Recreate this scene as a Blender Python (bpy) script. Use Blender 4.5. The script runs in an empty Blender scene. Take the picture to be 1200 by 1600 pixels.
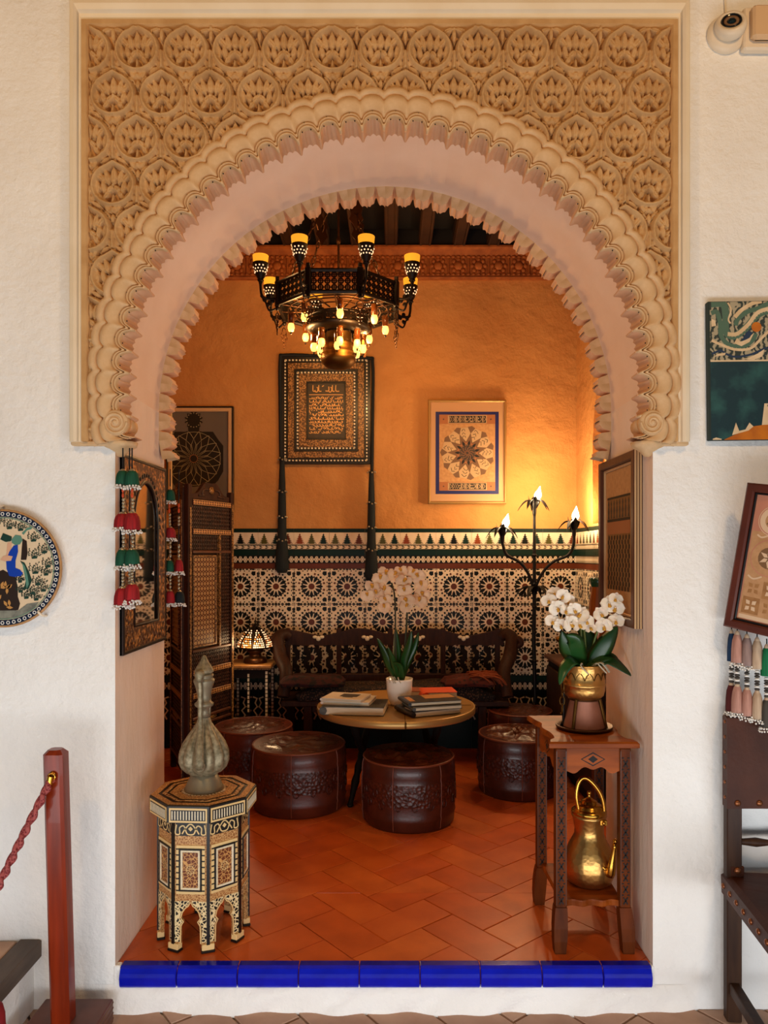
import bpy, math, random
import numpy as np
from mathutils import Matrix, Vector
random.seed(7)
PI = math.pi
S = bpy.context.scene
COL = S.collection

# ------------------------------------------------------------------ camera, light, exposure
CX, CY, CZ, F = 0.016, -2.31, 1.29, 1155.0
cam = bpy.data.cameras.new('camera')
cam.sensor_width = 36.0
cam.sensor_fit = 'AUTO'
cam.lens = F / 1600 * 36
cam.shift_x = -10 / 1600
cam.shift_y = 65 / 1600
cam.clip_start = 0.05
cam_o = bpy.data.objects.new('camera', cam)
COL.objects.link(cam_o)
cam_o.location = (CX, CY, CZ)
cam_o.rotation_euler = (PI / 2, 0, 0)
S.camera = cam_o

vs = S.view_settings
vs.view_transform = 'Standard'
vs.look = 'None'
vs.gamma = 1
vs.use_curve_mapping = False
vs.exposure = 0.36
S.display_settings.display_device = 'sRGB'

def lin(c):
    if isinstance(c, str):
        c = tuple(int(c[i:i + 2], 16) for i in (0, 2, 4))
    return tuple((x / 255 / 12.92) if x / 255 <= .04045 else ((x / 255 + .055) / 1.055) ** 2.4 for x in c)

w = bpy.data.worlds.new('courtyard_sky')
S.world = w
w.use_nodes = True
w.node_tree.nodes['Background'].inputs[0].default_value = (0.80, 0.92, 1.0, 1)
w.node_tree.nodes['Background'].inputs[1].default_value = 0.12

def light(name, kind, loc, energy, col, size=.1, aim=None, spot=None, sizey=None, blend=.6):
    l = bpy.data.lights.new(name, kind)
    l.energy = energy
    l.color = col
    if kind == 'AREA':
        l.shape = 'RECTANGLE'
        l.size = size
        l.size_y = sizey or size
    else:
        l.shadow_soft_size = size
    if kind == 'SPOT':
        l.spot_size = spot
        l.spot_blend = blend
    o = bpy.data.objects.new(name, l)
    COL.objects.link(o)
    o.location = loc
    if aim is not None:
        d = Vector(aim) - Vector(loc)
        o.rotation_euler = d.to_track_quat('-Z', 'Y').to_euler()
    return o

# added fill lamps: cool from below, warm for the upper wall
light('low_daylight_fill', 'AREA', (0.2, -1.85, -0.02), 55, (.94, .97, 1.0), 4.2, (0, 0, .75), sizey=0.8)  # low area fill added near the floor, stands in for courtyard daylight
light('warm_fill_left', 'SPOT', (-1.3, -1.8, 3.1), 46, (1, .60, .25), .10, (-.9, 0, 2.0), spot=1.9)  # unseen warm spot, added to tint the top of the wall
light('warm_fill_right', 'SPOT', (1.3, -1.8, 3.1), 46, (1, .60, .25), .10, (.9, 0, 2.0), spot=1.9)  # its added counterpart on the right

# ------------------------------------------------------------------ materials
MATS = {}
def mat(name, col, rough=.5, metal=0.0, var=None, vscale=8, vdet=4, vc=(.35, .65), bump=None, emit=None, spec=.5,
        coat=0.0, sub=0.0, trans=0.0, tex='noise', stretch=None, ior=1.45):
    m = bpy.data.materials.new(name)
    m.use_nodes = True
    nt = m.node_tree
    b = nt.nodes['Principled BSDF']
    c = lin(col)
    b.inputs['Base Color'].default_value = (*c, 1)
    b.inputs['Roughness'].default_value = rough
    b.inputs['Metallic'].default_value = metal
    b.inputs['Specular IOR Level'].default_value = spec
    b.inputs['Coat Weight'].default_value = coat
    b.inputs['IOR'].default_value = ior
    if trans:
        b.inputs['Transmission Weight'].default_value = trans
    if sub:
        b.inputs['Subsurface Weight'].default_value = sub
        b.inputs['Subsurface Radius'].default_value = (.02, .012, .008)
    tc = None
    def coords():
        nonlocal tc
        if tc is None:
            t = nt.nodes.new('ShaderNodeTexCoord')
            mp = nt.nodes.new('ShaderNodeMapping')
            nt.links.new(t.outputs['Object'], mp.inputs['Vector'])
            if stretch:
                mp.inputs['Scale'].default_value = stretch
            tc = mp.outputs['Vector']
        return tc
    if var is not None:
        if tex == 'noise':
            n = nt.nodes.new('ShaderNodeTexNoise')
            n.inputs['Scale'].default_value = vscale
            n.inputs['Detail'].default_value = vdet
            out = n.outputs['Fac']
        elif tex == 'vor':
            n = nt.nodes.new('ShaderNodeTexVoronoi')
            n.feature = 'DISTANCE_TO_EDGE'
            n.inputs['Scale'].default_value = vscale
            out = n.outputs['Distance']
        elif tex == 'cell':
            n = nt.nodes.new('ShaderNodeTexVoronoi')
            n.inputs['Scale'].default_value = vscale
            out = n.outputs['Distance']
        elif tex == 'wave':
            n = nt.nodes.new('ShaderNodeTexWave')
            n.inputs['Scale'].default_value = vscale
            n.inputs['Distortion'].default_value = vdet
            n.inputs['Detail'].default_value = 3
            n.inputs['Detail Scale'].default_value = 1.5
            out = n.outputs['Fac']
        nt.links.new(coords(), n.inputs['Vector'])
        r = nt.nodes.new('ShaderNodeValToRGB')
        lo, hi = (c, lin(var)) if vc[0] < vc[1] else (lin(var), c)
        r.color_ramp.elements[0].position = min(vc)
        r.color_ramp.elements[1].position = max(vc)
        r.color_ramp.elements[0].color = (*lo, 1)
        r.color_ramp.elements[1].color = (*hi, 1)
        nt.links.new(out, r.inputs['Fac'])
        nt.links.new(r.outputs['Color'], b.inputs['Base Color'])
    if bump:
        sc, st, dist = bump[:3]
        kind = bump[3] if len(bump) > 3 else 'noise'
        if kind == 'noise':
            n = nt.nodes.new('ShaderNodeTexNoise')
            n.inputs['Detail'].default_value = 6
            n.inputs['Roughness'].default_value = .6
            o_ = n.outputs['Fac']
        else:
            n = nt.nodes.new('ShaderNodeTexVoronoi')
            o_ = n.outputs['Distance']
        n.inputs['Scale'].default_value = sc
        nt.links.new(coords(), n.inputs['Vector'])
        bp = nt.nodes.new('ShaderNodeBump')
        bp.inputs['Strength'].default_value = st
        bp.inputs['Distance'].default_value = dist
        nt.links.new(o_, bp.inputs['Height'])
        nt.links.new(bp.outputs['Normal'], b.inputs['Normal'])
    if emit:
        b.inputs['Emission Color'].default_value = (*lin(emit[0]), 1)
        b.inputs['Emission Strength'].default_value = emit[1]
    MATS[name] = m
    return m

mat('white_plaster', 'f0ede8', .85, var='f7f6f3', vscale=3, bump=(30, .55, .014))
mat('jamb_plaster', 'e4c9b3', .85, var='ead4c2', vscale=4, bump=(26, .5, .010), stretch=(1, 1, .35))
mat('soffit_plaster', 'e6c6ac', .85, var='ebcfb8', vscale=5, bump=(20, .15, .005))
mat('ochre_plaster', 'b87c40', .85, var='c68c4e', vscale=2.2, bump=(7, .75, .03))
mat('stucco', 'bd925e', .85, var='cda470', vscale=14, vdet=6, bump=(90, .25, .003))
mat('stucco_light', 'deba8e', .8, var='cca474', vscale=18, vdet=5, bump=(80, .3, .003))
mat('stucco_brown', 'd2a078', .85, var='dcb08a', vscale=12, bump=(60, .25, .003))
mat('moulding_paint', 'ead8ba', .6, var='efe0c6', vscale=9, bump=(50, .1, .002))
mat('floor_tile_a', 'cf6024', .36, var='b8521c', vscale=7, vdet=6, bump=(40, .12, .003))
mat('floor_tile_b', 'c0561e', .38, var='d26828', vscale=6, vdet=6, bump=(40, .12, .003))
mat('floor_tile_c', 'd87030', .34, var='c25e24', vscale=7, vdet=6, bump=(40, .12, .003))
mat('floor_grout', '94441c', .8, var='a2562c', vscale=20)
mat('outer_tile', 'b08a70', .7, var='bf9a80', vscale=9, vdet=6, bump=(50, .2, .004))
mat('outer_tile_b', 'a88268', .7, var='b8937a', vscale=9, vdet=6, bump=(50, .2, .004))
mat('outer_grout', 'd8c6b4', .9)
mat('blue_glaze', '0c1cc0', .14, var='0a14a0', vscale=12, bump=(30, .06, .002), spec=.4)
mat('dark_wood', '2a1710', .55, spec=.2, var='3a2014', vscale=10, stretch=(6, 6, 1), bump=(60, .1, .002))
mat('carved_dark_wood', '2e1a12', .45, var='4a2a1a', vscale=30, bump=(120, .5, .003))
mat('brown_wood', '6e320c', .5, var='4a2008', vscale=6, vdet=6, stretch=(3, 3, .6), bump=(60, .1, .002), spec=.12)
mat('brown_wood_x', '9c4c12', .42, var='6e3009', vscale=6, vdet=6, stretch=(.6, 4, 4), bump=(60, .1, .002), spec=.15)
mat('brown_wood_dark', '5a3018', .45, var='472412', vscale=6, vdet=6, stretch=(3, 3, .6))
mat('carve_black', '140b07', .7)
mat('red_wood', '8a2c0c', .28, var='6e2008', vscale=5, vdet=5, stretch=(8, 8, .7), coat=.12, spec=.3)
mat('base_board', '6e4438', .5, var='5c382e', vscale=10, bump=(40, .2, .002))
mat('ply_edge', '553424', .7, var='8a6448', vscale=60, stretch=(.2, .2, 6))
mat('black_wood', '1a120e', .6, spec=.15)
mat('leather', '4a1d10', .34, var='381409', vscale=14, vdet=5, bump=(70, .3, .003), coat=.15)
mat('leather_top', '5a2a14', .27, var='43200f', vscale=9, vdet=5, bump=(26, .8, .008), coat=.2)
mat('leather_emboss', '552212', .36, var='3c1509', tex='cell', vscale=60, vc=(.15, .5), bump=(60, .9, .004, 'vor'))
mat('leather_red', '5c2412', .38, var='461a0c', vscale=14, vdet=5, bump=(70, .3, .003), coat=.1)
mat('leather_seam', '6e3520', .4)
mat('brass', 'c8923c', .24, 1.0, bump=(20, .05, .002))
mat('brass_hammered', 'c99a58', .34, 1.0, bump=(70, .25, .003, 'vor'))
mat('brass_dark', '5a3c16', .45, .9)
mat('table_brass', 'b08a50', .38, .6, bump=(6, .03, .002))
mat('copper', '96604a', .5, .4, var='84523e', vscale=12)
mat('pewter', '73694f', .5, .5, var='a2967a', vscale=70, vdet=6, bump=(130, .6, .002))
mat('pewter_smooth', '887d66', .45, .55, bump=(60, .15, .002))
mat('iron', '14100d', .5, .6)
mat('dark_bronze', '1c130c', .45, .7)
mat('bronze', '4a2c14', .4, .8)
mat('amber_glass', 'c87818', .25, emit=('f5a028', .85))
mat('bulb_glow', 'ffc070', .3, emit=('ffb050', 2.3))
mat('flame_glow', 'fff4e0', .3, emit=('ffe2b4', 16.0))
mat('bead_glow', 'ffe0c0', .3, emit=('ffcf9c', .95))
mat('bead_amber', 'c87838', .3, emit=('e08030', .35))
mat('tube_glass', '6a3a18', .1, trans=.6, ior=1.2)
mat('tile_cream', 'e2d0b6', .35, var='d6c0a2', vscale=14, spec=.25)
mat('tile_black', '10120f', .35, spec=.2)
mat('tile_green', '0d241c', .35, spec=.25)
mat('tile_brown', '5e2c16', .35, spec=.25)
mat('tile_olive', '4c4a20', .25)
mat('tile_rust', '7c3818', .25)
mat('grout_dark', '5a4a3a', .8)
mat('frieze', '8c4a1c', .7, var='a65e28', vscale=20, bump=(90, .3, .003))
mat('beam_wood', '3a2416', .6, var='2c1a10', vscale=8)
mat('ceiling_wood', '15100d', .7)
mat('gallery_wood', '7a5230', .7, var='6a4426', vscale=6)
mat('gold_frame', 'b08a52', .35, .5)
mat('pale_frame', 'd2b083', .35, .3)
mat('mat_board', 'b88c62', .7)
mat('blue_border', '1c2058', .5)
mat('print_gold', 'b88a5a', .55, var='a87a4c', vscale=60)
mat('print_rust', '9a6038', .55)
mat('print_dark', '2c2622', .6, var='4a3c30', vscale=70)
mat('print_black', '181410', .6)
mat('print_brown', '6c4e36', .6)
mat('print_cream', 'b4946c', .6)
mat('poster_grey', '625a50', .4)
mat('poster_dark', '141a18', .3)
mat('poster_line', 'a09470', .4)
mat('white_ceramic', 'e8e0d4', .15, coat=.3)
mat('petal', 'f2e8da', .55, sub=.2, var='ecdcc4', vscale=30)
mat('petal_warm', 'ecd2b0', .55, sub=.2, var='e2c09a', vscale=30)
mat('petal_lip', 'c8922c', .5)
mat('orchid_leaf', '1d4a1c', .3, var='153a18', vscale=9)
mat('orchid_stem', '5a6a30', .5)
mat('orchid_stem_dark', '2a3018', .5)
mat('root', 'b8b09a', .7)
mat('book_white', 'd8cfc2', .5)
mat('book_black', '16161a', .35, var='3a3834', vscale=40, vc=(.5, .7))
mat('book_pages', 'd2c3a8', .8, var='b8a88c', vscale=200, stretch=(.1, .1, 6))
mat('book_orange', 'c8481c', .5)
mat('book_brown', '8a4a30', .5)
mat('book_grey', '4a4a44', .45, var='20221f', vscale=26)
mat('book_tan', 'b0783c', .5)
mat('mirror_glass', 'e8e2da', .03, 1.0)
mat('mirror_frame', '4a220c', .35, var='c8843e', vscale=70, vdet=5, vc=(.48, .66), bump=(80, .8, .006), metal=.3)
mat('mirror_dark', '1c0e08', .4)
mat('inlay_field', '6c3416', .4, var='d09a58', tex='vor', vscale=85, vc=(.09, .04))
mat('inlay_rail', '7a4420', .4, var='d8a060', vscale=160, vc=(.45, .6))
mat('inlay_gold', '4a2e16', .4, var='b08048', vscale=130, vc=(.44, .62), metal=.1)
mat('inlay_fine', '20120a', .4, var='2e1c10', vscale=40)
mat('inlay_tan', '9a6434', .4, var='d2a468', tex='vor', vscale=120, vc=(.12, .05))
mat('inlay_top', '7c4c26', .38, var='d8b078', tex='vor', vscale=75, vc=(.12, .05))
mat('inlay_lace', '181210', .4, var='e8cf9a', tex='vor', vscale=95, vc=(.18, .09))
mat('pearl', 'ddc9a2', .25, var='e8dcc0', vscale=80, coat=.3)
mat('bone', 'e2bf82', .4)
mat('ebony', '120f0e', .35)
mat('table_wood', 'a07038', .45, var='8a5c2c', vscale=30)
mat('tassel_green', '0a5238', .8, var='06402c', vscale=140, stretch=(1, 1, .08))
mat('tassel_red', 'a8141a', .8, var='860e14', vscale=140, stretch=(1, 1, .08))
mat('tassel_black', '0c1214', .85, var='141c1e', vscale=140, stretch=(1, 1, .08))
mat('tassel_pink', 'c09080', .85, var='a87868', vscale=140, stretch=(1, 1, .08))
mat('tassel_beige', 'c8ae92', .85, var='b0947a', vscale=140, stretch=(1, 1, .08))
mat('tassel_mauve', '9a8078', .85, var='846c66', vscale=140, stretch=(1, 1, .08))
mat('tassel_blue', '1c3c62', .85, var='16304e', vscale=140, stretch=(1, 1, .08))
mat('tassel_emerald', '0c7a48', .85, var='086038', vscale=140, stretch=(1, 1, .08))
mat('tassel_dark', '3a3430', .85, var='4a443c', vscale=140, stretch=(1, 1, .08))
mat('tassel_maroon', '5c1c1c', .85, var='4a1414', vscale=140, stretch=(1, 1, .08))
mat('white_bead', 'e8e4dc', .3)
mat('silver_bead', 'a89a80', .3, .7)
mat('coral_bead', 'c84414', .4)
mat('black_cord', '0c1012', .8)
mat('rope_red', '6a1218', .7, var='a04c48', tex='cell', vscale=150, vc=(.25, .6), bump=(150, .6, .003, 'vor'))
mat('red_velvet', '8c1018', .8, var='700a12', vscale=12)
mat('camera_white', 'e8d8c0', .35)
mat('camera_black', '101418', .15)
mat('camera_ring', '8a6a50', .4)
mat('camera_glass', '0a1c20', .05)
mat('kilim', '1c1210', .9, var='4e1c14', tex='cell', vscale=38, vc=(.18, .42))
mat('kilim_red', '3a1410', .9, var='140e0c', vscale=30, vc=(.45, .6), bump=(60, .4, .004))
mat('kilim_dark', '1a1412', .9, var='6a4a34', tex='cell', vscale=90, vc=(.45, .15))
mat('rust_fringe', '8a4222', .9, var='6c3018', vscale=60, stretch=(1, 6, 6))
mat('plate_cream', 'e2c9a6', .3)
mat('plate_rim', 'b98a58', .5, var='a07444', vscale=30)
mat('plate_navy', '10203a', .3)
mat('plate_blue', '123ea8', .3)
mat('plate_teal', '5c8a78', .3)
mat('plate_green', '1c3c30', .35)
mat('plate_brown', '2c1c12', .35)
mat('plate_orange', 'c08a4a', .35)
mat('plate_grey', '6a6a60', .35, var='8a8a7c', vscale=60)
mat('plate_skin', 'd8a888', .4)
mat('canvas_swirl', '2c3834', .7, var='a89c80', tex='wave', vscale=16, vdet=14, vc=(.3, .7))
mat('canvas_teal', '0a3038', .65, var='2a5c58', vscale=14, vdet=7, vc=(.45, .75), bump=(60, .3, .002))
mat('canvas_edge', '22302c', .7)
mat('canvas_orange', 'd07818', .6, var='b05c10', vscale=18)
mat('canvas_cream', 'e2c8a2', .65, var='d2b48a', vscale=24)
mat('canvas_blue', '1c3450', .6)
mat('canvas_green', '4c6a58', .6)
mat('frame_redwood', '5c2412', .4, var='4a1c0e', vscale=8)
mat('textile_pink', 'c48468', .8, var='b87860', vscale=9)
mat('textile_tan', 'c29468', .8, var='b4865a', vscale=50)
mat('textile_cream', 'd8b896', .8)
mat('textile_brown', '7a5838', .8)
mat('textile_ochre', '96683c', .8, var='a87848', vscale=50)
mat('chair_leather', '4a220f', .5, var='371708', vscale=7, vdet=6, bump=(60, .3, .003), spec=.25)
mat('chair_wood', '2e1a10', .5, var='402818', vscale=8, stretch=(6, 6, .8), spec=.25)
mat('chair_edge', '6c4c38', .5)
mat('stud', '8a5434', .35, .8)
mat('dark_paper', '4a4640', .3)
mat('lattice_print', '7c5428', .5)
mat('step_wood', '4a3c32', .6, var='5c4c40', vscale=8, stretch=(4, .6, 4))
mat('vase_amber', '8a4c1c', .12, .3, coat=.5)
mat('vase_green', '14402c', .2)
mat('plastic_beige', 'd8b48a', .5)
mat('inlay_base', '5e2e14', .4, var='4a220e', vscale=30)
mat('script_metal', 'b88a52', .35, .4)
# ------------------------------------------------------------------ mesh helpers
class MB:
    def __init__(s):
        s.v = []; s.f = []; s.m = []; s.s = []
    def add(s, vs, fs, m=0, smooth=False, M=None):
        o = len(s.v)
        if M is not None:
            vs = [tuple(M @ Vector(p)) for p in vs]
        s.v.extend(vs)
        for f in fs:
            s.f.append([i + o for i in f]); s.m.append(m); s.s.append(smooth)
        return s
    def box(s, c, d, m=0, b=0.0, M=None):
        hx, hy, hz = d[0] / 2, d[1] / 2, d[2] / 2
        if b <= 0:
            vs = [(c[0] + sx * hx, c[1] + sy * hy, c[2] + sz * hz) for sz in (-1, 1) for sy in (-1, 1) for sx in (-1, 1)]
            fs = [(0, 2, 3, 1), (4, 5, 7, 6), (0, 1, 5, 4), (1, 3, 7, 5), (3, 2, 6, 7), (2, 0, 4, 6)]
            return s.add(vs, fs, m, False, M)
        b = min(b, hx * .9, hy * .9, hz * .9)
        def ring(x, y, z):
            k = b * .7
            return [(x - k, -y, z), (x, -y + k, z), (x, y - k, z), (x - k, y, z), (-x + k, y, z), (-x, y - k, z), (-x, -y + k, z), (-x + k, -y, z)]
        rs = [ring(hx - b, hy - b, -hz), ring(hx, hy, -hz + b), ring(hx, hy, hz - b), ring(hx - b, hy - b, hz)]
        vs = [(p[0] + c[0], p[1] + c[1], p[2] + c[2]) for r in rs for p in r]
        fs = [tuple(range(7, -1, -1)), tuple(range(24, 32))]
        for i in range(3):
            for j in range(8):
                a, d2 = i * 8 + j, i * 8 + (j + 1) % 8
                fs.append((a, d2, d2 + 8, a + 8))
        return s.add(vs, fs, m, False, M)
    def tube(s, pts, r, n=8, m=0, M=None, caps=True, smooth=True, closed=False, flat=1.0):
        pts = [Vector(p) for p in pts]
        k = len(pts)
        rr = r if isinstance(r, (list, tuple)) else [r] * k
        vs = []; up = None
        for i, p in enumerate(pts):
            if closed:
                t = pts[(i + 1) % k] - pts[i - 1]
            else:
                t = pts[min(i + 1, k - 1)] - pts[max(i - 1, 0)]
            if t.length < 1e-9: t = Vector((0, 0, 1))
            t.normalize()
            if up is None:
                up = Vector((0, 0, 1)) if abs(t.z) < .9 else Vector((0, 1, 0))
            a = t.cross(up)
            if a.length < 1e-5:
                a = t.cross(Vector((1, 0, 0)))
            a.normalize(); b = a.cross(t).normalized(); up = b
            for j in range(n):
                q = 2 * PI * j / n
                vs.append(tuple(p + a * math.cos(q) * rr[i] + b * math.sin(q) * rr[i] * flat))
        fs = []
        for i in range(k if closed else k - 1):
            i2 = (i + 1) % k
            for j in range(n):
                j2 = (j + 1) % n
                fs.append((i * n + j, i * n + j2, i2 * n + j2, i2 * n + j))
        s.add(vs, fs, m, smooth, M)
        if caps and not closed:
            s.add([vs[j] for j in range(n)], [tuple(range(n - 1, -1, -1))], m, False, M)
            s.add([vs[(k - 1) * n + j] for j in range(n)], [tuple(range(n))], m, False, M)
        return s
    def lathe(s, prof, n=24, m=0, c=(0, 0, 0), M=None, lobes=0, amp=0.0, lz=None, smooth=True, mats=None, caps=True):
        vs = []
        for (r, z) in prof:
            a_ = amp
            if lobes and lz: a_ = amp * lz(z)
            for j in range(n):
                q = 2 * PI * j / n
                rr = r * (1 - a_ * (1 - abs(math.sin(lobes * q / 2)))) if lobes else r
                vs.append((c[0] + rr * math.cos(q), c[1] + rr * math.sin(q), c[2] + z))
        fs = []; 
        for i in range(len(prof) - 1):
            fr = []
            for j in range(n):
                j2 = (j + 1) % n
                fr.append((i * n + j, i * n + j2, (i + 1) * n + j2, (i + 1) * n + j))
            fs.append(fr)
        o = len(s.v)
        vv = [tuple(M @ Vector(p)) for p in vs] if M is not None else vs
        s.v.extend(vv)
        for i, fr in enumerate(fs):
            for f in fr:
                s.f.append([a + o for a in f]); s.m.append(mats[i] if mats else m); s.s.append(smooth)
        if caps:
            if prof[0][0] > 1e-5:
                s.f.append([o + j for j in range(n - 1, -1, -1)]); s.m.append(mats[0] if mats else m); s.s.append(False)
            if prof[-1][0] > 1e-5:
                b = o + (len(prof) - 1) * n
                s.f.append([b + j for j in range(n)]); s.m.append(mats[-1] if mats else m); s.s.append(False)
        return s
    def ell(s, c, r, n=10, k=6, m=0, M=None):
        if not isinstance(r, (tuple, list)): r = (r, r, r)
        vs = [(c[0], c[1], c[2] - r[2])]
        for i in range(1, k):
            p = -PI / 2 + PI * i / k
            for j in range(n):
                q = 2 * PI * j / n
                vs.append((c[0] + r[0] * math.cos(p) * math.cos(q), c[1] + r[1] * math.cos(p) * math.sin(q), c[2] + r[2] * math.sin(p)))
        vs.append((c[0], c[1], c[2] + r[2]))
        fs = [(0, 1 + (j + 1) % n, 1 + j) for j in range(n)]
        for i in range(k - 2):
            for j in range(n):
                a = 1 + i * n + j; b = 1 + i * n + (j + 1) % n
                fs.append((a, b, b + n, a + n))
        t = len(vs) - 1; o = 1 + (k - 2) * n
        fs += [(o + j, o + (j + 1) % n, t) for j in range(n)]
        return s.add(vs, fs, m, True, M)
    # polygon in the local picture plane: x right, z up, pushed out towards -y from d0 to d1
    def prism(s, poly, d0, d1, m=0, M=None, mside=None):
        n = len(poly)
        vs = [(p[0], -d0, p[1]) for p in poly] + [(p[0], -d1, p[1]) for p in poly]
        ar = sum(poly[i][0] * poly[(i + 1) % n][1] - poly[(i + 1) % n][0] * poly[i][1] for i in range(n))
        fr = list(range(n, 2 * n)); bk = list(range(n))[::-1]
        if ar < 0: fr = fr[::-1]; bk = bk[::-1]
        s.add(vs, [fr, bk], m, False, M)
        sd = []
        for i in range(n):
            j = (i + 1) % n
            sd.append((i, j, n + j, n + i) if ar > 0 else (j, i, n + i, n + j))
        s.add(vs, sd, m if mside is None else mside, False, M)
        return s
    def sheet(s, poly, d, m=0, M=None):
        n = len(poly)
        ar = sum(poly[i][0] * poly[(i + 1) % n][1] - poly[(i + 1) % n][0] * poly[i][1] for i in range(n))
        f = list(range(n))
        if ar < 0: f = f[::-1]
        return s.add([(p[0], -d, p[1]) for p in poly], [f], m, False, M)
    def strip(s, pts, wd, d, m=0, M=None, closed=False):
        n = len(pts); L = []; R = []
        for i in range(n):
            if closed: a, b = pts[i - 1], pts[(i + 1) % n]
            else: a, b = pts[max(i - 1, 0)], pts[min(i + 1, n - 1)]
            dx, dz = b[0] - a[0], b[1] - a[1]; l = math.hypot(dx, dz) or 1
            nx, nz = -dz / l * wd / 2, dx / l * wd / 2
            L.append((pts[i][0] + nx, -d, pts[i][1] + nz)); R.append((pts[i][0] - nx, -d, pts[i][1] - nz))
        fs = []
        for i in range(n if closed else n - 1):
            j = (i + 1) % n
            fs.append((n + i, n + j, j, i))
        return s.add(L + R, fs, m, False, M)
    def grid(s, P, m=0, smooth=True, M=None, closeu=False):
        a = len(P); b = len(P[0])
        vs = [tuple(p) for r in P for p in r]
        fs = []
        for i in range(a - 1):
            for j in range(b if closeu else b - 1):
                j2 = (j + 1) % b
                fs.append((i * b + j, i * b + j2, (i + 1) * b + j2, (i + 1) * b + j))
        return s.add(vs, fs, m, smooth, M)
    def mesh(s, name, mats):
        me = bpy.data.meshes.new(name)
        me.from_pydata(s.v, [], s.f)
        if isinstance(mats, str): mats = [mats]
        for k in mats: me.materials.append(MATS[k])
        me.polygons.foreach_set('material_index', s.m)
        me.polygons.foreach_set('use_smooth', s.s)
        me.update()
        return me
    def build(s, name, mats, parent=None, loc=None, rot=None):
        return link(name, s.mesh(name, mats), parent, loc, rot)

def link(name, me, parent=None, loc=None, rot=None):
    o = bpy.data.objects.new(name, me)
    COL.objects.link(o)
    if parent is not None: o.parent = parent
    if loc is not None: o.location = loc
    if rot is not None: o.rotation_euler = rot
    return o

def tag(o, label, cat, group=None):
    o['label'] = label; o['category'] = cat
    if group: o['group'] = group
    return o
def thing(name, label, cat, loc=(0, 0, 0), rot=(0, 0, 0), group=None):
    o = bpy.data.objects.new(name, None)
    COL.objects.link(o)
    o.location = loc; o.rotation_euler = rot; o.empty_display_size = .1
    return tag(o, label, cat, group)
def struct(o):
    o['kind'] = 'structure'
    return o
def dup(root, loc, rot=None, label=None, group=None):
    def cp(o, par):
        c = o.copy(); COL.objects.link(c)
        if par is not None: c.parent = par
        for ch in [q for q in KIDS.get(o, [])]: cp(ch, c)
        return c
    KIDS = {}
    for q in bpy.data.objects:
        if q.parent is not None: KIDS.setdefault(q.parent, []).append(q)
    r = cp(root, None)
    r.location = loc
    if rot is not None: r.rotation_euler = rot
    if label: r['label'] = label
    if group: r['group'] = group
    return r
def at(px, py, Y):
    k = F / (Y - CY)
    return (CX + (px - 610) / k, CZ - (py - 865) / k)
def circ(cx, cz, r, n=24, a0=0, rz=None):
    return [(cx + r * math.cos(a0 + 2 * PI * i / n), cz + (rz or r) * math.sin(a0 + 2 * PI * i / n)) for i in range(n)]
def rect(x0, z0, x1, z1):
    return [(x0, z0), (x1, z0), (x1, z1), (x0, z1)]
def rotp(poly, a, cx=0, cz=0):
    c, s_ = math.cos(a), math.sin(a)
    return [(cx + x * c - z * s_, cz + x * s_ + z * c) for x, z in poly]
def clip_poly(poly, x0, y0, x1, y1):
    def cl(p, f, g):
        out = []
        for i in range(len(p)):
            a, b = p[i - 1], p[i]
            fa, fb = f(a), f(b)
            if fa >= 0: 
                out.append(a)
                if fb < 0: out.append(g(a, b, fa / (fa - fb)))
            elif fb >= 0: out.append(g(a, b, fa / (fa - fb)))
        return out
    lerp = lambda a, b, t: (a[0] + (b[0] - a[0]) * t, a[1] + (b[1] - a[1]) * t)
    for f in (lambda q: q[0] - x0, lambda q: x1 - q[0], lambda q: q[1] - y0, lambda q: y1 - q[1]):
        if poly: poly = cl(poly, f, lerp)
    return poly
def bez(p0, p1, p2, p3, n=10):
    out = []
    for i in range(n + 1):
        t = i / n; u = 1 - t
        out.append(tuple(u**3 * a + 3 * u * u * t * b + 3 * u * t * t * c + t**3 * d for a, b, c, d in zip(p0, p1, p2, p3)))
    return out
def spline(pts, n=6):
    P = [pts[0]] + list(pts) + [pts[-1]]
    out = []
    for i in range(1, len(P) - 2):
        for k in range(n):
            t = k / n
            out.append(tuple(.5 * (2 * b + (c - a) * t + (2 * a - 5 * b + 4 * c - d) * t * t + (3 * b - a - 3 * c + d) * t**3)
                             for a, b, c, d in zip(P[i - 1], P[i], P[i + 1], P[i + 2])))
    out.append(tuple(P[-2]))
    return out
# ------------------------------------------------------------------ the setting
XC, ZC, RI = -.004, 1.814, .84        # arch axis and radius of the plain soffit
WT = .50                              # thickness of the front wall
XL, XR, YB = -1.65, 1.25, 2.59        # inner room
ZCEIL = 3.425
FZ = -.134                            # floor of the outer gallery

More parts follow.
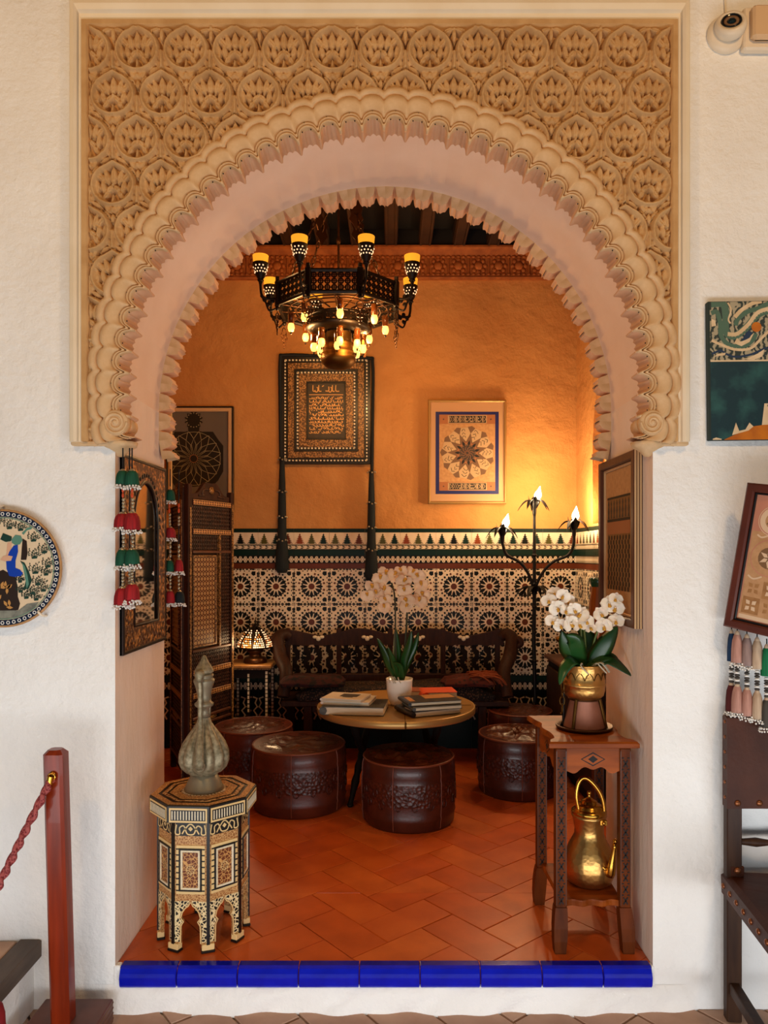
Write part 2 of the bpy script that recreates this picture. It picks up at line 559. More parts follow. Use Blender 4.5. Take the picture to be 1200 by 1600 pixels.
# front wall with its round-headed opening
mb = MB()
NA = 48
arch = [(XC + RI * math.cos(PI * i / NA), ZC + RI * math.sin(PI * i / NA)) for i in range(NA + 1)]
XJ0, XJ1 = XC - RI, XC + RI
ZS = -.058
for y, flip, m_ in ((0.0, False, 0), (WT, True, 3)):
    def q(a, b, c, d, m=m_):
        vs = [(a[0], y, a[1]), (b[0], y, b[1]), (c[0], y, c[1]), (d[0], y, d[1])]
        mb.add(vs, [(3, 2, 1, 0) if flip else (0, 1, 2, 3)], m)
    q((-2.6, FZ - .1), (XJ0, FZ - .1), (XJ0, ZC), (-2.6, ZC))
    q((XJ1, FZ - .1), (2.6, FZ - .1), (2.6, ZC), (XJ1, ZC))
    q((XJ0, FZ - .1), (XJ1, FZ - .1), (XJ1, ZS), (XJ0, ZS))
    q((-2.6, ZC), (XJ0, ZC), (XJ0, 3.6), (-2.6, 3.6))
    q((XJ1, ZC), (2.6, ZC), (2.6, 3.6), (XJ1, 3.6))
    for i in range(NA):
        q(arch[i + 1], arch[i], (arch[i][0], 3.6), (arch[i + 1][0], 3.6))
for sx, x in ((1, XJ0), (-1, XJ1)):
    vs = [(x, 0, ZS), (x, WT, ZS), (x, WT, ZC), (x, 0, ZC)]
    mb.add(vs, [(0, 1, 2, 3) if sx < 0 else (3, 2, 1, 0)], 1)
for i in range(NA):
    a, b = arch[i], arch[i + 1]
    mb.add([(a[0], 0, a[1]), (b[0], 0, b[1]), (b[0], WT, b[1]), (a[0], WT, a[1])], [(3, 2, 1, 0)], 2, True)
mb.add([(XJ0, 0, ZS), (XJ1, 0, ZS), (XJ1, WT, ZS), (XJ0, WT, ZS)], [(0, 1, 2, 3)], 1)
wall_front = struct(mb.build('wall_front', ['white_plaster', 'jamb_plaster', 'soffit_plaster', 'ochre_plaster']))
# uneven lime skirt under the sill
mb = MB()
rows = []
for k, (yy, zz) in enumerate(((0, -.056), (-.012, -.064), (-.016, -.09), (-.018, -.115), (-.024, FZ - .004))):
    rows.append([(x, yy * (1 + .35 * math.sin(x * 17 + k) + .25 * math.sin(x * 41 + 2 * k)) * min(1, (.98 - abs(x)) / .14) + .002 - .003 * min(1, (.98 - abs(x)) / .05), zz + (.004 * math.sin(x * 23 + k * 1.7) if k in (2, 3) else 0)) for x in np.linspace(-.98, .98, 140)])
mb.grid(rows[::-1], 0, True)
mb.build('lime_skirt', 'white_plaster', wall_front)

# back wall, side walls
mb = MB(); mb.box(((XL + XR) / 2, YB + .06, 1.7), (XR - XL + .3, .12, 3.8))
wall_back = struct(mb.build('wall_back', 'ochre_plaster'))
mb = MB(); mb.box((XL - .06, (WT + YB) / 2, 1.7), (.12, YB - WT, 3.8))
wall_left = struct(mb.build('wall_left', 'ochre_plaster'))
# right wall with a shallow arched recess
mb = MB()
nY, nR, nZ0, nZc = 1.68, .52, 1.47, 1.90
def fr(a, b, c, d, x=XR, m=0):
    mb.add([(x, a[0], a[1]), (x, b[0], b[1]), (x, c[0], c[1]), (x, d[0], d[1])], [(0, 1, 2, 3)], m)
fr((YB, -.05), (WT, -.05), (WT, nZ0), (YB, nZ0))
fr((YB, nZ0), (nY + nR, nZ0), (nY + nR, 3.6), (YB, 3.6))
fr((nY - nR, nZ0), (WT, nZ0), (WT, 3.6), (nY - nR, 3.6))
an = [(nY + nR * math.cos(PI * i / 24), nZc + nR * 1.25 * math.sin(PI * i / 24)) for i in range(25)]
for i in range(24):
    fr(an[i], an[i + 1], (an[i + 1][0], 3.6), (an[i][0], 3.6))
out = [(nY - nR, nZ0), (nY + nR, nZ0)] + an
dep = .07
for i in range(len(out)):
    a, b = out[i], out[(i + 1) % len(out)]
    mb.add([(XR, a[0], a[1]), (XR, b[0], b[1]), (XR + dep, b[0], b[1]), (XR + dep, a[0], a[1])], [(0, 1, 2, 3)], 0)
mb.add([(XR + dep, p[0], p[1]) for p in out], [tuple(range(len(out)))], 0)
mb.box((XR + .14, (WT + YB) / 2, 1.7), (.12, YB - WT, 3.8))
wall_right = struct(mb.build('wall_right', 'ochre_plaster'))

# ceiling with beams running from front to back
mb = MB(); mb.box(((XL + XR) / 2, (WT + YB) / 2, ZCEIL + .05), (XR - XL, YB - WT, .1))
ceiling = struct(mb.build('ceiling', 'ceiling_wood'))
beam = MB()
beam.box((0, 0, 0), (.085, YB - WT, .11), 0, .012)
beam.box((-.03, 0, -.058), (.012, YB - WT, .012)); beam.box((.03, 0, -.058), (.012, YB - WT, .012))
bme = beam.mesh('beam', 'beam_wood')
for i in range(13):
    link('beam', bme, ceiling, (XL + .11 + i * .223, (WT + YB) / 2, ZCEIL - .055))
MB().box(((XL + XR) / 2, YB - .012, (3.30 + ZCEIL) / 2), (XR - XL, .024, ZCEIL - 3.30)).build('frieze_board', 'ceiling_wood', ceiling)
# plaster cornice with a carved frieze of rosettes
zc0, zc1 = 3.10, 3.31
mb = MB()
pr = [(0, zc0), (.03, zc0), (.034, zc0 + .012), (.022, zc0 + .02), (.022, zc1 - .055), (.03, zc1 - .05), (.045, zc1 - .02), (.062, zc1 - .012), (.062, zc1), (0, zc1)]
def sweep_wall(prof, corners, m=0):
    for k in range(len(prof) - 1):
        (d0, z0), (d1, z1) = prof[k], prof[k + 1]
        for (pa, pb, na, nb) in corners:
            mb.add([(pa[0] + na[0] * d0, pa[1] + na[1] * d0, z0), (pb[0] + nb[0] * d0, pb[1] + nb[1] * d0, z0),
                    (pb[0] + nb[0] * d1, pb[1] + nb[1] * d1, z1), (pa[0] + na[0] * d1, pa[1] + na[1] * d1, z1)], [(0, 1, 2, 3)], m)
sweep_wall(pr, [((XL, YB), (XR, YB), (1, -1), (-1, -1)), ((XR, YB), (XR, WT), (-1, -1), (-1, 1)), ((XL, WT), (XL, YB), (1, 1), (1, -1))])
cornice = struct(mb.build('trim_2', 'frieze'))
ro = MB()
ro.ell((0, 0, 0), (.03, .014, .03), 10, 5)
for k in range(8):
    a = k * PI / 4
    ro.ell((.042 * math.cos(a), 0, .042 * math.sin(a)), (.015, .009, .015), 6, 4)
ro.tube([(-.066, -.002, -.058), (-.066, -.002, .058)], .006, 4)
for sg in (-1, 1):
    for k in range(4): ro.ell((-.066 + .033 * k, -.002, sg * .058), (.014, .008, .010), 6, 4)
rme = ro.mesh('rosette', 'frieze')
for i in range(21):
    link('rosette', rme, cornice, (XL + .12 + i * .133, YB - .024, (zc0 + zc1) / 2 - .016))
for i in range(9):
    link('rosette', rme, cornice, (XR - .024, YB - .1 - i * .133, (zc0 + zc1) / 2 - .016), (0, 0, -PI / 2))

# ---- inner floor: terracotta tiles laid in a diagonal herringbone
mb = MB()
mb.box(((XL + XR) / 2, (WT + YB) / 2, -.055), (XR - XL, YB - WT, .1))
mb.box((XC, WT / 2, -.054), (2 * RI, WT, .1))
floor = struct(mb.build('floor', 'floor_grout'))
TA, TB, G = .15, .30, .0013
def tile_piece(poly, z, th, name, mt, parent, ch=.0015):
    cx = sum(p[0] for p in poly) / len(poly); cy = sum(p[1] for p in poly) / len(poly)
    n = len(poly)
    t = MB()
    vs = [(p[0] - cx, p[1] - cy, -th) for p in poly] + [(p[0] - cx, p[1] - cy, -ch) for p in poly] + \
         [((p[0] - cx) * (1 - ch / .1), (p[1] - cy) * (1 - ch / .1), 0) for p in poly]
    fs = [tuple(range(2 * n, 3 * n))]
    for i in range(n):
        j = (i + 1) % n
        fs += [(i, j, n + j, n + i), (n + i, n + j, 2 * n + j, 2 * n + i)]
    t.add(vs, fs)
    return t.build(name, mt, parent, (cx, cy, z))
tiles = []
for i in range(-30, 31):
    for j in range(-12, 13):
        # herringbone of 1:2 bricks
        ox, oy = i * TA + j * 2 * TA, i * TA - j * 2 * TA
        tiles.append((ox, oy, TB, TA))
        tiles.append((ox + TB, oy - TA, TA, TB))
seen = set()
ca, sa = math.cos(math.radians(40)), math.sin(math.radians(40))
nfl = 0
for (ox, oy, wx, wy) in tiles:
    key = (round(ox, 3), round(oy, 3), wx)
    if key in seen: continue
    seen.add(key)
    g = G
    pl = [(ox + g, oy + g), (ox + wx - g, oy + g), (ox + wx - g, oy + wy - g), (ox + g, oy + wy - g)]
    pl = [(.1 + x * ca - y * sa, 1.2 + x * sa + y * ca) for x, y in pl]
    for (x0, y0, x1, y1) in ((XL, WT, XR, YB), (XJ0, .012, XJ1, WT)):
        c = clip_poly(pl, x0, y0, x1, y1)
        if len(c) < 3: continue
        ar = abs(sum(c[k - 1][0] * c[k][1] - c[k][0] * c[k - 1][1] for k in range(len(c)))) / 2
        if ar < .0006: continue
        nfl += 1
        tile_piece(c, random.uniform(-.0006, .0006), .01, 'floor_tile', random.choice(['floor_tile_a', 'floor_tile_a', 'floor_tile_b', 'floor_tile_c']), floor)
print('floor tiles', nfl)

# ---- blue glazed sill tiles
sill = struct(MB().box((XC, .01, -.062), (2 * RI - .01, .02, .012)).build('trim_3', 'outer_grout'))
xs = [at(p, 1520, 0)[0] for p in (188, 277.5, 372, 467, 561.5, 656, 750, 846, 941, 1018)]
for e0_, e1_ in ((XJ0 - .004, xs[0]), (xs[-1], XJ1 + .004)):
    MB().box(((e0_ + e1_) / 2, .010, -.029), (e1_ - e0_, .026, .064), 0, .003).build('plaster_end', 'white_plaster', wall_front)
for a, b in zip(xs[:-1], xs[1:]):
    L = b - a - .003
    pr = [(.03, .0015), (.004, .0015), (-.006, -.004), (-.014, -.016), (-.018, -.026), (-.0185, -.031), (-.018, -.036), (-.016, -.052), (-.013, -.058), (.03, -.058)]
    t = MB(); n = len(pr)
    e = .002
    def sec(x, k): return [(x, (y if y > 0 else y + k), z - (k if z > -.03 else -k) * .5) for y, z in pr]
    vs = sec(-L / 2, e) + sec(-L / 2 + e, 0) + sec(L / 2 - e, 0) + sec(L / 2, e)
    fs = [tuple(range(n)), tuple(range(4 * n - 1, 3 * n - 1, -1))]
    for r_ in range(3):
        for i in range(n):
            j = (i + 1) % n
            fs.append((r_ * n + i, (r_ + 1) * n + i, (r_ + 1) * n + j, r_ * n + j))
    t.add(vs, fs)
    t.build('sill_tile', 'blue_glaze', sill, ((a + b) / 2, 0, 0))

# ---- outer gallery floor and roof
floor_out = struct(MB().box((0, -3.0, FZ - .06), (5.2, 6.0, .1)).build('floor_2', 'outer_grout'))
ca, sa = math.cos(math.radians(128)), math.sin(math.radians(128))
for i in range(-8, 9):
    for j in range(-16, 17):
        x, y = i * .42 + (j % 2) * .21, j * .165
        pl = [(x + .004, y + .004), (x + .416, y + .004), (x + .416, y + .161), (x + .004, y + .161)]
        pl = [(a * ca - b * sa, -.1 + a * sa + b * ca) for a, b in pl]
        c = clip_poly(pl, -1.35, -.75, 1.6, -.002)
        if len(c) < 3: continue
        tile_piece(c, FZ + random.uniform(-.001, .001), .009, 'paving_tile', random.choice(['outer_tile', 'outer_tile_b']), floor_out)
gal = MB()
gal.box((0, -1.3, 3.52), (5.2, 2.6, .1))
for i in range(9): gal.box((-2.2 + i * .55, -1.3, 3.41), (.11, 2.6, .14))
struct(gal.build('ceiling_2', 'gallery_wood'))

# ------------------------------------------------------------------ tiled dado
TS = .2355
CREAM, BLACK, BROWN = 0, 1, 2
def chipped(mbx, poly, m, d=.0005): mbx.sheet(poly, d, m)
def star_tile_mesh():
    t = MB(); h = TS / 2 - .0006; T = TS
    t.prism([(-h, -h), (h, -h), (h, h), (-h, h)], 0, .006, 0)
    D = .0064
    t.sheet(circ(0, 0, .088 * T, 12), D, BROWN)
    for k in range(12):
        a = k * PI / 6
        t.sheet(rotp([(x * T, z * T) for x, z in ((.115, 0), (.175, .033), (.262, .054), (.325, 0), (.262, -.054), (.175, -.033))], a), D, BLACK)
        a2 = a + PI / 12
        t.sheet(rotp([(x * T, z * T) for x, z in ((.235, 0), (.275, .024), (.315, 0), (.275, -.024))], a2), D, BLACK)
        if k % 3: 
            t.sheet(rotp([(x * T, z * T) for x, z in ((.345, 0), (.375, .034), (.415, 0), (.375, -.034))], a), D, BLACK)
        t.sheet(rotp([(x * T, z * T) for x, z in ((.325, 0), (.350, .034), (.392, .018), (.392, -.018), (.350, -.034))], a2), D, BLACK if k % 3 == 1 else BROWN)
    for q in range(4):
        A = q * PI / 2
        P = lambda pts: t.sheet(rotp([(x * T, z * T) for x, z in pts], A), D, BLACK)
        # corner pieces
        P([(.325, .325), (.37, .30), (.425, .325), (.425, .425), (.325, .425), (.30, .37)])
        P([(.462, .462), (.488, .462), (.488, .488), (.462, .488)])
        P([(.44, .475), (.43, .488), (.40, .488), (.41, .465)])
        # border row of hexagons and bow ties (half of it on each neighbour)
        for z in (-.36, 0, .36):
            P([(.458, z - .024), (.474, z - .040), (.497, z - .040), (.497, z + .040), (.474, z + .040), (.458, z + .024)])
        for z in (-.29, -.085, .085, .29):
            P([(.462, z - .022), (.497, z - .034), (.497, z + .034), (.462, z + .022)])
        for z in (-.185, .185):
            P([(.455, z), (.472, z - .03), (.496, z - .044), (.496, z + .044), (.472, z + .03)])
        for z in (-.245, -.115, 0, .115, .245):
            t.sheet(rotp([(x * T, y * T) for x, y in ((.415, z), (.436, z - .028), (.455, z), (.436, z + .028))], A), D, BLACK if z else BROWN)
    return t.mesh('star_tile', ['tile_cream', 'tile_black', 'tile_brown'])
def band_tile(z0, z1, draw, mats, name):
    t = MB(); h = TS / 2 - .0006
    t.prism(rect(-h, z0 + .0004, h, z1 - .0004), 0, .006, 0)
    draw(t, .0064)
    return t.mesh(name, mats)
def tree(t, D, cx, z0, H, W, m):
    L = [(.03, 1.0)]
    for i in range(5):
        zt_ = 1 - (i + .9) / 5.6
        L += [(.20 + .17 * i, zt_), (.06 + .10 * i, zt_ - .015)]
    L += [(.50, .06), (.95, .04), (.95, 0)]
    poly = [(cx + x * W / 2, z0 + z * H) for x, z in L] + [(cx - x * W / 2, z0 + z * H) for x, z in reversed(L[1:])]
    t.sheet(poly, D, m)
z_cap1, z_mer1, z_ch1, z_gr1, z_la1, z_br1, z_st1 = 1.456, 1.430, 1.350, 1.315, 1.277, 1.226, 1.190
def merlon(ma, mb_, mc):
    def d(t, D):
        for k, m in enumerate((1, 2, 3)):
            tree(t, D, (k - 1) * TS / 3, z_ch1 + .004, .070, TS / 3 * .92, m)
    return band_tile(z_ch1, z_mer1, d, ['tile_cream', ma, mb_, mc], 'merlon_tile')
def d_chain(t, D):
    n = 6
    for k in range(n):
        x = (k - n / 2 + .5) * TS / n; z = (z_ch1 + z_gr1) / 2; s_ = TS / n
        for sg in (1, -1):
            t.sheet([(x - .46 * s_, z + sg * .010), (x - .05 * s_, z + sg * .010), (x + .25 * s_, z + sg * .002), (x - .16 * s_, z + sg * .002)], D, 1)
        t.sheet([(x + .18 * s_, z + .010), (x + .44 * s_, z + .010), (x + .44 * s_, z + .006)], D, 2)
    t.sheet(rect(-TS / 2, z_gr1, TS / 2, z_gr1 + .005), D, 1)
    t.sheet(rect(-TS / 2, z_ch1 - .006, TS / 2, z_ch1 - .001), D, 1)
def d_lattice(z0, z1):
    def d(t, D):
        n = 7; zc = (z0 + z1) / 2; hh = (z1 - z0) / 2 - .004; s_ = TS / n
        for k in range(n):
            x = (k - n / 2 + .5) * s_
            for (dx, dz) in ((0, hh * .62), (0, -hh * .62), (-s_ * .28, 0), (s_ * .28, 0)):
                o = circ(x + dx, zc + dz, s_ * .30, 8, PI / 8, hh * .36); i = circ(x + dx, zc + dz, s_ * .12, 8, PI / 8, hh * .14)
                t.add([(p[0], -D, p[1]) for p in o] + [(p[0], -D, p[1]) for p in i], [(a, (a + 1) % 8, 8 + (a + 1) % 8, 8 + a) for a in range(8)], 1)
    return d
merl = [merlon('tile_green', 'tile_black', 'tile_green'), merlon('tile_olive', 'tile_green', 'tile_brown'), merlon('tile_rust', 'tile_olive', 'tile_green')]
star_me = star_tile_mesh()
cap_me = band_tile(z_mer1, z_cap1, lambda t, D: None, ['tile_green'], 'cap_tile')
chain_me = band_tile(z_gr1, z_ch1, d_chain, ['tile_cream', 'tile_black', 'tile_brown'], 'chain_tile')
green_me = band_tile(z_la1, z_gr1, lambda t, D: None, ['tile_green'], 'green_tile')
lat_me = band_tile(z_br1, z_la1, d_lattice(z_br1, z_la1), ['tile_black', 'tile_cream'], 'lattice_tile')
brown_me = band_tile(z_st1, z_br1, lambda t, D: None, ['tile_brown'], 'brown_tile')
z_d = z_st1 - 3 * TS
dark_me = band_tile(z_d - .040, z_d, lambda t, D: None, ['tile_green'], 'green_tile')
lat2_me = band_tile(z_d - .100, z_d - .040, d_lattice(z_d - .098, z_d - .042), ['tile_black', 'tile_cream'], 'lattice_tile')
dark2_me = band_tile(z_d - .132, z_d - .100, lambda t, D: None, ['tile_black'], 'dark_tile')
def d_curl(t, D):
    z0, z1 = z_d - .30, z_d - .132
    for k in range(3):
        x = (k - 1) * TS / 3; w_ = TS / 3
        for sg in (-1, 1):
            t.strip([(x + sg * w_ * .05, z1 - .01), (x + sg * w_ * .4, z1 - .02), (x + sg * w_ * .25, z1 - .05), (x + sg * w_ * .42, z1 - .075), (x + sg * w_ * .12, z1 - .10), (x + sg * w_ * .4, z1 - .13), (x + sg * w_ * .2, z1 - .16)], .011, D, 1)
curl_me = band_tile(z_d - .30, z_d - .132, d_curl, ['tile_black', 'tile_cream'], 'scroll_tile')
base_me = band_tile(0.001, z_d - .30, lambda t, D: None, ['tile_green'], 'skirting_tile')
def dado(parent, fn, n, seed):
    rr = random.Random(seed)
    for i in range(n):
        loc, rot = fn(i)
        for me in (cap_me, rr.choice(merl), chain_me, green_me, lat_me, brown_me, dark_me, lat2_me, dark2_me, curl_me, base_me):
            link(me.name.split('.')[0], me, parent, loc, rot)
        for r in range(3):
            link('star_tile', star_me, parent, (loc[0], loc[1], z_st1 - TS / 2 - r * TS), rot)
x_first = at(209.4, 0, YB)[0]     # centre of the first column, from the photograph
dado(wall_back, lambda i: ((x_first + TS * i, YB - .0002, 0), (0, 0, 0)), 13, 3)
dado(wall_right, lambda i: ((XR - .0002, YB - .008 - TS * (i + .5), 0), (0, 0, -PI / 2)), 8, 5)

# ------------------------------------------------------------------ carved stucco surround of the arch
trim = bpy.data.objects.new('trim_1', None); COL.objects.link(trim); struct(trim)
fx0, fx1 = at(115, 0, 0)[0], at(1072, 0, 0)[0]
fz1 = at(0, 4, 0)[1]; fz0 = at(0, 692, 0)[1]
# flat moulding round three sides
prof = [(0, 0), (0, .030), (.004, .036), (.016, .040), (.024, .034), (.027, .024), (.031, .024), (.036, .022), (.0395, .016), (.040, 0)]
corner = [((fx0, fz0), (1, 0)), ((fx0, fz1), (1, -1)), ((fx1, fz1), (-1, -1)), ((fx1, fz0), (-1, 0))]
mb = MB()
G_ = [[(c[0] + n[0] * d * 1.0, -h, c[1] + n[1] * d * 1.9 * (1 if n[1] else 0)) for d, h in prof] for c, n in corner]
mb.grid(G_, 0, False)
for k in (0, 3):
    mb.add(G_[k], [tuple(range(len(prof)))], 0)
mb.build('moulding', 'moulding_paint', trim)

# carved field: a height map of interlaced medallions
px0, px1, pz0, pz1 = 133, 1054, 40, 692
STEP = 1.30
nx = int((px1 - px0) / STEP) + 1; nz = int((pz1 - pz0) / STEP) + 1
U, V = np.meshgrid(np.linspace(px0, px1, nx), np.linspace(pz0, pz1, nz))
def sstep(a, b, x):
    t = np.clip((x - a) / (b - a), 0, 1); return t * t * (3 - 2 * t)
PITCHX, PITCHY = 75.4, 69.5
rngw = np.sin(U * .05 + V * .031) * .6 + np.sin(U * .021 - V * .043) * .8
row = np.floor((V - 50) / PITCHY)
def cell(rowi):
    v = V - (50 + rowi * PITCHY) + rngw * .6
    off = np.where(np.mod(rowi, 2) == 0, 143.0, 143.0 + PITCHX / 2)
    u = np.mod(U - off + PITCHX / 2, PITCHX) - PITCHX / 2 + rngw * .5
    return u, v
def leaf(u, v, cx, cy, rx, ry, ang):
    a = math.radians(ang); c, s_ = math.cos(a), math.sin(a)
    x, y = (u - cx) * c + (v - cy) * s_, -(u - cx) * s_ + (v - cy) * c
    # almond: two circular sides
    yy = np.clip(np.abs(y) / ry, 0, 1)
    hw = rx * (1 - yy ** 1.8)
    d = 1 - np.abs(x) / np.maximum(hw, .01)
    rib = .30 * np.exp(-(x / 1.1) ** 2)
    return np.where(np.abs(y) < ry, np.clip(d, 0, 1) ** .32 - rib * (np.abs(y) < ry * .8), 0)
LEAVES = [(0, 21, 6.6, 15, 0)]
for sg in (-1, 1):
    LEAVES += [(sg * 10.5, 22, 5.4, 14, sg * 14), (sg * 20, 22, 5.6, 13, sg * 40), (sg * 15.5, 38, 5.4, 12, sg * 10), (sg * 25, 39, 5.0, 14, sg * 2),
               (sg * 5.4, 41, 5.6, 8, sg * -38), (sg * 11, 51, 5.0, 9, sg * -32), (sg * 21, 54, 4.8, 10, sg * 28), (sg * 14, 62, 5.2, 12, sg * 66), (sg * 26, 66, 4.6, 11, sg * 60), (sg * 9, 72, 4.2, 8, sg * 30), (sg * 31, 55, 3.6, 9, sg * -8)]
LEAVES += [(0, 88, 4.2, 9, 0)]
for sg in (-1, 1):
    LEAVES += [(sg * 9, 82, 4.2, 9, sg * 35), (sg * 19, 77, 3.8, 9, sg * 62)]
def medal(u, v):
    # strap: round medallion with an ogee point that runs down into the next row
    rr = np.hypot(u, (v - 36) * (34.5 / 34.0))
    rad = 31.5 + 4.5 * np.exp(-(u / 7.0) ** 2) * (v < 20)
    strap = np.clip(1 - np.abs(rr - rad) / 5.2, 0, 1) ** .35
    strap = strap * sstep(78, 66, v)
    stem = np.clip(1 - np.abs(np.abs(u) - 37.7) / 4.6, 0, 1) ** .4 * sstep(30, 40, v) * sstep(82, 76, v)
    inside = (rr < rad - 5.5)
    body = np.zeros_like(u)
    for L in LEAVES: body = np.maximum(body, leaf(u, v, *L))
    foot = np.where((v > 50) & (v < 78), np.clip(1 - np.abs(u) / (1.5 + (v - 50) * .30), 0, 1) ** .4, 0)
    foot = foot - .6 * np.where((v > 66) & (v < 72), np.clip(1 - np.abs(u) / 2.2, 0, 1), 0)
    body = np.maximum(body * .92, foot * .9)
    return np.maximum(strap, stem), body, rr < rad + 5.5
H = np.zeros_like(U); strapM = np.zeros_like(U); bodyM = np.zeros_like(U)
for dr in (0, -1):
    u, v = cell(row + dr)
    s_, b_, ins = medal(u, v)
    ok = (row + dr) >= (0 if dr == 0 else 0)
    if dr == 0:
        strapM = s_; bodyM = b_ * 1.0; ins0 = ins
    else:
        s_ = s_ * (~ins0); b_ = b_ * (~ins0)
        strapM = np.maximum(strapM, np.where(row > 0, s_, 0)); bodyM = np.maximum(bodyM, np.where(row > 0, b_, 0))
# little palmettes between the points of the top row
u, v = cell(row); ub = np.mod(u + PITCHX, PITCHX) - PITCHX / 2
top = np.maximum(leaf(ub, v, 0, 12, 4, 13, 0), np.maximum(leaf(ub, v, -12, 6, 4.5, 14, 66), leaf(ub, v, 12, 6, 4.5, 14, -66)))
bodyM = np.where((row == 0) & (~ins0), np.maximum(bodyM, top), bodyM)
H = np.maximum(strapM * 1.0, bodyM * .86)
dots = np.hypot(np.abs(u) - 37.7, v - 66) < 2.0
H = np.where(dots, 0, H)
H = H * .034
H += .0012 * np.sin(U * .31 + 3 * np.sin(V * .2)) * np.sin(V * .27 + 2 * np.sin(U * .17))
border = np.minimum(np.minimum(U - px0, px1 - U), V - pz0)
H = np.where(border < 9, .027, np.where(border < 11, .002, H))
Y0 = -.002
kz = 500.0
Xw = CX + (U - 610) / kz; Zw = CZ - (V - 865) / kz
rad = np.hypot(Xw - XC, Zw - ZC)
keep = rad > .900
verts = np.stack([Xw, Y0 - H, Zw], -1).reshape(-1, 3)
idx = np.arange(nx * nz).reshape(nz, nx)
kq = keep[:-1, :-1] & keep[1:, :-1] & keep[:-1, 1:] & keep[1:, 1:]
a = idx[:-1, :-1][kq]; b = idx[1:, :-1][kq]; c = idx[1:, 1:][kq]; d = idx[:-1, 1:][kq]
quads = np.stack([a, b, c, d], -1)
used = np.unique(quads)
remap = -np.ones(nx * nz, int); remap[used] = np.arange(len(used))
verts = verts[used]; quads = remap[quads]
me = bpy.data.meshes.new('carved_panel')
me.vertices.add(len(verts)); me.vertices.foreach_set('co', verts.astype(np.float32).ravel())
me.loops.add(len(quads) * 4); me.loops.foreach_set('vertex_index', quads.astype(np.int32).ravel())
me.polygons.add(len(quads)); me.polygons.foreach_set('loop_start', np.arange(0, len(quads) * 4, 4, dtype=np.int32))
me.polygons.foreach_set('use_smooth', np.ones(len(quads), bool))
me.update(calc_edges=True); me.validate()
me.materials.append(MATS['stucco'])
link('carved_panel', me, trim)
# closing edge of the panel along its foot
mb = MB()
for x0, x1 in ((fx0, XC - .80), (XC + .80, fx1)):
    mb.box(((x0 + x1) / 2, -.010, fz0 - .004), (x1 - x0, .022, .014), 0, .003)
mb.build('panel_foot', 'stucco_light', trim)

# scalloped archivolt
NL = 42; A0 = math.radians(-12); ST = math.radians(204) / NL
RC = .790
def lobe(t):
    t = (t - .065) / .87
    return np.sqrt(np.clip(1 - (2 * t - 1) ** 2, 0, 1))
prs = [(0, .012), (.02, .024), (.05, .030), (.09, .030), (.105, .008), (.135, .008), (.15, .028), (.20, .030), (.215, .004), (.25, .004), (.27, .022), (.36, .030),
       (.50, .036), (.62, .038), (.635, .018), (.67, .018), (.69, .038), (.80, .038), (.88, .030), (.90, .008), (1.0, .012)]
# one segment of the archivolt spans one lobe; 42 of them make the arch (local frame: arch axis at the origin)
seg = MB()
nt = 25
G_ = []
for k in range(nt + 1):
    t = k / nt; th = (t - .5) * ST; lb = float(lobe(t))
    rowp = []
    for s_, h in prs:
        if s_ < .25: A = .036 - .014 * s_ / .25
        else: A = .022 - .012 * (s_ - .25) / .75
        r = (RC + .135 * s_) + A * lb - (.004 if s_ > .25 else 0)
        rowp.append((r * math.cos(th), -h, r * math.sin(th)))
    G_.append(rowp)
seg.grid(G_, 0, True)
for tt, rr_ in ((.5, .842), (.30, .817), (.70, .817)):
    th = (tt - .5) * ST
    seg.ell((rr_ * math.cos(th), -.0275, rr_ * math.sin(th)), (.0022, .003, .0022), 6, 4, 1)
seg_me = seg.mesh('archivolt_segment', ['stucco_light', 'carve_black'])
# the fluted scallop behind it, hanging under the soffit
def scallop_mesh(name, depth, outer, amp, y0, mats, face, back=False):
    s_ = MB(); nt = 25; nd = 4
    G_ = []; 
    def rad(t, e):
        if back:
            x = abs(2 * t - 1)
            return RC + .002 + .010 * (1 - x) + .006 * abs(math.sin(3.5 * PI * t)) + (.034 - .012 * e) / (1 + (abs(t - .5) / .085) ** 4)
        lb = float(lobe(t))
        u_ = (t - .065) / .87
        fl = .007 * abs(math.sin(3 * PI * u_)) if 0 < u_ < 1 else 0
        return RC + amp * lb * (1 - .50 * e) - .002 + fl
    for k in range(nd + 1):
        e = k / nd
        G_.append([(rad(t, e) * math.cos((t - .5) * ST), y0 + depth * e, rad(t, e) * math.sin((t - .5) * ST)) for t in [j / nt for j in range(nt + 1)]])
    s_.grid(G_, 0, True)
    for e, yy, rev in ((0, y0, False), (1, y0 + depth, True)):
        inn = [(rad(j / nt, e) * math.cos((j / nt - .5) * ST), yy, rad(j / nt, e) * math.sin((j / nt - .5) * ST)) for j in range(nt + 1)]
        ou = [(outer * math.cos((j / nt - .5) * ST), yy, outer * math.sin((j / nt - .5) * ST)) for j in range(nt + 1)]
        n = nt + 1
        s_.add(inn + ou, [((i, i + 1, n + i + 1, n + i) if rev else (n + i, n + i + 1, i + 1, i)) for i in range(nt)], face, False)
    return s_.mesh(name, mats)
sc_me = scallop_mesh('scallop', .058, .846, .036, -.014, ['stucco_brown', 'stucco_brown'], 1)
sb_me = scallop_mesh('scallop', .065, .846, .036, WT - .065, ['stucco_brown', 'stucco_light'], 1, True)
for i in range(NL):
    th = A0 + (i + .5) * ST
    for nm, m_ in (('archivolt_segment', seg_me), ('scallop', sc_me), ('scallop', sb_me)):
        link(nm, m_, trim, (XC, 0, ZC), (0, -th, 0))
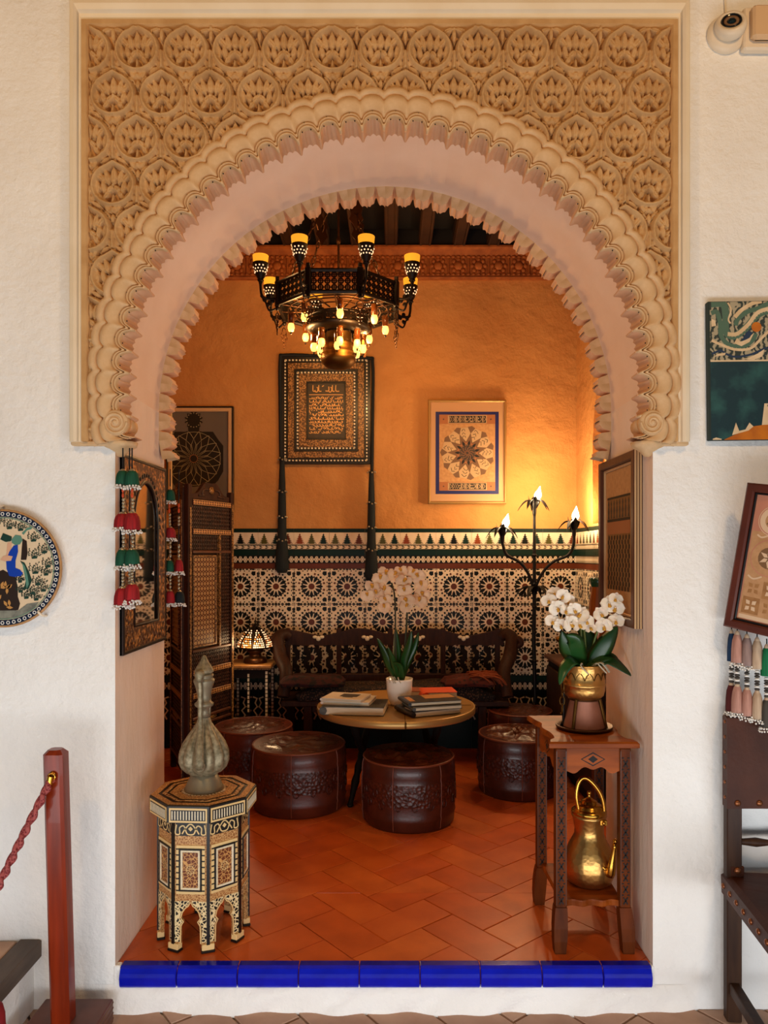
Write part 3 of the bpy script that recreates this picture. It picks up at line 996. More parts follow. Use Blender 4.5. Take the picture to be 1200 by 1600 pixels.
# volutes closing the archivolt, and the small corbels below them
for sg in (-1, 1):
    vx = XC + sg * .828; vz = at(0, 663, 0)[1]
    mb = MB()
    mb.lathe([(.040, 0), (.040, .026), (.036, .030), (0, .030)], 20, 0, M=Matrix.Translation((vx, -.004, vz)) @ Matrix.Rotation(PI / 2, 4, 'X'))
    sp = []
    for k in range(40):
        a_ = k / 39 * 2.3 * 2 * PI; r_ = .036 * (1 - k / 39 * .86)
        sp.append((vx - sg * r_ * math.cos(a_), -.034, vz - r_ * math.sin(a_)))
    mb.tube(sp, .005, 6, 0)
    mb.ell((vx, -.036, vz), (.008, .006, .008), 8, 5)
    # rolled sheet turning back under the arch
    mb.lathe([(.030, -.02), (.034, .02), (.028, .07), (.0, .085)], 14, 0, M=Matrix.Translation((vx - sg * .008, 0, vz)) @ Matrix.Rotation(-PI / 2, 4, 'X'))
    mb.build('volute', 'stucco_light', trim)
    mb = MB()
    cz = fz0 - .006
    prc = [(.0, -.036), (.012, -.034), (.022, -.022), (.034, -.012), (.05, -.004), (.055, .01), (0, .012)]
    mb.lathe([(max(r, .0001), z) for r, z in prc], 12, 0, c=(vx + sg * .004, .02, cz))
    mb.build('corbel', 'stucco_light', trim)
# ------------------------------------------------------------------ pictures and other things on the back wall
YW = YB - .0002
def rframe(mbx, x0, z0, x1, z1, wd, d0, d1, m=0, bev=.004):
    # mitred rectangular frame with a bevelled face, outer size x0..x1, z0..z1
    P = [(0, d0), (0, d1 - bev), (bev, d1), (wd - bev, d1), (wd, d1 - bev), (wd, d0)]
    cs = [((x0, z0), (1, 1)), ((x1, z0), (-1, 1)), ((x1, z1), (-1, -1)), ((x0, z1), (1, -1)), ((x0, z0), (1, 1))]
    G_ = [[(c[0] + n[0] * a, -d, c[1] + n[1] * a) for a, d in P] for c, n in cs]
    mbx.grid(G_, m, False)
    return mbx

# 1. big inlaid calligraphy panel with black cords
x0, z1 = at(441, 559, YB); x1, z0 = at(579, 726, YB)
xc, zc = (x0 + x1) / 2, (z0 + z1) / 2; W_, H_ = x1 - x0, z1 - z0
pic = thing('inlaid_panel', 'inlaid wooden panel with concentric borders and a metal script centre, black cord over it', 'picture', (xc, YW, zc))
w2, h2 = W_ / 2, H_ / 2
MB().box((0, -.007, 0), (W_ - .01, .012, H_ - .01)).build('backboard', 'ebony', pic)
bands = [(0, .018, 'ebony', .030), (.018, .012, 'pearl', .032), (.030, .012, 'ebony', .031), (.042, .040, 'inlay_gold', .034), (.082, .016, 'ebony', .031), (.098, .014, 'pearl', .030), (.112, .050, 'inlay_gold', .028), (.162, .010, 'ebony', .026)]
for o_, wd, m_, d in bands:
    mb = MB()
    if m_ == 'pearl':
        n = int((W_ - 2 * o_) / .022)
        for s_ in (-1, 1):
            for k in range(n):
                mb.box((-w2 + o_ + (k + .5) * (W_ - 2 * o_) / n, -d + .006, s_ * (h2 - o_ - wd / 2)), (.012, .012, wd * .75))
            m2 = int((H_ - 2 * o_) / .022)
            for k in range(m2):
                mb.box((s_ * (w2 - o_ - wd / 2), -d + .006, -h2 + o_ + (k + .5) * (H_ - 2 * o_) / m2), (wd * .75, .012, .012))
        mb.build('pearl_border', 'pearl', pic)
    else:
        rframe(mb, -w2 + o_, -h2 + o_, w2 - o_, h2 - o_, wd, .004, d, 0, .002)
        mb.build('inlaid_border' if m_ == 'inlay_gold' else 'black_border', m_, pic)
o_ = .172
mb = MB(); mb.prism(rect(-w2 + o_, -h2 + o_, w2 - o_, h2 - o_), .004, .018)
mb.build('calligraphy_field', 'inlay_fine', pic)
# raised metal script, line after line of small strokes
mb = MB(); rr = random.Random(4)
xa, xb = -w2 + o_ + .008, w2 - o_ - .008; za, zb = -h2 + o_ + .008, h2 - o_ - .010
def script(mbx, x0, x1, z0, z1, rr, m, d, lw, step):
    x = x0
    while x < x1 - step * .5:
        k = rr.random(); h = z1 - z0; s_ = step * (.7 + .6 * rr.random())
        xe = min(x + s_, x1)
        if k < .3: p = [(x + s_ * .3, z1), (x + s_ * .3, z0 + h * .2), (xe, z0 + h * .15)]
        elif k < .55: p = [(x, z0 + h * .3), (x + s_ * .3, z0 + h * .05), (x + s_ * .8, z0 + h * .1), (xe, z0 + h * .55), (x + s_ * .6, z0 + h * .7)]
        elif k < .75: p = [(x, z0 + h * .6), (x + s_ * .5, z0 + h * .9), (xe, z0 + h * .5), (x + s_ * .4, z0 + h * .3)]
        elif k < .9: p = [(x, z0 + h * .2), (xe, z0 + h * .2), (xe, z0 + h * .8)]
        else: p = [(x + s_ * .2, z0 + h * .8), (x + s_ * .6, z0 + h * .95)]
        mbx.strip(spline(p, 3), lw, d, m); x += s_ * .92
zz = zb - .055
mb.prism(rect(xa, zz - .014, xb, zz - .010), .018, .020)
script(mb, xa + .02, xb - .02, zz + .004, zb - .004, rr, 0, .0195, .006, .026)
zz -= .024
while zz > za + .02:
    script(mb, xa, xb, zz - .018, zz, rr, 0, .0195, .0042, .017); zz -= .0225
mb.build('script', 'script_metal', pic)
# black cord over the top edge and its two long tassels
mb = MB()
xl, xr = at(442, 0, YB)[0] - xc - .008, at(579.5, 0, YB)[0] - xc + .008
pts = spline([(xl, -.03, at(0, 720, YB)[1] - zc), (xl - .004, -.032, 0), (xl - .004, -.032, h2 - .03), (xl + .03, -.034, h2 + .008), (0, -.03, h2 + .002), (xr - .03, -.034, h2 - .010), (xr + .004, -.032, h2 - .05), (xr + .004, -.03, 0), (xr, -.03, at(0, 735, YB)[1] - zc)], 8)
mb.tube(pts, .011, 8)
mb.build('cord', 'black_cord', pic)
def long_tassel(px, ys, par, X0, Z0):
    x = at(px, 0, YB)[0] - X0
    zt, zb_ = at(0, ys[0], YB)[1] - Z0, at(0, ys[1], YB)[1] - Z0
    Ln = zt - zb_
    m = MB()
    pr = [(.012, 0), (.016, -.03 * Ln), (.021, -.20 * Ln), (.026, -.40 * Ln), (.029, -.62 * Ln), (.030, -.66 * Ln), (.040, -.80 * Ln), (.046, -.95 * Ln), (.030, -Ln)]
    m.lathe([(r, z) for r, z in reversed(pr)], 24, 0, lobes=12, amp=.12, c=(x, -.035, zt))
    t = m.build('tassel', 'tassel_black', par)
    for f in (.02, .30, .52, .72):
        b = MB(); r = .026 + .010 * f
        for k in range(9):
            q = 2 * PI * k / 9
            b.ell((x + r * math.cos(q), -.035 + r * math.sin(q), zt - f * Ln + .006 * math.sin(k * 2.4)), .0068, 6, 4)
        b.build('bead_ring', 'silver_bead', t)
long_tassel(442, (715, 895), pic, xc, zc)
long_tassel(580.5, (735, 908), pic, xc, zc)

# 2. framed print with the rosette, right
x0, z1 = at(668.5, 626.5, YB); x1, z0 = at(790, 788, YB)
xc, zc = (x0 + x1) / 2, (z0 + z1) / 2; w2, h2 = (x1 - x0) / 2, (z1 - z0) / 2
pic = thing('framed_print', 'gilt framed print of a rosette of lettered petals inside a dark blue border', 'picture', (xc, YW, zc))
rframe(MB(), -w2, -h2, w2, h2, .016, 0, .045, 0, .005).build('frame', 'gold_frame', pic)
MB().prism(rect(-w2 + .01, -h2 + .01, w2 - .01, h2 - .01), 0, .030).build('mat_board', 'mat_board', pic)
P2 = lambda px, py: (at(px, py, YB)[0] - xc, at(px, py, YB)[1] - zc)
def crp(cx, cy): return P2(640 + cx * .15, 600 + cy * .15)     # from the 1200x1467 enlargement
a, b = crp(268, 1150), crp(922, 298)
pb = MB(); pb.prism(rect(a[0], a[1], b[0], b[1]), .030, .0305); pb.build('blue_border', 'blue_border', pic)
a, b = crp(306, 1115), crp(885, 328)
pr_ = MB()
pr_.prism(rect(a[0], a[1], b[0], b[1]), .0305, .031, 0)
D = .0315
for (u0, v0, u1, v1) in ((306, 425, 885, 328), (306, 1115, 885, 1025)):
    p, q = crp(u0, v0), crp(u1, v1)
    pr_.sheet(rect(p[0], p[1], q[0], q[1]), D, 1)
    p, q = crp(395, max(v0, v1) - 6), crp(797, min(v0, v1) + 8)
    pr_.sheet(rect(p[0], p[1], q[0], q[1]), D + .0004, 2)
    p, q = crp(403, max(v0, v1) - 12), crp(789, min(v0, v1) + 14)
    pr_.sheet(rect(p[0], p[1], q[0], q[1]), D + .0008, 3)
    rr = random.Random(int(v0)); x = p[0]
    H3 = q[1] - p[1]
    while x < q[0] - .006:
        k = rr.random(); wd = .006 + .006 * rr.random()
        if k < .45: pr_.sheet(rect(x, p[1] + H3 * .1, x + .0035, q[1] - H3 * .06), D + .0012, 2); x += .006
        elif k < .8: 
            pr_.strip([(x, q[1] - H3 * .1), (x + wd, p[1] + H3 * .5), (x, p[1] + H3 * .15)], .003, D + .0012, 2); x += wd + .003
        else:
            pr_.sheet(rect(x, p[1] + H3 * .12, x + wd, p[1] + H3 * .32), D + .0012, 2); pr_.sheet(rect(x, p[1] + H3 * .55, x + wd * .6, p[1] + H3 * .75), D + .0012, 2); x += wd + .002
    for u in (350, 840):
        c_ = crp(u, (v0 + v1) / 2)
        pr_.sheet([(c_[0] + (.0075 if k % 2 == 0 else .003) * math.cos(k * PI / 8), c_[1] + (.0075 if k % 2 == 0 else .003) * math.sin(k * PI / 8)) for k in range(16)], D + .0004, 4)
c_ = crp(597, 725); R_ = abs(crp(880, 0)[0] - c_[0])
N11 = 11
star = []
for k in range(N11):
    a = PI / 2 + .12 + 2 * PI * (k + .5) / N11
    star += [(c_[0] + R_ * math.cos(a), c_[1] + R_ * math.sin(a)), (c_[0] + R_ * .915 * math.cos(a + PI / N11), c_[1] + R_ * .915 * math.sin(a + PI / N11))]
pr_.sheet(star, D, 5)
for k in range(N11):
    a = PI / 2 + .12 + 2 * PI * k / N11
    T_ = lambda pts: rotp([(x * R_, z * R_) for x, z in pts], a, *c_)
    pr_.sheet(T_([(.42, 0), (.70, .20), (.93, .13), (.93, -.13), (.70, -.20)]), D + .0004, 2)
    rr = random.Random(k + 20)
    for q in range(3):
        u = .56 + .12 * q
        pr_.strip(T_([(u, -.09 + .1 * rr.random()), (u + .07 * rr.random(), 0), (u + .08, .10 * rr.random()), (u + .01, .11)]), .0035, D + .0008, 3)
    pr_.sheet(T_([(.30, .0), (.40, .075), (.37, 0), (.40, -.075)]), D + .0005, 1)
    a += PI / N11
    pr_.sheet(T_([(.24, 0), (.36, .05), (.47, 0), (.36, -.05)]), D + .0006, 3)
pr_.sheet(circ(c_[0], c_[1], R_ * .27, 22), D + .0006, 6)
for k in range(11):
    a = 2 * PI * k / 11
    pr_.strip([(c_[0] + R_ * .05 * math.cos(a), c_[1] + R_ * .05 * math.sin(a)), (c_[0] + R_ * .16 * math.cos(a + .4), c_[1] + R_ * .16 * math.sin(a + .4)), (c_[0] + R_ * .25 * math.cos(a), c_[1] + R_ * .25 * math.sin(a))], .0022, D + .001, 1)
pr_.build('print', ['print_gold', 'print_rust', 'print_cream', 'print_black', 'print_dark', 'print_brown', 'print_dark'], pic)

# 3. dark poster with a geometric star, left, half behind the folding screen
x0, z1 = at(262, 636, YB); x1, z0 = at(366, 797, YB)
xc, zc = (x0 + x1) / 2, (z0 + z1) / 2; w2, h2 = (x1 - x0) / 2, (z1 - z0) / 2
pic = thing('framed_poster', 'dark poster of a many pointed star in a thin frame, behind the screen', 'picture', (xc, YW, zc))
fm = MB(); rframe(fm, -w2, -h2, w2, h2, .009, 0, .035, 1, .002); rframe(fm, -w2 + .009, -h2 + .009, w2 - .009, h2 - .009, .026, 0, .030, 0, .004)
fm.build('frame', ['pale_frame', 'ebony'], pic)
ps = MB(); ps.prism(rect(-w2 + .03, -h2 + .03, w2 - .03, h2 - .03), 0, .012, 0)
P2 = lambda px, py: (at(px, py, YB)[0] - xc, at(px, py, YB)[1] - zc)
c_ = P2(303.5, 717); D = .0125; k_ = 1 / 235.7
def spx(poly): return [(c_[0] + x * k_, c_[1] + z * k_) for x, z in poly]
oct_ = [(-38, 18), (-30, 42), (30, 42), (38, 30), (46, 20), (46, -20), (38, -34), (30, -42), (-30, -42), (-38, -30)]
ps.sheet(spx(oct_), D, 1)
ps.sheet(spx(circ(0, 0, 44, 24)), D + .0002, 1)
ps.sheet(spx([(-8, 38), (-9, 50), (-5, 54), (5, 54), (9, 50), (8, 38)]), D + .0003, 1)
ps.sheet(spx([(0 + (15 if k % 2 else 11) * math.cos(k * PI / 12), 60 + (15 if k % 2 else 11) * math.sin(k * PI / 12)) for k in range(24)]), D + .0004, 1)
for k in range(16):
    a = k * PI / 8
    T_ = lambda pts: spx(rotp(pts, a))
    ps.strip(T_([(6, 0), (22, 3.6), (31, 0), (22, -3.6)]), .0032, D + .0006, 2, closed=True)
    ps.strip(T_([(31, 0), (40, 6), (42, 8)]), .003, D + .0006, 2)
    ps.strip(T_([(31, 0), (40, -6), (42, -8)]), .003, D + .0006, 2)
    ps.sheet(spx([(0 + 11 * math.cos(a) + .9 * math.cos(q * PI / 3), 60 + 11 * math.sin(a) + .9 * math.sin(q * PI / 3)) for q in range(6)]), D + .0008, 2)
ps.strip(spx(circ(0, 0, 41.5, 48)), .0025, D + .0006, 2, closed=True)
ps.strip(spx(circ(0, 0, 6, 16)), .003, D + .0008, 3, closed=True)
ps.build('print', ['poster_grey', 'poster_dark', 'poster_line', 'print_rust'], pic)

# ------------------------------------------------------------------ chandelier
ch = thing('chandelier', 'large black pierced metal chandelier with amber cups, glowing tube bulbs and a brass bowl', 'chandelier', (at(529, 0, 1.54)[0], 1.54, 2.60))
def pierced(wd, hh, th, n, name):
    m = MB()
    b = .010
    m.box((0, 0, hh / 2 - b / 2), (wd, th, b)); m.box((0, 0, -hh / 2 + b / 2), (wd, th, b))
    m.box((-wd / 2 + b / 2, 0, 0), (b, th, hh - 2 * b)); m.box((wd / 2 - b / 2, 0, 0), (b, th, hh - 2 * b))
    rows = max(1, int((hh - 2 * b) / .030))
    cw = (wd - 2 * b) / n; rh = (hh - 2 * b) / rows
    for i in range(n):
        for j in range(rows):
            cx = -wd / 2 + b + (i + .5) * cw; cz = -hh / 2 + b + (j + .5) * rh
            r0, r1 = min(cw, rh) * .52, min(cw, rh) * .26
            o = circ(cx, cz, r0, 10, (i + j) * .3); q = circ(cx, cz, r1, 10, (i + j) * .3)
            m.add([(p[0], -th * .3, p[1]) for p in o] + [(p[0], -th * .3, p[1]) for p in q] + [(p[0], th * .3, p[1]) for p in o] + [(p[0], th * .3, p[1]) for p in q],
                  [(a, (a + 1) % 10, 10 + (a + 1) % 10, 10 + a) for a in range(10)] + [(20 + a, 30 + a, 30 + (a + 1) % 10, 20 + (a + 1) % 10) for a in range(10)], 0)
            m.box((cx, 0, cz), (cw * .16, th * .5, rh * 1.02)); m.box((cx, 0, cz), (cw * 1.02, th * .5, rh * .16))
    return m.mesh(name, 'dark_bronze')
RR = .30; side = 2 * RR * math.tan(PI / 8) * 1.0
pan = pierced(side, .11, .006, 7, 'pierced_panel')
for k in range(8):
    a = -PI / 2 + k * PI / 4
    link('pierced_panel', pan, ch, (RR * math.cos(a), RR * math.sin(a), 0), (0, 0, a + PI / 2))
    av = a + PI / 8; rv = RR / math.cos(PI / 8)
    m = MB(); m.box((0, 0, 0), (.030, .022, .135), 0, .005)
    m.box((0, 0, .075), (.016, .016, .02)); m.ell((0, 0, -.074), .012, 6, 4)
    link('post', m.mesh('post', 'dark_bronze'), ch, (rv * math.cos(av), rv * math.sin(av), 0), (0, 0, av + PI / 2))
m = MB()
for z in (-.052, .052):
    rv = RR / math.cos(PI / 8)
    m.tube([(rv * math.cos(-PI / 2 + PI / 8 + k * PI / 4), rv * math.sin(-PI / 2 + PI / 8 + k * PI / 4), z) for k in range(8)], .010, 6, closed=True, smooth=False)
m.build('ring_rail', 'dark_bronze', ch)
# inner floor of the ring: pierced spokes
m = MB()
for k in range(16):
    a = k * PI / 8
    m.tube([(.10 * math.cos(a), .10 * math.sin(a), -.055), (.295 * math.cos(a), .295 * math.sin(a), -.05)], .004, 5)
for r in (.16, .22, .26):
    m.tube([(r * math.cos(q * PI / 12), r * math.sin(q * PI / 12), -.053) for q in range(24)], .004, 5, closed=True)
m.build('spokes', 'bronze', ch)
# cups on arms
cup_m = MB()
cup_m.lathe([(.006, -.085), (.010, -.07), (.012, -.062), (.020, -.05), (.033, 0), (.034, .004), (.031, .004)], 16, 0, caps=False)
glass_m = MB(); glass_m.lathe([(.030, -.002), (.034, .036), (.031, .036), (.027, .0)], 16, 0, caps=False)
glass_m.lathe([(.0285, .020), (.0001, .022)], 16, 0, caps=False)
dots = MB()
rr = random.Random(9)
for k in range(12):
    for j in range(3):
        if rr.random() < .75:
            q = 2 * PI * k / 12 + j * .3; z = -.012 - j * .012
            r = .020 + .013 * (z + .05) / .05
            dots.ell((r * math.cos(q), r * math.sin(q), z), (.0036, .0036, .0036), 5, 3)
cme, gme, dme = cup_m.mesh('cup', 'dark_bronze'), glass_m.mesh('glass', 'amber_glass'), dots.mesh('pierced_lights', 'bead_glow')
arm = MB()
arm.tube(spline([(.0, 0, .0), (.03, 0, -.012), (.075, 0, -.005), (.085, 0, .045), (.085, 0, .085)], 5), .007, 6)
arm.tube(spline([(.0, 0, -.05), (.04, 0, -.07), (.06, 0, -.03), (.085, 0, .0)], 5), .005, 6)
arm.ell((.085, 0, .075), (.018, .018, .008), 8, 4)
for q in range(4): arm.ell((.045 + .02 * math.cos(q * PI / 2), 0, -.02 + .02 * math.sin(q * PI / 2)), (.012, .004, .012), 6, 4)
ame = arm.mesh('arm', 'dark_bronze')
for k in range(8):
    a = -PI / 2 + PI / 8 + k * PI / 4
    rv = RR / math.cos(PI / 8)
    link('arm', ame, ch, (rv * math.cos(a), rv * math.sin(a), -.02), (0, 0, a))
    R2 = rv + .085
    c = link('cup', cme, ch, (R2 * math.cos(a), R2 * math.sin(a), .135)); c.scale = (1.18, 1.18, 1.18)
    link('glass', gme, c); link('pierced_lights', dme, c)
# hanging tube lamps below the ring
tube = MB()
tube.lathe([(.016, .0), (.016, -.055), (.013, -.055)], 12, 0, caps=False)
bulb = MB(); bulb.lathe([(.0001, -.098), (.012, -.094), (.0175, -.080), (.017, -.066), (.013, -.055), (.0001, -.05)], 12, 0)
tip = MB(); tip.ell((0, 0, -.104), (.005, .005, .008), 6, 4)
tme, bme_, tpm = tube.mesh('tube', 'tube_glass'), bulb.mesh('bulb', 'bulb_glow'), tip.mesh('tip', 'dark_bronze')
def tube_lamp(x, y, z, s=1.0):
    t = link('lamp_tube', tme, ch, (x, y, z)); t.scale = (s, s, s)
    link('bulb', bme_, t); link('tip', tpm, t)
for k in range(8):
    a = -PI / 2 + k * PI / 4 + .10
    tube_lamp(.245 * math.cos(a), .245 * math.sin(a), -.065)
# second tier
m2 = pierced(.125, .05, .005, 5, 'pierced_panel')
for k in range(8):
    a = -PI / 2 + k * PI / 4
    link('pierced_panel', m2, ch, (.15 * math.cos(a), .15 * math.sin(a), -.115), (0, 0, a + PI / 2))
m = MB()
m.lathe([(.165, -.135), (.17, -.142), (.15, -.155), (.10, -.165), (.10, -.150), (.15, -.140)], 24, 0, caps=False)
m.tube([(.16 * math.cos(q * PI / 12), .16 * math.sin(q * PI / 12), -.088) for q in range(24)], .006, 6, closed=True)
m.build('lower_tray', 'dark_bronze', ch)
for k in range(8):
    a = -PI / 2 + k * PI / 4 + .12
    tube_lamp(.128 * math.cos(a), .128 * math.sin(a), -.165)
m = MB()
m.lathe([(.0001, -.352), (.03, -.350), (.065, -.338), (.088, -.315), (.094, -.29), (.088, -.285), (.095, -.275), (.082, -.262), (.078, -.235), (.084, -.225), (.07, -.215), (.07, -.165)], 28, 0, caps=False)
m.build('bowl', 'brass_dark', ch)
for k in range(6):
    a = -PI / 2 + k * PI / 3
    tube_lamp(.108 * math.cos(a), .108 * math.sin(a), -.19, .9)
# pendants of pierced drops
pend = MB()
pend.tube([(0, 0, .04), (0, 0, .0)], .002, 4)
for (x, z, r) in ((0, -.018, .020), (-.018, -.042, .013), (.018, -.042, .013), (0, -.045, .010), (-.009, -.064, .010), (.009, -.064, .010), (0, -.085, .009), (0, -.102, .005)):
    pend.tube([(x + r * math.cos(q * PI / 5), 0, z + r * math.sin(q * PI / 5)) for q in range(10)], .0028, 5, closed=True)
pme = pend.mesh('pendant', 'bronze')
for k in range(8):
    a = -PI / 2 + PI / 8 + k * PI / 4
    link('pendant', pme, ch, (.325 * math.cos(a), .325 * math.sin(a), -.10), (0, 0, a + PI / 2))
# suspension: three chains with pierced plates and a rod to the ceiling
def chain(p, q, name='chain', r=.0035, L=.04):
    m = MB(); p, q = Vector(p), Vector(q); n = max(2, int((q - p).length / L)); d = (q - p) / n; t = d.normalized()
    a = t.cross(Vector((0, 0, 1)) if abs(t.z) < .9 else Vector((0, 1, 0))).normalized(); b = t.cross(a)
    for i in range(n):
        c = p + d * (i + .5); w_ = a if i % 2 else b
        m.tube([tuple(c + t * (d.length * .60 * math.cos(s_ * PI / 4)) + w_ * (.009 * math.sin(s_ * PI / 4))) for s_ in range(8)], r, 5, closed=True)
    return m
top = (0, 0, ZCEIL - .02 - 2.60 - .10)
for k in range(4):
    a = -PI / 2 + PI / 4 + k * PI / 2
    p = (.30 * math.cos(a), .30 * math.sin(a), .065)
    chain(p, (top[0] + (p[0] - top[0]) * .12, p[1] * .12, top[2] * .9)).build('chain', 'bronze', ch)
    f = .62
    pl = MB()
    o = [(0, .075), (.018, .05), (.036, .03), (.024, 0), (.036, -.03), (.016, -.055), (0, -.085), (-.016, -.055), (-.036, -.03), (-.024, 0), (-.036, .03), (-.018, .05)]
    pl.prism(o, -.002, .002)
    pl.build('plate', 'bronze', ch, (p[0] * (1 - f * .88), p[1] * (1 - f * .88), .065 + (top[2] * .9 - .065) * f), (0, 0, .3 * k))
m = MB(); m.tube([(0, 0, -.16), (0, 0, top[2] + .05)], .006, 6)
for z in (.05, .16, .32, .50): m.ell((0, 0, z), (.012, .012, .022), 8, 5)
m.lathe([(.0001, top[2] - .02), (.05, top[2] + .02), (.07, top[2] + .10)], 16)
m.build('rod', 'bronze', ch)
cxx = ch.location.x
for k in range(3):
    a = -PI / 2 + .5 + k * 2 * PI / 3
    light('tube_glow', 'POINT', (cxx + .235 * math.cos(a), 1.54 + .235 * math.sin(a), 2.40), 7.5, (1, .54, .19), .04)
for k in (0, 2, 4, 6):
    a = -PI / 2 + PI / 8 + k * PI / 4
    light('cup_glow', 'POINT', (cxx + .40 * math.cos(a), 1.54 + .40 * math.sin(a), 2.82), 2.0, (1, .54, .19), .03)

# ------------------------------------------------------------------ iron floor lamp with three lily lights
LY = 2.30
lx = at(835, 0, LY)[0]
fl = thing('floor_lamp', 'black wrought iron floor lamp with three lily shaped candle lights beside the bench', 'lamp', (lx, LY, 0))
m = MB()
m.tube([(0, 0, .02), (.004, 0, .4), (-.004, 0, .75), (0, 0, 1.0), (0, 0, at(0, 806, LY)[1])], [.013, .012, .013, .012, .009], 8)
for z in (.35, .62, .80, .96, 1.1, 1.28): m.ell((0, 0, z), (.017, .017, .012), 8, 5)
m.build('stem', 'iron', fl)
m = MB()
for k in range(3):
    a = PI / 2 + k * PI / 2
    m.tube(spline([(0, 0, .12), (.04 * math.cos(a), .04 * math.sin(a), .10), (.08 * math.cos(a), .08 * math.sin(a), .02), (.12 * math.cos(a), .12 * math.sin(a), .012)], 5), .010, 6)
m.build('base', 'iron', fl)
def petal_blade(L, W, droop, thick=.003):
    rows = []
    for i in range(9):
        t = i / 8
        x = L * (1 - math.cos(t * PI * .62)) / 1.37 if droop else L * .35 * t
        z = (.62 * L * math.sin(t * PI * .9) - .30 * L * t * t) if droop else L * t
        wv = W * math.sin(PI * min(1, .12 + t * .88)) ** .7 * (1 if t < 1 else .05)
        rows.append([(x + .2 * wv * wv / W, -wv / 2, z), (x, 0, z - thick - .10 * wv), (x + .2 * wv * wv / W, wv / 2, z), (x, 0, z + thick - .10 * wv)])
    return rows
def lily(x, y, z, tilt):
    f = bpy.data.objects.new('lily', None)
    m = MB()
    m.lathe([(.008, -.05), (.012, -.03), (.014, .0), (.019, .03), (.016, .05)], 10)
    for k in range(5):
        M_ = Matrix.Rotation(k * 2 * PI / 5 + .3, 4, 'Z')
        m.grid(petal_blade(.105, .036, True), 0, True, M_, True)
    for k in range(4):
        M_ = Matrix.Rotation(k * PI / 2, 4, 'Z') @ Matrix.Translation((.010, 0, .0))
        m.grid(petal_blade(.080, .034, False), 0, True, M_, True)
    o = m.build('lily_cup', 'iron', fl, (x - lx, y - LY, z), (0, 0, 0))
    b = MB()
    M_ = Matrix.Rotation(tilt, 4, 'Y')
    b.lathe([(.012, .030), (.013, .06), (.020, .072), (.023, .085), (.018, .105), (.009, .122), (.004, .138), (.0001, .145)], 12, 0, M=M_)
    b.build('flame_bulb', 'flame_glow', o)
    c = Vector((x, y, z)) + M_ @ Vector((0, 0, .10))
    light('flame_glow', 'POINT', tuple(c + Vector((0, -.035, .03))), 8.5, (1, .70, .38), .03)
zt = at(0, 800, LY)[1]
lily(lx, LY, zt + .02, .25)
for px, py, dy in ((785, 838, -.02), (897, 828, -.12)):
    yy = LY + dy
    X, Z = at(px, py, yy)
    m = MB()
    d = X - lx
    m.tube(spline([(0, 0, 1.06), (d * .18, dy * .2, 1.16), (d * .45, dy * .5, 1.235), (d * .85, dy * .85, 1.28), (d * .98, dy, 1.34), (d, dy, Z - .03)], 6), [.011] * 31, 8) if False else m.tube(spline([(0, 0, 1.06), (d * .18, dy * .2, 1.16), (d * .45, dy * .5, 1.235), (d * .85, dy * .85, 1.28), (d * .98, dy, 1.34), (d, dy, Z - .03)], 6), .0095, 8)
    m.build('arm', 'iron', fl)
    lily(X, yy, Z, .25 if px < 800 else .1)
m = MB()
for k in range(6):
    M_ = Matrix.Translation((0, 0, 1.02)) @ Matrix.Rotation(k * PI / 3, 4, 'Z')
    m.grid(petal_blade(.13, .040, True), 0, True, M_, True)
m.build('leaf_collar', 'iron', fl)

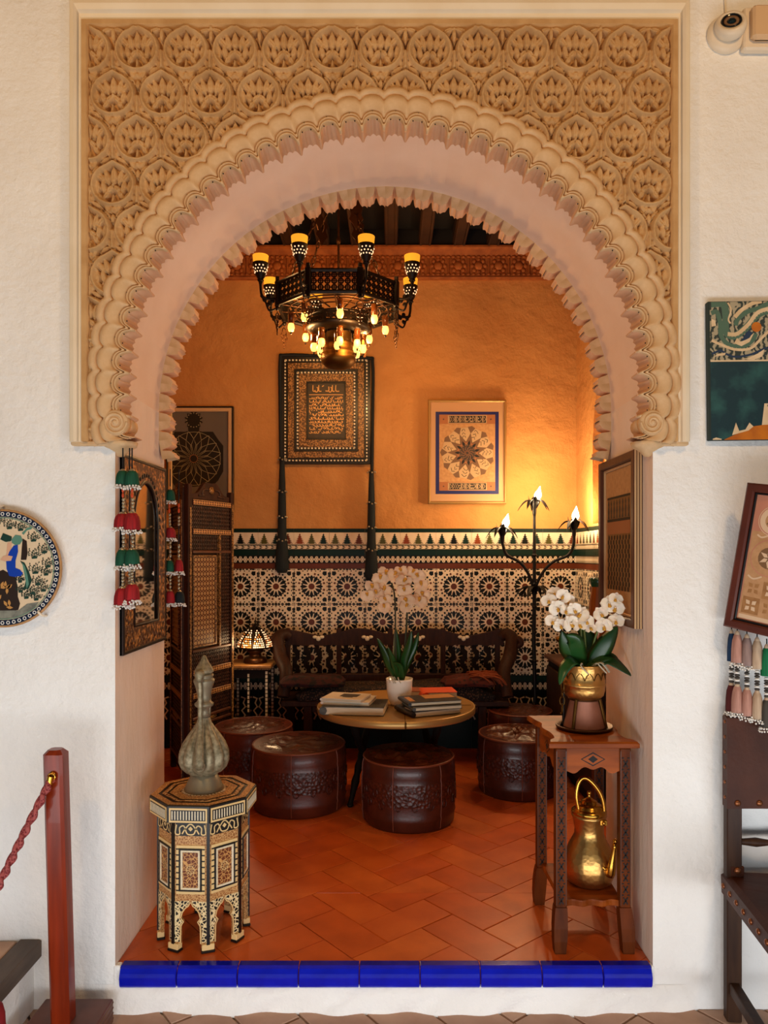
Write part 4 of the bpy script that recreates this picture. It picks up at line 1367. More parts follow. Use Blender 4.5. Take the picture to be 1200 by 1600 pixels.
# ------------------------------------------------------------------ folding screen of turned lattice
sc = thing('folding_screen', 'dark carved wooden folding screen with inlaid rails and turned lattice panels', 'screen', (0, 0, 0))
def screen_panel(p, q, h0, mirror=False):
    p, q = Vector((*p, 0)), Vector((*q, 0)); Wd = (q - p).length
    a = math.atan2(q.y - p.y, q.x - p.x)
    e = bpy.data.objects.new('panel', None); COL.objects.link(e); e.parent = sc; e.location = p; e.rotation_euler = (0, 0, a)
    m = MB()
    m.box((.018, 0, h0 / 2 + .04), (.036, .032, h0 + .08), 0, .004); m.box((Wd - .014, 0, h0 / 2 + .03), (.028, .032, h0 + .06), 0, .004)
    m.box((Wd / 2, .011, h0 / 2), (Wd - .06, .004, h0 - .06))
    # carved crest
    cr = [(.04, h0)] + [(.04 + (Wd - .08) * t, h0 + .02 + .085 * math.sin(PI * t) ** 1.6 + .008 * math.cos(t * 6 * PI)) for t in np.linspace(0, 1, 21)] + [(Wd - .04, h0)]
    m.prism(cr, -.01, .010)
    m.build('frame', 'dark_wood', e)
    c = MB(); c.lathe([(.022, 0), (.022, .006), (.0001, .008)], 12, 0, M=Matrix.Translation((Wd / 2, -.010, h0 + .055)) @ Matrix.Rotation(PI / 2, 4, 'X'))
    c.build('roundel', 'inlay_gold', e)
    for s_ in (-1, 1):
        c = MB(); c.tube(spline([(Wd / 2 + s_ * .03, -.010, h0 + .06), (Wd / 2 + s_ * .07, -.010, h0 + .055), (Wd / 2 + s_ * .085, -.010, h0 + .03), (Wd / 2 + s_ * .06, -.010, h0 + .025), (Wd / 2 + s_ * .12, -.010, h0 + .02)], 5), .006, 6)
        c.build('carved_scroll', 'carved_dark_wood', e)
    x0, x1 = .04, Wd - .03
    # rails, top to bottom, then fields between them
    zr = [h0 - .02, h0 - .185, h0 - .30, h0 - .86, h0 - .98, h0 - 1.11, h0 - 1.24, .32, .12]
    for i, z in enumerate(zr):
        c = MB(); hh = .030 if i in (0, 1, 4, 5) else .016
        c.box(((x0 + x1) / 2, -.008, z), (x1 - x0, .022, hh), 0, .003)
        ro_ = c.build('inlaid_rail', 'brown_wood_dark', e)
        if hh > .02:
            c = MB(); nd_ = 16
            for k in range(nd_):
                x = x0 + (k + .5) * (x1 - x0) / nd_; a_ = (x1 - x0) / nd_ * .48
                c.sheet([(x - a_, z), (x, z - .010), (x + a_, z), (x, z + .010)], .0195, 0)
            for s_ in (-1, 1): c.sheet(rect(x0, z + s_ * .0125 - .0014, x1, z + s_ * .0125 + .0014), .0195, 0)
            c.build('inlay_diamonds', 'inlay_tan', ro_)
    def lattice(xa, xb, za, zb):
        c = MB(); n = max(2, int((xb - xa) / .016)); k = max(2, int((zb - za) / .020))
        for i in range(n):
            x = xa + (i + .5) * (xb - xa) / n
            c.box((x, -.001, (za + zb) / 2), (.0055, .006, zb - za))
        for j in range(k):
            z = za + (j + .5) * (zb - za) / k
            c.box(((xa + xb) / 2, -.001, z), (xb - xa, .006, .0045))
            for i in range(n):
                x = xa + (i + .5) * (xb - xa) / n
                c.box((x, -.005, z), (.010, .006, .010))
        o = c.build('lattice', 'carved_dark_wood', e); o['kind'] = 'stuff'
    def field(xa, xb, za, zb):
        c = MB(); rframe(c, xa - .012, za - .012, xb + .012, zb + .012, .012, -.01, .012, 0, .002)
        c.build('inlaid_moulding', 'inlay_gold', e)
        c = MB(); c.prism(rect(xa, za, xb, zb), -.008, .006); fo = c.build('inlaid_field', 'inlay_base', e)
        c = MB(); sx_ = .0265; ni = max(2, int((xb - xa) / sx_)); nj = max(2, int((zb - za) / sx_))
        for i in range(ni):
            for j in range(nj):
                cx_, cz_ = xa + (i + .5) * (xb - xa) / ni, za + (j + .5) * (zb - za) / nj
                for k in range(6):
                    c.sheet(rotp([(.0032, 0), (.0065, .0026), (.0105, 0), (.0065, -.0026)], k * PI / 3 + (i + j) % 2 * .5, cx_, cz_), .0066, 0)
                c.sheet(circ(cx_, cz_, .0020, 6), .0066, 0)
                c.sheet([(cx_ + .0132 - .003, cz_ + .0132), (cx_ + .0132, cz_ + .0102), (cx_ + .0162, cz_ + .0132), (cx_ + .0132, cz_ + .0162)], .0066, 0)
        c.build('bone_rosettes', 'bone', fo)
    lattice(x0, x1, zr[1] + .015, zr[0] - .015)
    xs_ = x0 + (x1 - x0) * .70
    lattice(x0, xs_ - .006, zr[2] + .01, zr[1] - .015); lattice(xs_ + .006, x1, zr[3] + .01, zr[1] - .015)
    c = MB(); c.box((xs_, -.008, (zr[1] + zr[3]) / 2), (.012, .020, zr[1] - zr[3])); c.build('stile', 'inlay_gold', e)
    field(x0 + .025, xs_ - .035, zr[3] + .03, zr[2] - .03)
    lattice(x0, x1, zr[4] + .015, zr[3] - .01); lattice(x0, x1, zr[5] + .015, zr[4] - .015); lattice(x0, x1, zr[6] + .01, zr[5] - .015)
    field(x0 + .025, xs_ - .035, zr[7] + .03, zr[6] - .03); lattice(xs_ + .006, x1, zr[7] + .01, zr[6] - .01)
    lattice(x0, x1, zr[8] + .01, zr[7] - .01)
    c = MB(); c.box((x0 / 2 - .002, -.0175, h0 / 2), (.012, .004, h0 - .1)); c.box((Wd - .012, -.0175, h0 / 2), (.016, .004, h0 - .02)); c.build('inlaid_edge', 'inlay_gold', e)
screen_panel((-1.118, 1.79), (-.952, 2.19), 1.60)
screen_panel((-1.306, 2.185), (-1.126, 1.80), 1.60)

# ------------------------------------------------------------------ bench
BX, BY0, BY1 = .045, 2.14, 2.50
bn = thing('bench', 'dark wooden bench with scrolled top rail and wavy splats before the tiled wall', 'bench', (BX, 0, 0))
zt = .80; zs = .40; hw = .70
m = MB()
top = [(-hw, zt - .10)] + [(-hw + 2 * hw * t, zt - .022 + .020 * math.cos(t * 6 * PI) + .012 * math.sin(PI * t)) for t in np.linspace(.0, 1, 49)] + [(hw, zt - .10)] 
bot = [(hw - 2 * hw * t, zt - .105 + .010 * abs(math.sin(t * 12 * PI))) for t in np.linspace(.02, .98, 49)]
m.prism(top + bot, -.018, .018, M=Matrix.Translation((0, BY1 - .05, 0)))
m.build('top_rail', 'dark_wood', bn)
for k in range(4):
    x = at((498, 574, 655, 724)[k], 0, BY1 - .05)[0] - BX
    c = MB()
    for i, dx in enumerate((-.022, 0, .022)): c.ell((x + dx, BY1 - .070, zt - .045 - (.010 if i == 1 else 0)), (.016, .004, .011 + (.006 if i == 1 else 0)), 8, 4)
    c.build('pearl_inlay', 'pearl', bn)
m = MB(); m.box((0, BY1 - .05, zs + .085), (2 * hw - .06, .034, .07), 0, .006); m.build('lower_rail', 'dark_wood', bn)
posts = [-.69, -.36, -.03, .31, .66]
for x in posts:
    c = MB(); c.box((x, BY1 - .05, zs + .17), (.032, .03, .36 + .12), 0, .005); c.build('back_post', 'dark_wood', bn)
def splat(x):
    n = 13; L = []; R = []
    for i in range(n):
        t = i / (n - 1); z = zs + .115 + (zt - .09 - zs - .115) * t
        o = .010 * math.sin(t * 4 * PI); wd = .017 + .007 * math.cos(t * 8 * PI)
        L.append((x + o - wd, z)); R.append((x + o + wd, z))
    c = MB(); c.prism(L + R[::-1], -.008, .008, M=Matrix.Translation((0, BY1 - .05, 0)))
    c.build('splat', 'black_wood', bn)
for a, b in zip(posts[:-1], posts[1:]):
    for k in range(4): splat(a + (b - a) * (k + .75) / 4.6)
m = MB(); m.box((0, (BY0 + BY1) / 2, zs - .018), (2 * hw - .02, BY1 - BY0 - .02, .036), 0, .006); m.build('seat', 'dark_wood', bn)
for sx in (-1, 1):
    m = MB()
    pts = spline([(sx * (hw - .02), BY1 - .05, zt - .05), (sx * (hw + .01), BY1 - .06, zt - .03), (sx * (hw + .045), BY1 - .10, zt - .055), (sx * (hw + .02), BY1 - .16, zt - .16), (sx * (hw - .03), BY0 + .10, zs + .16), (sx * (hw - .02), BY0 + .03, zs + .02)], 6)
    m.tube(pts, [.034 + .010 * math.sin(i / len(pts) * PI) for i in range(len(pts))], 10)
    m.tube(spline([(sx * (hw + .04), BY1 - .10, zt - .055), (sx * (hw + .085), BY1 - .12, zt - .05), (sx * (hw + .10), BY1 - .13, zt - .08), (sx * (hw + .07), BY1 - .13, zt - .10)], 6), .018, 8)
    m.build('arm', 'dark_wood', bn)
    for y, x in ((BY1 - .05, sx * (hw - .03)), (BY0 + .05, sx * (hw - .17))):
        c = MB(); c.box((x, y, (zs - .03) / 2), (.05, .05, zs - .03), 0, .006); c.build('leg', 'dark_wood', bn)
m = MB(); m.prism([(-hw + .2, zs - .036), (hw - .2, zs - .036), (hw - .2, zs - .07), (hw - .35, zs - .085), (0, zs - .10), (-hw + .35, zs - .085), (-hw + .2, zs - .07)], -.01, .01, M=Matrix.Translation((0, BY0 + .03, 0)))
m.build('apron', 'dark_wood', bn)
# cloths on the bench
def cushion(name, lab, cat, cx, cy, z, sx, sy, sz, mt, seed, grp=None, rot=0.0):
    rr = random.Random(seed); n = 14; rows = []
    ph = [rr.random() * 6 for _ in range(6)]
    def hgt(u, v):
        e = (1 - abs(u) ** 4) * (1 - abs(v) ** 4)
        return sz * (.35 + .65 * max(e, 0) ** .4) * (1 + .10 * math.sin(3 * u + ph[0]) + .08 * math.sin(5 * v + ph[1]) + .06 * math.sin(9 * u + 7 * v + ph[2]))
    top = [[(sx * u + .01 * math.sin(4 * v + ph[3]), sy * v + .01 * math.sin(5 * u + ph[4]), hgt(u, v)) for u in np.linspace(-1, 1, n)] for v in np.linspace(-1, 1, n)]
    m = MB(); m.grid(top, 0, True)
    ring = [top[0][i] for i in range(n)] + [top[j][n - 1] for j in range(1, n)] + [top[n - 1][i] for i in range(n - 2, -1, -1)] + [top[j][0] for j in range(n - 2, 0, -1)]
    k = len(ring)
    m.add(ring + [(p[0] * .98, p[1] * .98, 0) for p in ring], [(i + k, (i + 1) % k + k, (i + 1) % k, i) for i in range(k)] + [tuple(range(2 * k - 1, k - 1, -1))], 0, True)
    o = m.build(name, mt, None, (cx, cy, z), (0, 0, rot))
    return tag(o, lab, cat, grp)
zc_ = zs + .001
cushion('seat_cushion', 'long dark kilim seat cushion with rows of small dots along the bench', 'cushion', BX, (BY0 + BY1) / 2 - .03, zc_, hw - .10, .15, .085, 'kilim_dark', 2)
cushion('kilim_blanket', 'crumpled red and black kilim blanket on the left end of the bench', 'blanket', at(488, 0, 2.2)[0], BY0 + .075, zc_ + .088, .19, .10, .055, 'kilim_red', 5)
fb = cushion('fringed_throw', 'folded dark throw with a shaggy rust orange fringe on the right end of the bench', 'blanket', at(730, 0, 2.2)[0], BY0 + .09, zc_ + .088, .15, .11, .05, 'kilim', 8)
m = MB(); rr = random.Random(3)
for k in range(70):
    x = .02 + .12 * rr.random(); y = -.10 + .2 * rr.random(); z = .05 + .012 * rr.random(); a = rr.uniform(-.5, .5)
    m.tube(spline([(x - .02, y, z), (x + .03, y + .02 * a, z + .006), (x + .075, y + .05 * a, z - .01), (x + .10, y + .06 * a, z - .03 - .02 * rr.random())], 3), .005, 5)
m.build('fringe', 'rust_fringe', fb)
# ------------------------------------------------------------------ leather poufs
def make_pouf(name, label, x, y, R, Hh, body_m, seed, rot=0.0, wrinkle=1.0):
    t = thing(name, label, 'pouf', (x, y, 0), (0, 0, rot), 'leather poufs around the brass table')
    rr = random.Random(seed)
    m = MB()
    pr = [(R * .93, 0), (R * .97, .012), (R * .985, .05), (R * 1.0, .06), (R * .985, .07), (R * 1.0, .12), (R * 1.005, Hh * .5), (R * 1.0, Hh * .72), (R * .985, Hh * .76), (R * .995, Hh * .80), (R * .985, Hh * .90), (R * .955, Hh * .985), (R * .94, Hh)]
    m.lathe(pr, 40, 0, mats=[0, 0, 0, 0, 0, 1, 1, 0, 0, 0, 0, 0])
    m.build('body', [body_m, 'leather_emboss'], t)
    for k in range(6):
        a = k * PI / 3 + .25
        c = MB()
        c.tube([((r + .002) * math.cos(a), (r + .002) * math.sin(a), z) for r, z in pr[1:]], .0028, 5)
        c.build('seam', 'leather_seam', t)
    c = MB(); c.tube([(R * .958 * math.cos(q * PI / 20), R * .958 * math.sin(q * PI / 20), Hh * .985) for q in range(40)], .006, 6, closed=True)
    c.build('piping', 'leather_seam', t)
    # embossed band
    c = MB(); n = 18
    for k in range(n):
        a = 2 * PI * k / n
        for j in range(2):
            z = Hh * (.40 + .16 * j); aa = a + (j % 2) * PI / n
            pts = []
            for q in range(9):
                b = q * PI / 4
                ax = aa + .065 * math.cos(b) * .22 / R; zz = z + .020 * math.sin(b)
                pts.append(((R * 1.006) * math.cos(ax), (R * 1.006) * math.sin(ax), zz))
            c.tube(pts[:8], .0026, 4, closed=True)
    c.build('embossed_band', 'leather_emboss', t)
    # puckered top
    rows = []
    ph = [rr.random() * 6 for _ in range(8)]
    for i in range(25):
        r = R * .945 * (1 - i / 24) if i < 24 else .001
        rw = []
        for j in range(72):
            q = 2 * PI * j / 72
            u, v = r * math.cos(q) / R, r * math.sin(q) / R
            w_ = math.sin(7 * u + 3 * v + ph[0] + 2 * math.sin(4 * v + ph[1])) * .5 + math.sin(11 * v - 5 * u + ph[2] + 2 * math.sin(5 * u + ph[3])) * .4 + math.sin(17 * u + 13 * v + ph[4] + 2 * math.sin(9 * v)) * .35 + math.sin(27 * v - 19 * u + ph[5]) * .15
            fade = (1 - (r / (R * .945)) ** 4)
            rw.append((r * math.cos(q), r * math.sin(q), Hh * .985 + .012 * (1 - (r / R) ** 2) + wrinkle * .013 * fade * w_))
        rows.append(rw)
    c = MB(); c.grid(rows, 0, True, None, True)
    c.build('top_cover', 'leather_top', t)
    return t
make_pouf('pouf', 'dark leather pouf with a crumpled top, standing in front of the brass table', .105, 1.30, .228, .312, 'leather', 1, -1.62 - .25 - .3, 1.5)
make_pouf('pouf', 'round reddish leather pouf with tooled band, nearest the inlaid table', -.456, 1.50, .245, .318, 'leather_red', 2, -1.60 - .25, .5)
make_pouf('pouf', 'smooth topped leather pouf beside the folding screen, partly hidden by the ewer', -.755, 1.86, .222, .325, 'leather_red', 3, -1.4, .4)
make_pouf('pouf', 'leather pouf with glossy creased top, right of the brass table behind the wooden stand', .715, 1.73, .222, .312, 'leather', 4, -1.9, 1.3)
make_pouf('pouf', 'flat topped leather pouf tucked against the right end of the bench', .800, 2.155, .195, .350, 'leather', 5, -1.3, .4)

# ------------------------------------------------------------------ brass tray table
tb = thing('tray_table', 'low round brass tray table on a dark folding stand, loaded with books and an orchid', 'table', (.046, 1.54, 0))
TH = .5; RT = .405
m = MB(); m.lathe([(.0001, TH - .012), (RT - .02, TH - .012), (RT - .002, TH - .026), (RT, TH - .030), (RT + .004, TH - .026), (RT + .004, TH + .004), (RT, TH + .006), (RT - .006, TH + .004), (RT - .010, TH), (.0001, TH)], 64, caps=False)
m.build('tray', 'table_brass', tb)
for a in (-.0,):
    c = MB(); c.box((0.04, 0, TH + .0008), (.003, 2 * RT - .03, .0016)); c.build('seam', 'brass_dark', tb)
    c = MB(); c.box((0, 0, TH + .0008), (2 * RT - .03, .003, .0016)); c.build('seam', 'brass_dark', tb)
for a in (-PI / 2 + .1, PI / 2, 0, PI):
    c = MB(); c.box((0, 0, 0), (.008, .006, .034), 0, .002); c.ell((0, -.004, .008), .005, 6, 4); c.ell((0, -.004, -.010), .005, 6, 4)
    c.build('hinge', 'brass_dark', tb, ((RT + .005) * math.cos(a), (RT + .005) * math.sin(a), TH - .010), (0, 0, a + PI / 2))
for fa, ta in ((-20, 60), (60, -20), (120, 200), (200, 120)):
    c = MB(); r0 = .25; a, b = math.radians(fa), math.radians(ta)
    p, q = Vector((r0 * math.cos(a), r0 * math.sin(a), 0.01)), Vector((r0 * math.cos(b), r0 * math.sin(b), TH - .03))
    n = 15; pts = [tuple(p + (q - p) * (i / (n - 1))) for i in range(n)]
    c.tube(pts, [.017 + .006 * (i % 2) if 1 < i < n - 2 else .014 for i in range(n)], 8)
    c.ell(tuple(p), (.018, .018, .012), 8, 4)
    c.build('leg', 'black_wood', tb)

# books
def book(name, label, x, y, z, wx, wy, th, rot, cover, title=None, group='books on the brass table'):
    t = thing(name, label, 'book', (x, y, z), (0, 0, rot), group)
    m = MB(); cv = .0022
    m.box((0, 0, cv / 2), (wx, wy, cv)); m.box((0, 0, th - cv / 2), (wx, wy, cv))
    m.tube([(-wx / 2 + .001, -wy / 2, th / 2), (-wx / 2 + .001, wy / 2, th / 2)], th / 2, 8, flat=1)
    m.build('cover', cover, t)
    m = MB(); m.box((.002, 0, th / 2), (wx - .010, wy - .008, th - 2 * cv)); m.build('pages', 'book_pages', t)
    if title:
        m = MB()
        for (x0, y0, x1, y1) in title[1:]:
            m.box(((x0 + x1) / 2 * wx, (y0 + y1) / 2 * wy, th + .0004), ((x1 - x0) * wx, (y1 - y0) * wy, .0008))
        m.build('cover_print', title[0], t)
    return t
tz = TH + .0065 - .0065
zb = TH + .001
a = at(562, 1108, 1.42)
b1 = book('book', 'large thick dark photo book at the bottom of the left stack', -.155, 1.40, zb, .30, .22, .040, -.10, 'book_grey', ('book_black', (-.4, -.4, -.1, .1), (.05, -.1, .4, .4), (-.3, .2, 0, .4)))
b2 = book('book', 'pale book above the dark photo book in the left stack', -.19, 1.43, zb + .041, .24, .19, .016, -.18, 'book_white', ('book_tan', (-.3, -.35, .3, -.25)))
b3 = book('book', 'topmost white book with a dark oval on its cover', -.205, 1.415, zb + .058, .21, .17, .014, -.28, 'book_white', ('dark_paper', (-.15, -.1, .28, .32), (-.05, -.2, .2, -.1)))
b4 = book('book', 'thick black book with white spine marks under the right stack', .205, 1.385, zb, .26, .20, .026, .42, 'book_black', ('book_white', (-.48, -.3, -.44, .1)))
b5 = book('book', 'white paged grey book in the middle of the right stack', .225, 1.37, zb + .027, .25, .17, .018, .30, 'book_grey', None)
b6 = book('book', 'topmost book of the right stack with a tan and black cover', .215, 1.40, zb + .046, .27, .18, .018, .28, 'book_black', ('book_tan', (-.1, -.05, .48, .45), (-.45, -.3, -.35, .3)))
b7 = book('book', 'bright orange book lying behind the right stack', .278, 1.67, zb, .17, .15, .056, .12, 'book_orange')
b8 = book('book', 'thin brown book with white page edges, beside the white flowerpot', .128, 1.72, zb, .11, .12, .050, -.05, 'book_brown')

# ------------------------------------------------------------------ orchids
def ribbon(path, widths, fold=.25, th=.0025, up=(0, 0, 1)):
    P = [Vector(p) for p in path]; rows = []
    for i, p in enumerate(P):
        t = (P[min(i + 1, len(P) - 1)] - P[max(i - 1, 0)]).normalized()
        s_ = t.cross(Vector(up))
        if s_.length < .05: s_ = t.cross(Vector((0, 1, 0)))
        s_.normalize(); n = s_.cross(t).normalized(); w_ = max(widths[i], .0005)
        rows.append([tuple(p - s_ * w_ + n * fold * w_), tuple(p - s_ * w_ * .5 + n * (fold * w_ * .35)), tuple(p - n * th * .2), tuple(p + s_ * w_ * .5 + n * (fold * w_ * .35)), tuple(p + s_ * w_ + n * fold * w_),
                     tuple(p + s_ * w_ * .5 + n * (fold * w_ * .35 - th)), tuple(p - n * th * 1.3), tuple(p - s_ * w_ * .5 + n * (fold * w_ * .35 - th))])
    return rows
def orchid_leaf(par, path, W, mt='orchid_leaf', name='leaf', up=(0, 0, 1)):
    pts = spline(path, 5); n = len(pts)
    wd = [W * (math.sin(PI * min(1, .10 + .90 * (i / (n - 1)) ** .8)) ** .75 if i < n - 1 else .03) for i in range(n)]
    wd[0] = W * .3
    m = MB(); m.grid(ribbon(pts, wd, .12, .0025, up), 0, True, None, True)
    return m.build(name, mt, par)
def flower_mesh(name, mt):
    m = MB()
    def petal(ang, L, W, cup):
        rows = []
        for i in range(7):
            t = i / 6
            wv = W * math.sin(PI * (.08 + .90 * t)) ** .6 * (1 if i < 6 else .35)
            x = L * t
            rows.append([(x - .1 * abs(v) * W, v * wv, .004 + cup * (t * t) * L - .10 * W * (1 - v * v) + .05 * W * math.sin(3 * v + 5 * t)) for v in (-1, -.5, 0, .5, 1)])
        m.grid(rows, 0, True, Matrix.Rotation(ang, 4, 'Z'))
    petal(0.0 + PI / 2, .040, .015, -.12); petal(PI / 2 + 2 * PI / 3, .038, .014, -.10); petal(PI / 2 - 2 * PI / 3, .038, .014, -.10)
    for a in (.15, PI - .15):
        petal(a, .042, .027, .05)
    m.ell((0, -.004, .008), (.006, .010, .009), 8, 5, 1)
    m.ell((0, -.012, .012), (.009, .006, .006), 8, 4, 1)
    m.ell((0, .003, .010), (.004, .004, .008), 6, 4, 0)
    return m.mesh(name, [mt, 'petal_lip'])
fl_cool = flower_mesh('flower', 'petal'); fl_warm = flower_mesh('flower', 'petal_warm')
def put_flower(par, me, p, face, roll=0.0, s=1.0):
    d = Vector(face).normalized()
    q = d.to_track_quat('Z', 'Y')
    o = link('flower', me, par, p)
    o.rotation_euler = (q @ Matrix.Rotation(roll, 4, 'Z').to_quaternion()).to_euler()
    o.scale = (s, s, s)
    return o
# orchid in the white pot on the brass table
OX, OY = at(624, 0, 1.55)[0], 1.55
po = thing('flowerpot', 'glossy white ceramic flowerpot in the middle of the brass table', 'flowerpot', (OX, OY, zb))
m = MB(); m.lathe([(.038, 0), (.046, .004), (.058, .03), (.066, .075), (.069, .125), (.0705, .138), (.067, .138), (.063, .118), (.0001, .116)], 32, caps=False)
m.build('pot', 'white_ceramic', po)
m = MB(); m.lathe([(.064, .112), (.05, .122), (.0001, .126)], 16, caps=False); m.build('soil', 'root', po)
og = thing('orchid', 'tall white moth orchid with drooping faded blooms, growing in the white pot', 'plant', (OX, OY, zb + .12))
LV = [((0, 0, 0), (-.05, -.02, .08), (-.085, -.03, .17), (-.115, -.03, .23)), ((0, 0, 0), (-.02, -.03, .07), (-.035, -.05, .12), (-.06, -.07, .19)),
      ((0, 0, 0), (.03, -.01, .09), (.075, -.02, .18), (.10, -.02, .26)), ((.01, 0, 0), (.02, -.02, .10), (.05, -.04, .20), (.062, -.05, .27)),
      ((0, 0, 0), (-.01, .02, .12), (-.015, .03, .2), (-.02, .03, .28)), ((.01, 0, .0), (.01, -.035, .05), (.0, -.05, .09), (-.03, -.07, .11))]
for i, p in enumerate(LV): orchid_leaf(og, p, .024 if i != 5 else .02, up=(.4, 1, .1))
spk = [[(-.012, 0, 0), (-.02, 0, .2), (-.022, 0, .40), (-.035, -.01, .50), (-.07, -.02, .555), (-.12, -.03, .52), (-.15, -.03, .46)],
       [(.012, 0, 0), (.03, 0, .2), (.042, 0, .40), (.045, -.01, .52), (.03, -.02, .575), (.0, -.03, .57)],
       [(.014, 0, 0), (.034, .01, .2), (.046, .01, .42), (.065, -.01, .52), (.10, -.02, .56), (.13, -.03, .50)]]
for s_ in spk:
    m = MB(); m.tube(spline(s_, 6), .0042, 6); m.build('stem', 'orchid_stem_dark', og)
rr = random.Random(12)
FL = [(-.165, -.05, .455), (-.135, -.06, .50), (-.10, -.07, .545), (-.065, -.07, .57), (-.075, -.07, .485), (-.07, -.075, .435), (-.075, -.07, .395), (-.03, -.08, .56), (.01, -.09, .585),
      (.02, -.10, .535), (.025, -.10, .485), (.035, -.09, .435), (.03, -.07, .40), (.065, -.08, .575), (.095, -.07, .555), (.115, -.07, .51), (.12, -.06, .46), (.105, -.06, .43), (-.115, -.06, .47)]
for i, p in enumerate(FL):
    put_flower(og, fl_warm, p, (rr.uniform(-.6, .6), -1, rr.uniform(-.7, .1)), rr.uniform(-.5, .5) + PI, rr.uniform(.95, 1.25))
for k in range(4):
    m = MB(); a = rr.uniform(-2.6, -.6)
    m.tube(spline([(.03 * math.cos(a), .03 * math.sin(a), .0), (.055 * math.cos(a), .055 * math.sin(a), .03), (.068 * math.cos(a), .068 * math.sin(a), .028), (.074 * math.cos(a + .2), .074 * math.sin(a + .2), .005)], 4), .003, 5)
    m.build('root', 'root', og)

# ------------------------------------------------------------------ octagonal inlaid table, left
OTX, OTY, OTH, OTR = -.622, .222, .482, .178
ot = thing('octagonal_table', 'small octagonal table inlaid with bone and mother of pearl, under the pewter ewer', 'table', (OTX, OTY, 0), (0, 0, math.radians(-71)))
AP = OTR * math.cos(PI / 8)
m = MB()
def octa(r, z): return [(r * math.cos(k * PI / 4), r * math.sin(k * PI / 4), z) for k in range(8)]
def octprism(mb_, rs, m=0):
    vs = [p for r, z in rs for p in octa(r, z)]
    fs = [tuple(range(7, -1, -1)), tuple(range(8 * (len(rs) - 1), 8 * len(rs)))]
    for i in range(len(rs) - 1):
        for j in range(8):
            fs.append((i * 8 + j, i * 8 + (j + 1) % 8, (i + 1) * 8 + (j + 1) % 8, (i + 1) * 8 + j))
    mb_.add(vs, fs, m)
octprism(m, [(OTR - .006, OTH - .058), (OTR, OTH - .056), (OTR, OTH - .003), (OTR - .003, OTH)])
m.build('top', 'ebony', ot)
m = MB()
def octring(mb_, r0, r1, z, m=0):
    mb_.add(octa(r0, z) + octa(r1, z), [(8 + j, j, (j + 1) % 8, 8 + (j + 1) % 8) for j in range(8)], m)
def octring_up(mb_, r0, r1, z, m=0):
    mb_.add(octa(r0, z) + octa(r1, z), [(j, (j + 1) % 8, 8 + (j + 1) % 8, 8 + j) for j in range(8)], m)
for r0, r1, mm in ((.174, .150, 'inlay_tan'), (.145, .141, 'ebony'), (.137, .122, 'inlay_top'), (.119, .116, 'ebony'), (.113, .080, 'inlay_tan')):
    if mm == 'ebony': continue
    c = MB(); octring_up(c, r0, r1, OTH + .0012); octring_up(c, r0 + .0006, r0, OTH + .0006)
    c.build('inlaid_ring', mm, ot)
c = MB(); c.lathe([(.076, OTH + .0006), (.076, OTH + .0014), (.0001, OTH + .0014)], 32, caps=False); c.build('inlaid_disc', 'inlay_top', ot)
ring = MB()
for k in range(36):
    a = k * PI / 18; ring.box((.069 * math.cos(a), .069 * math.sin(a), OTH + .0016), (.006, .006, .0012), 0)
ring.build('pearl_ring', 'pearl', ot)
sl = 2 * OTR * math.sin(PI / 8)
BR = .150; bs = 2 * BR * math.sin(PI / 8); BAP = BR * math.cos(PI / 8)
# meshes for one side, shared by all eight (local x along the side, -y outwards)
edge = MB(); edge.prism(rect(-sl / 2 + .006, -.024, sl / 2 - .006, .022), 0, .0016, 0)
edge_me = edge.mesh('inlaid_edge', 'bone')
edge2 = MB(); edge2.prism(rect(-sl / 2 + .011, -.018, sl / 2 - .011, .016), .0016, .002, 0); edge2_me = edge2.mesh('edge_field', 'ebony')
strip = MB(); strip.box((0, 0, 0), (.0034, .002, .028), 0); strip_me = strip.mesh('pearl_strip', 'pearl')
sz1 = OTH - .058
side = MB()
LW = .028
arch_p = [(-bs / 2, .026), (-bs / 2, sz1), (bs / 2, sz1), (bs / 2, .026), (bs / 2 - LW + .003, .026)]
rhs = [(bs / 2 - LW + .003, .07), (bs / 2 - LW + .002, .085), (bs / 2 - LW - .006, .098), (bs / 2 - LW + .003, .110), (bs / 2 - LW - .002, .128), (bs / 2 - LW - .012, .142), (bs / 2 - LW - .022, .149), (.0, .160)]
arch_p += rhs + [(-x, z) for x, z in reversed(rhs[:-1])] + [(-bs / 2 + LW - .003, .026)]
side.prism(arch_p, -.010, 0, 0)
side_me = side.mesh('side_panel', 'inlay_tan')
lace = MB()
for s_ in (-1, 1):
    pts = [(s_ * (bs / 2 - .004), .032)] + [(s_ * (bs / 2 - .004), .150), (s_ * .006, .165)]
    inner = [(s_ * (abs(x) + .004), z) for x, z in rhs]
    lace.prism([(s_ * (bs / 2 - .004), .032), (s_ * (bs / 2 - .004), .163), (s_ * .004, .1665)] + inner[::-1] + [(s_ * (bs / 2 - LW + .007), .032)], 0, .0014, 0)
lace_me = lace.mesh('carved_leg_inlay', 'inlay_lace')
outl = MB()
outl.strip([(x, z) for x, z in ([(bs / 2 - LW + .004, .028)] + rhs[:-1] + [(0, .1615)] + [(-x, z) for x, z in reversed(rhs[:-1])] + [(-bs / 2 + LW - .004, .028)])], .0034, .0024, 0)
outl_me = outl.mesh('arch_outline', 'bone')
frz = MB(); frz.prism(rect(-bs / 2 + .008, sz1 - .048, bs / 2 - .008, sz1 - .006), 0, .0014, 0)
frz_me = frz.mesh('frieze_field', 'ebony')
scr = MB()
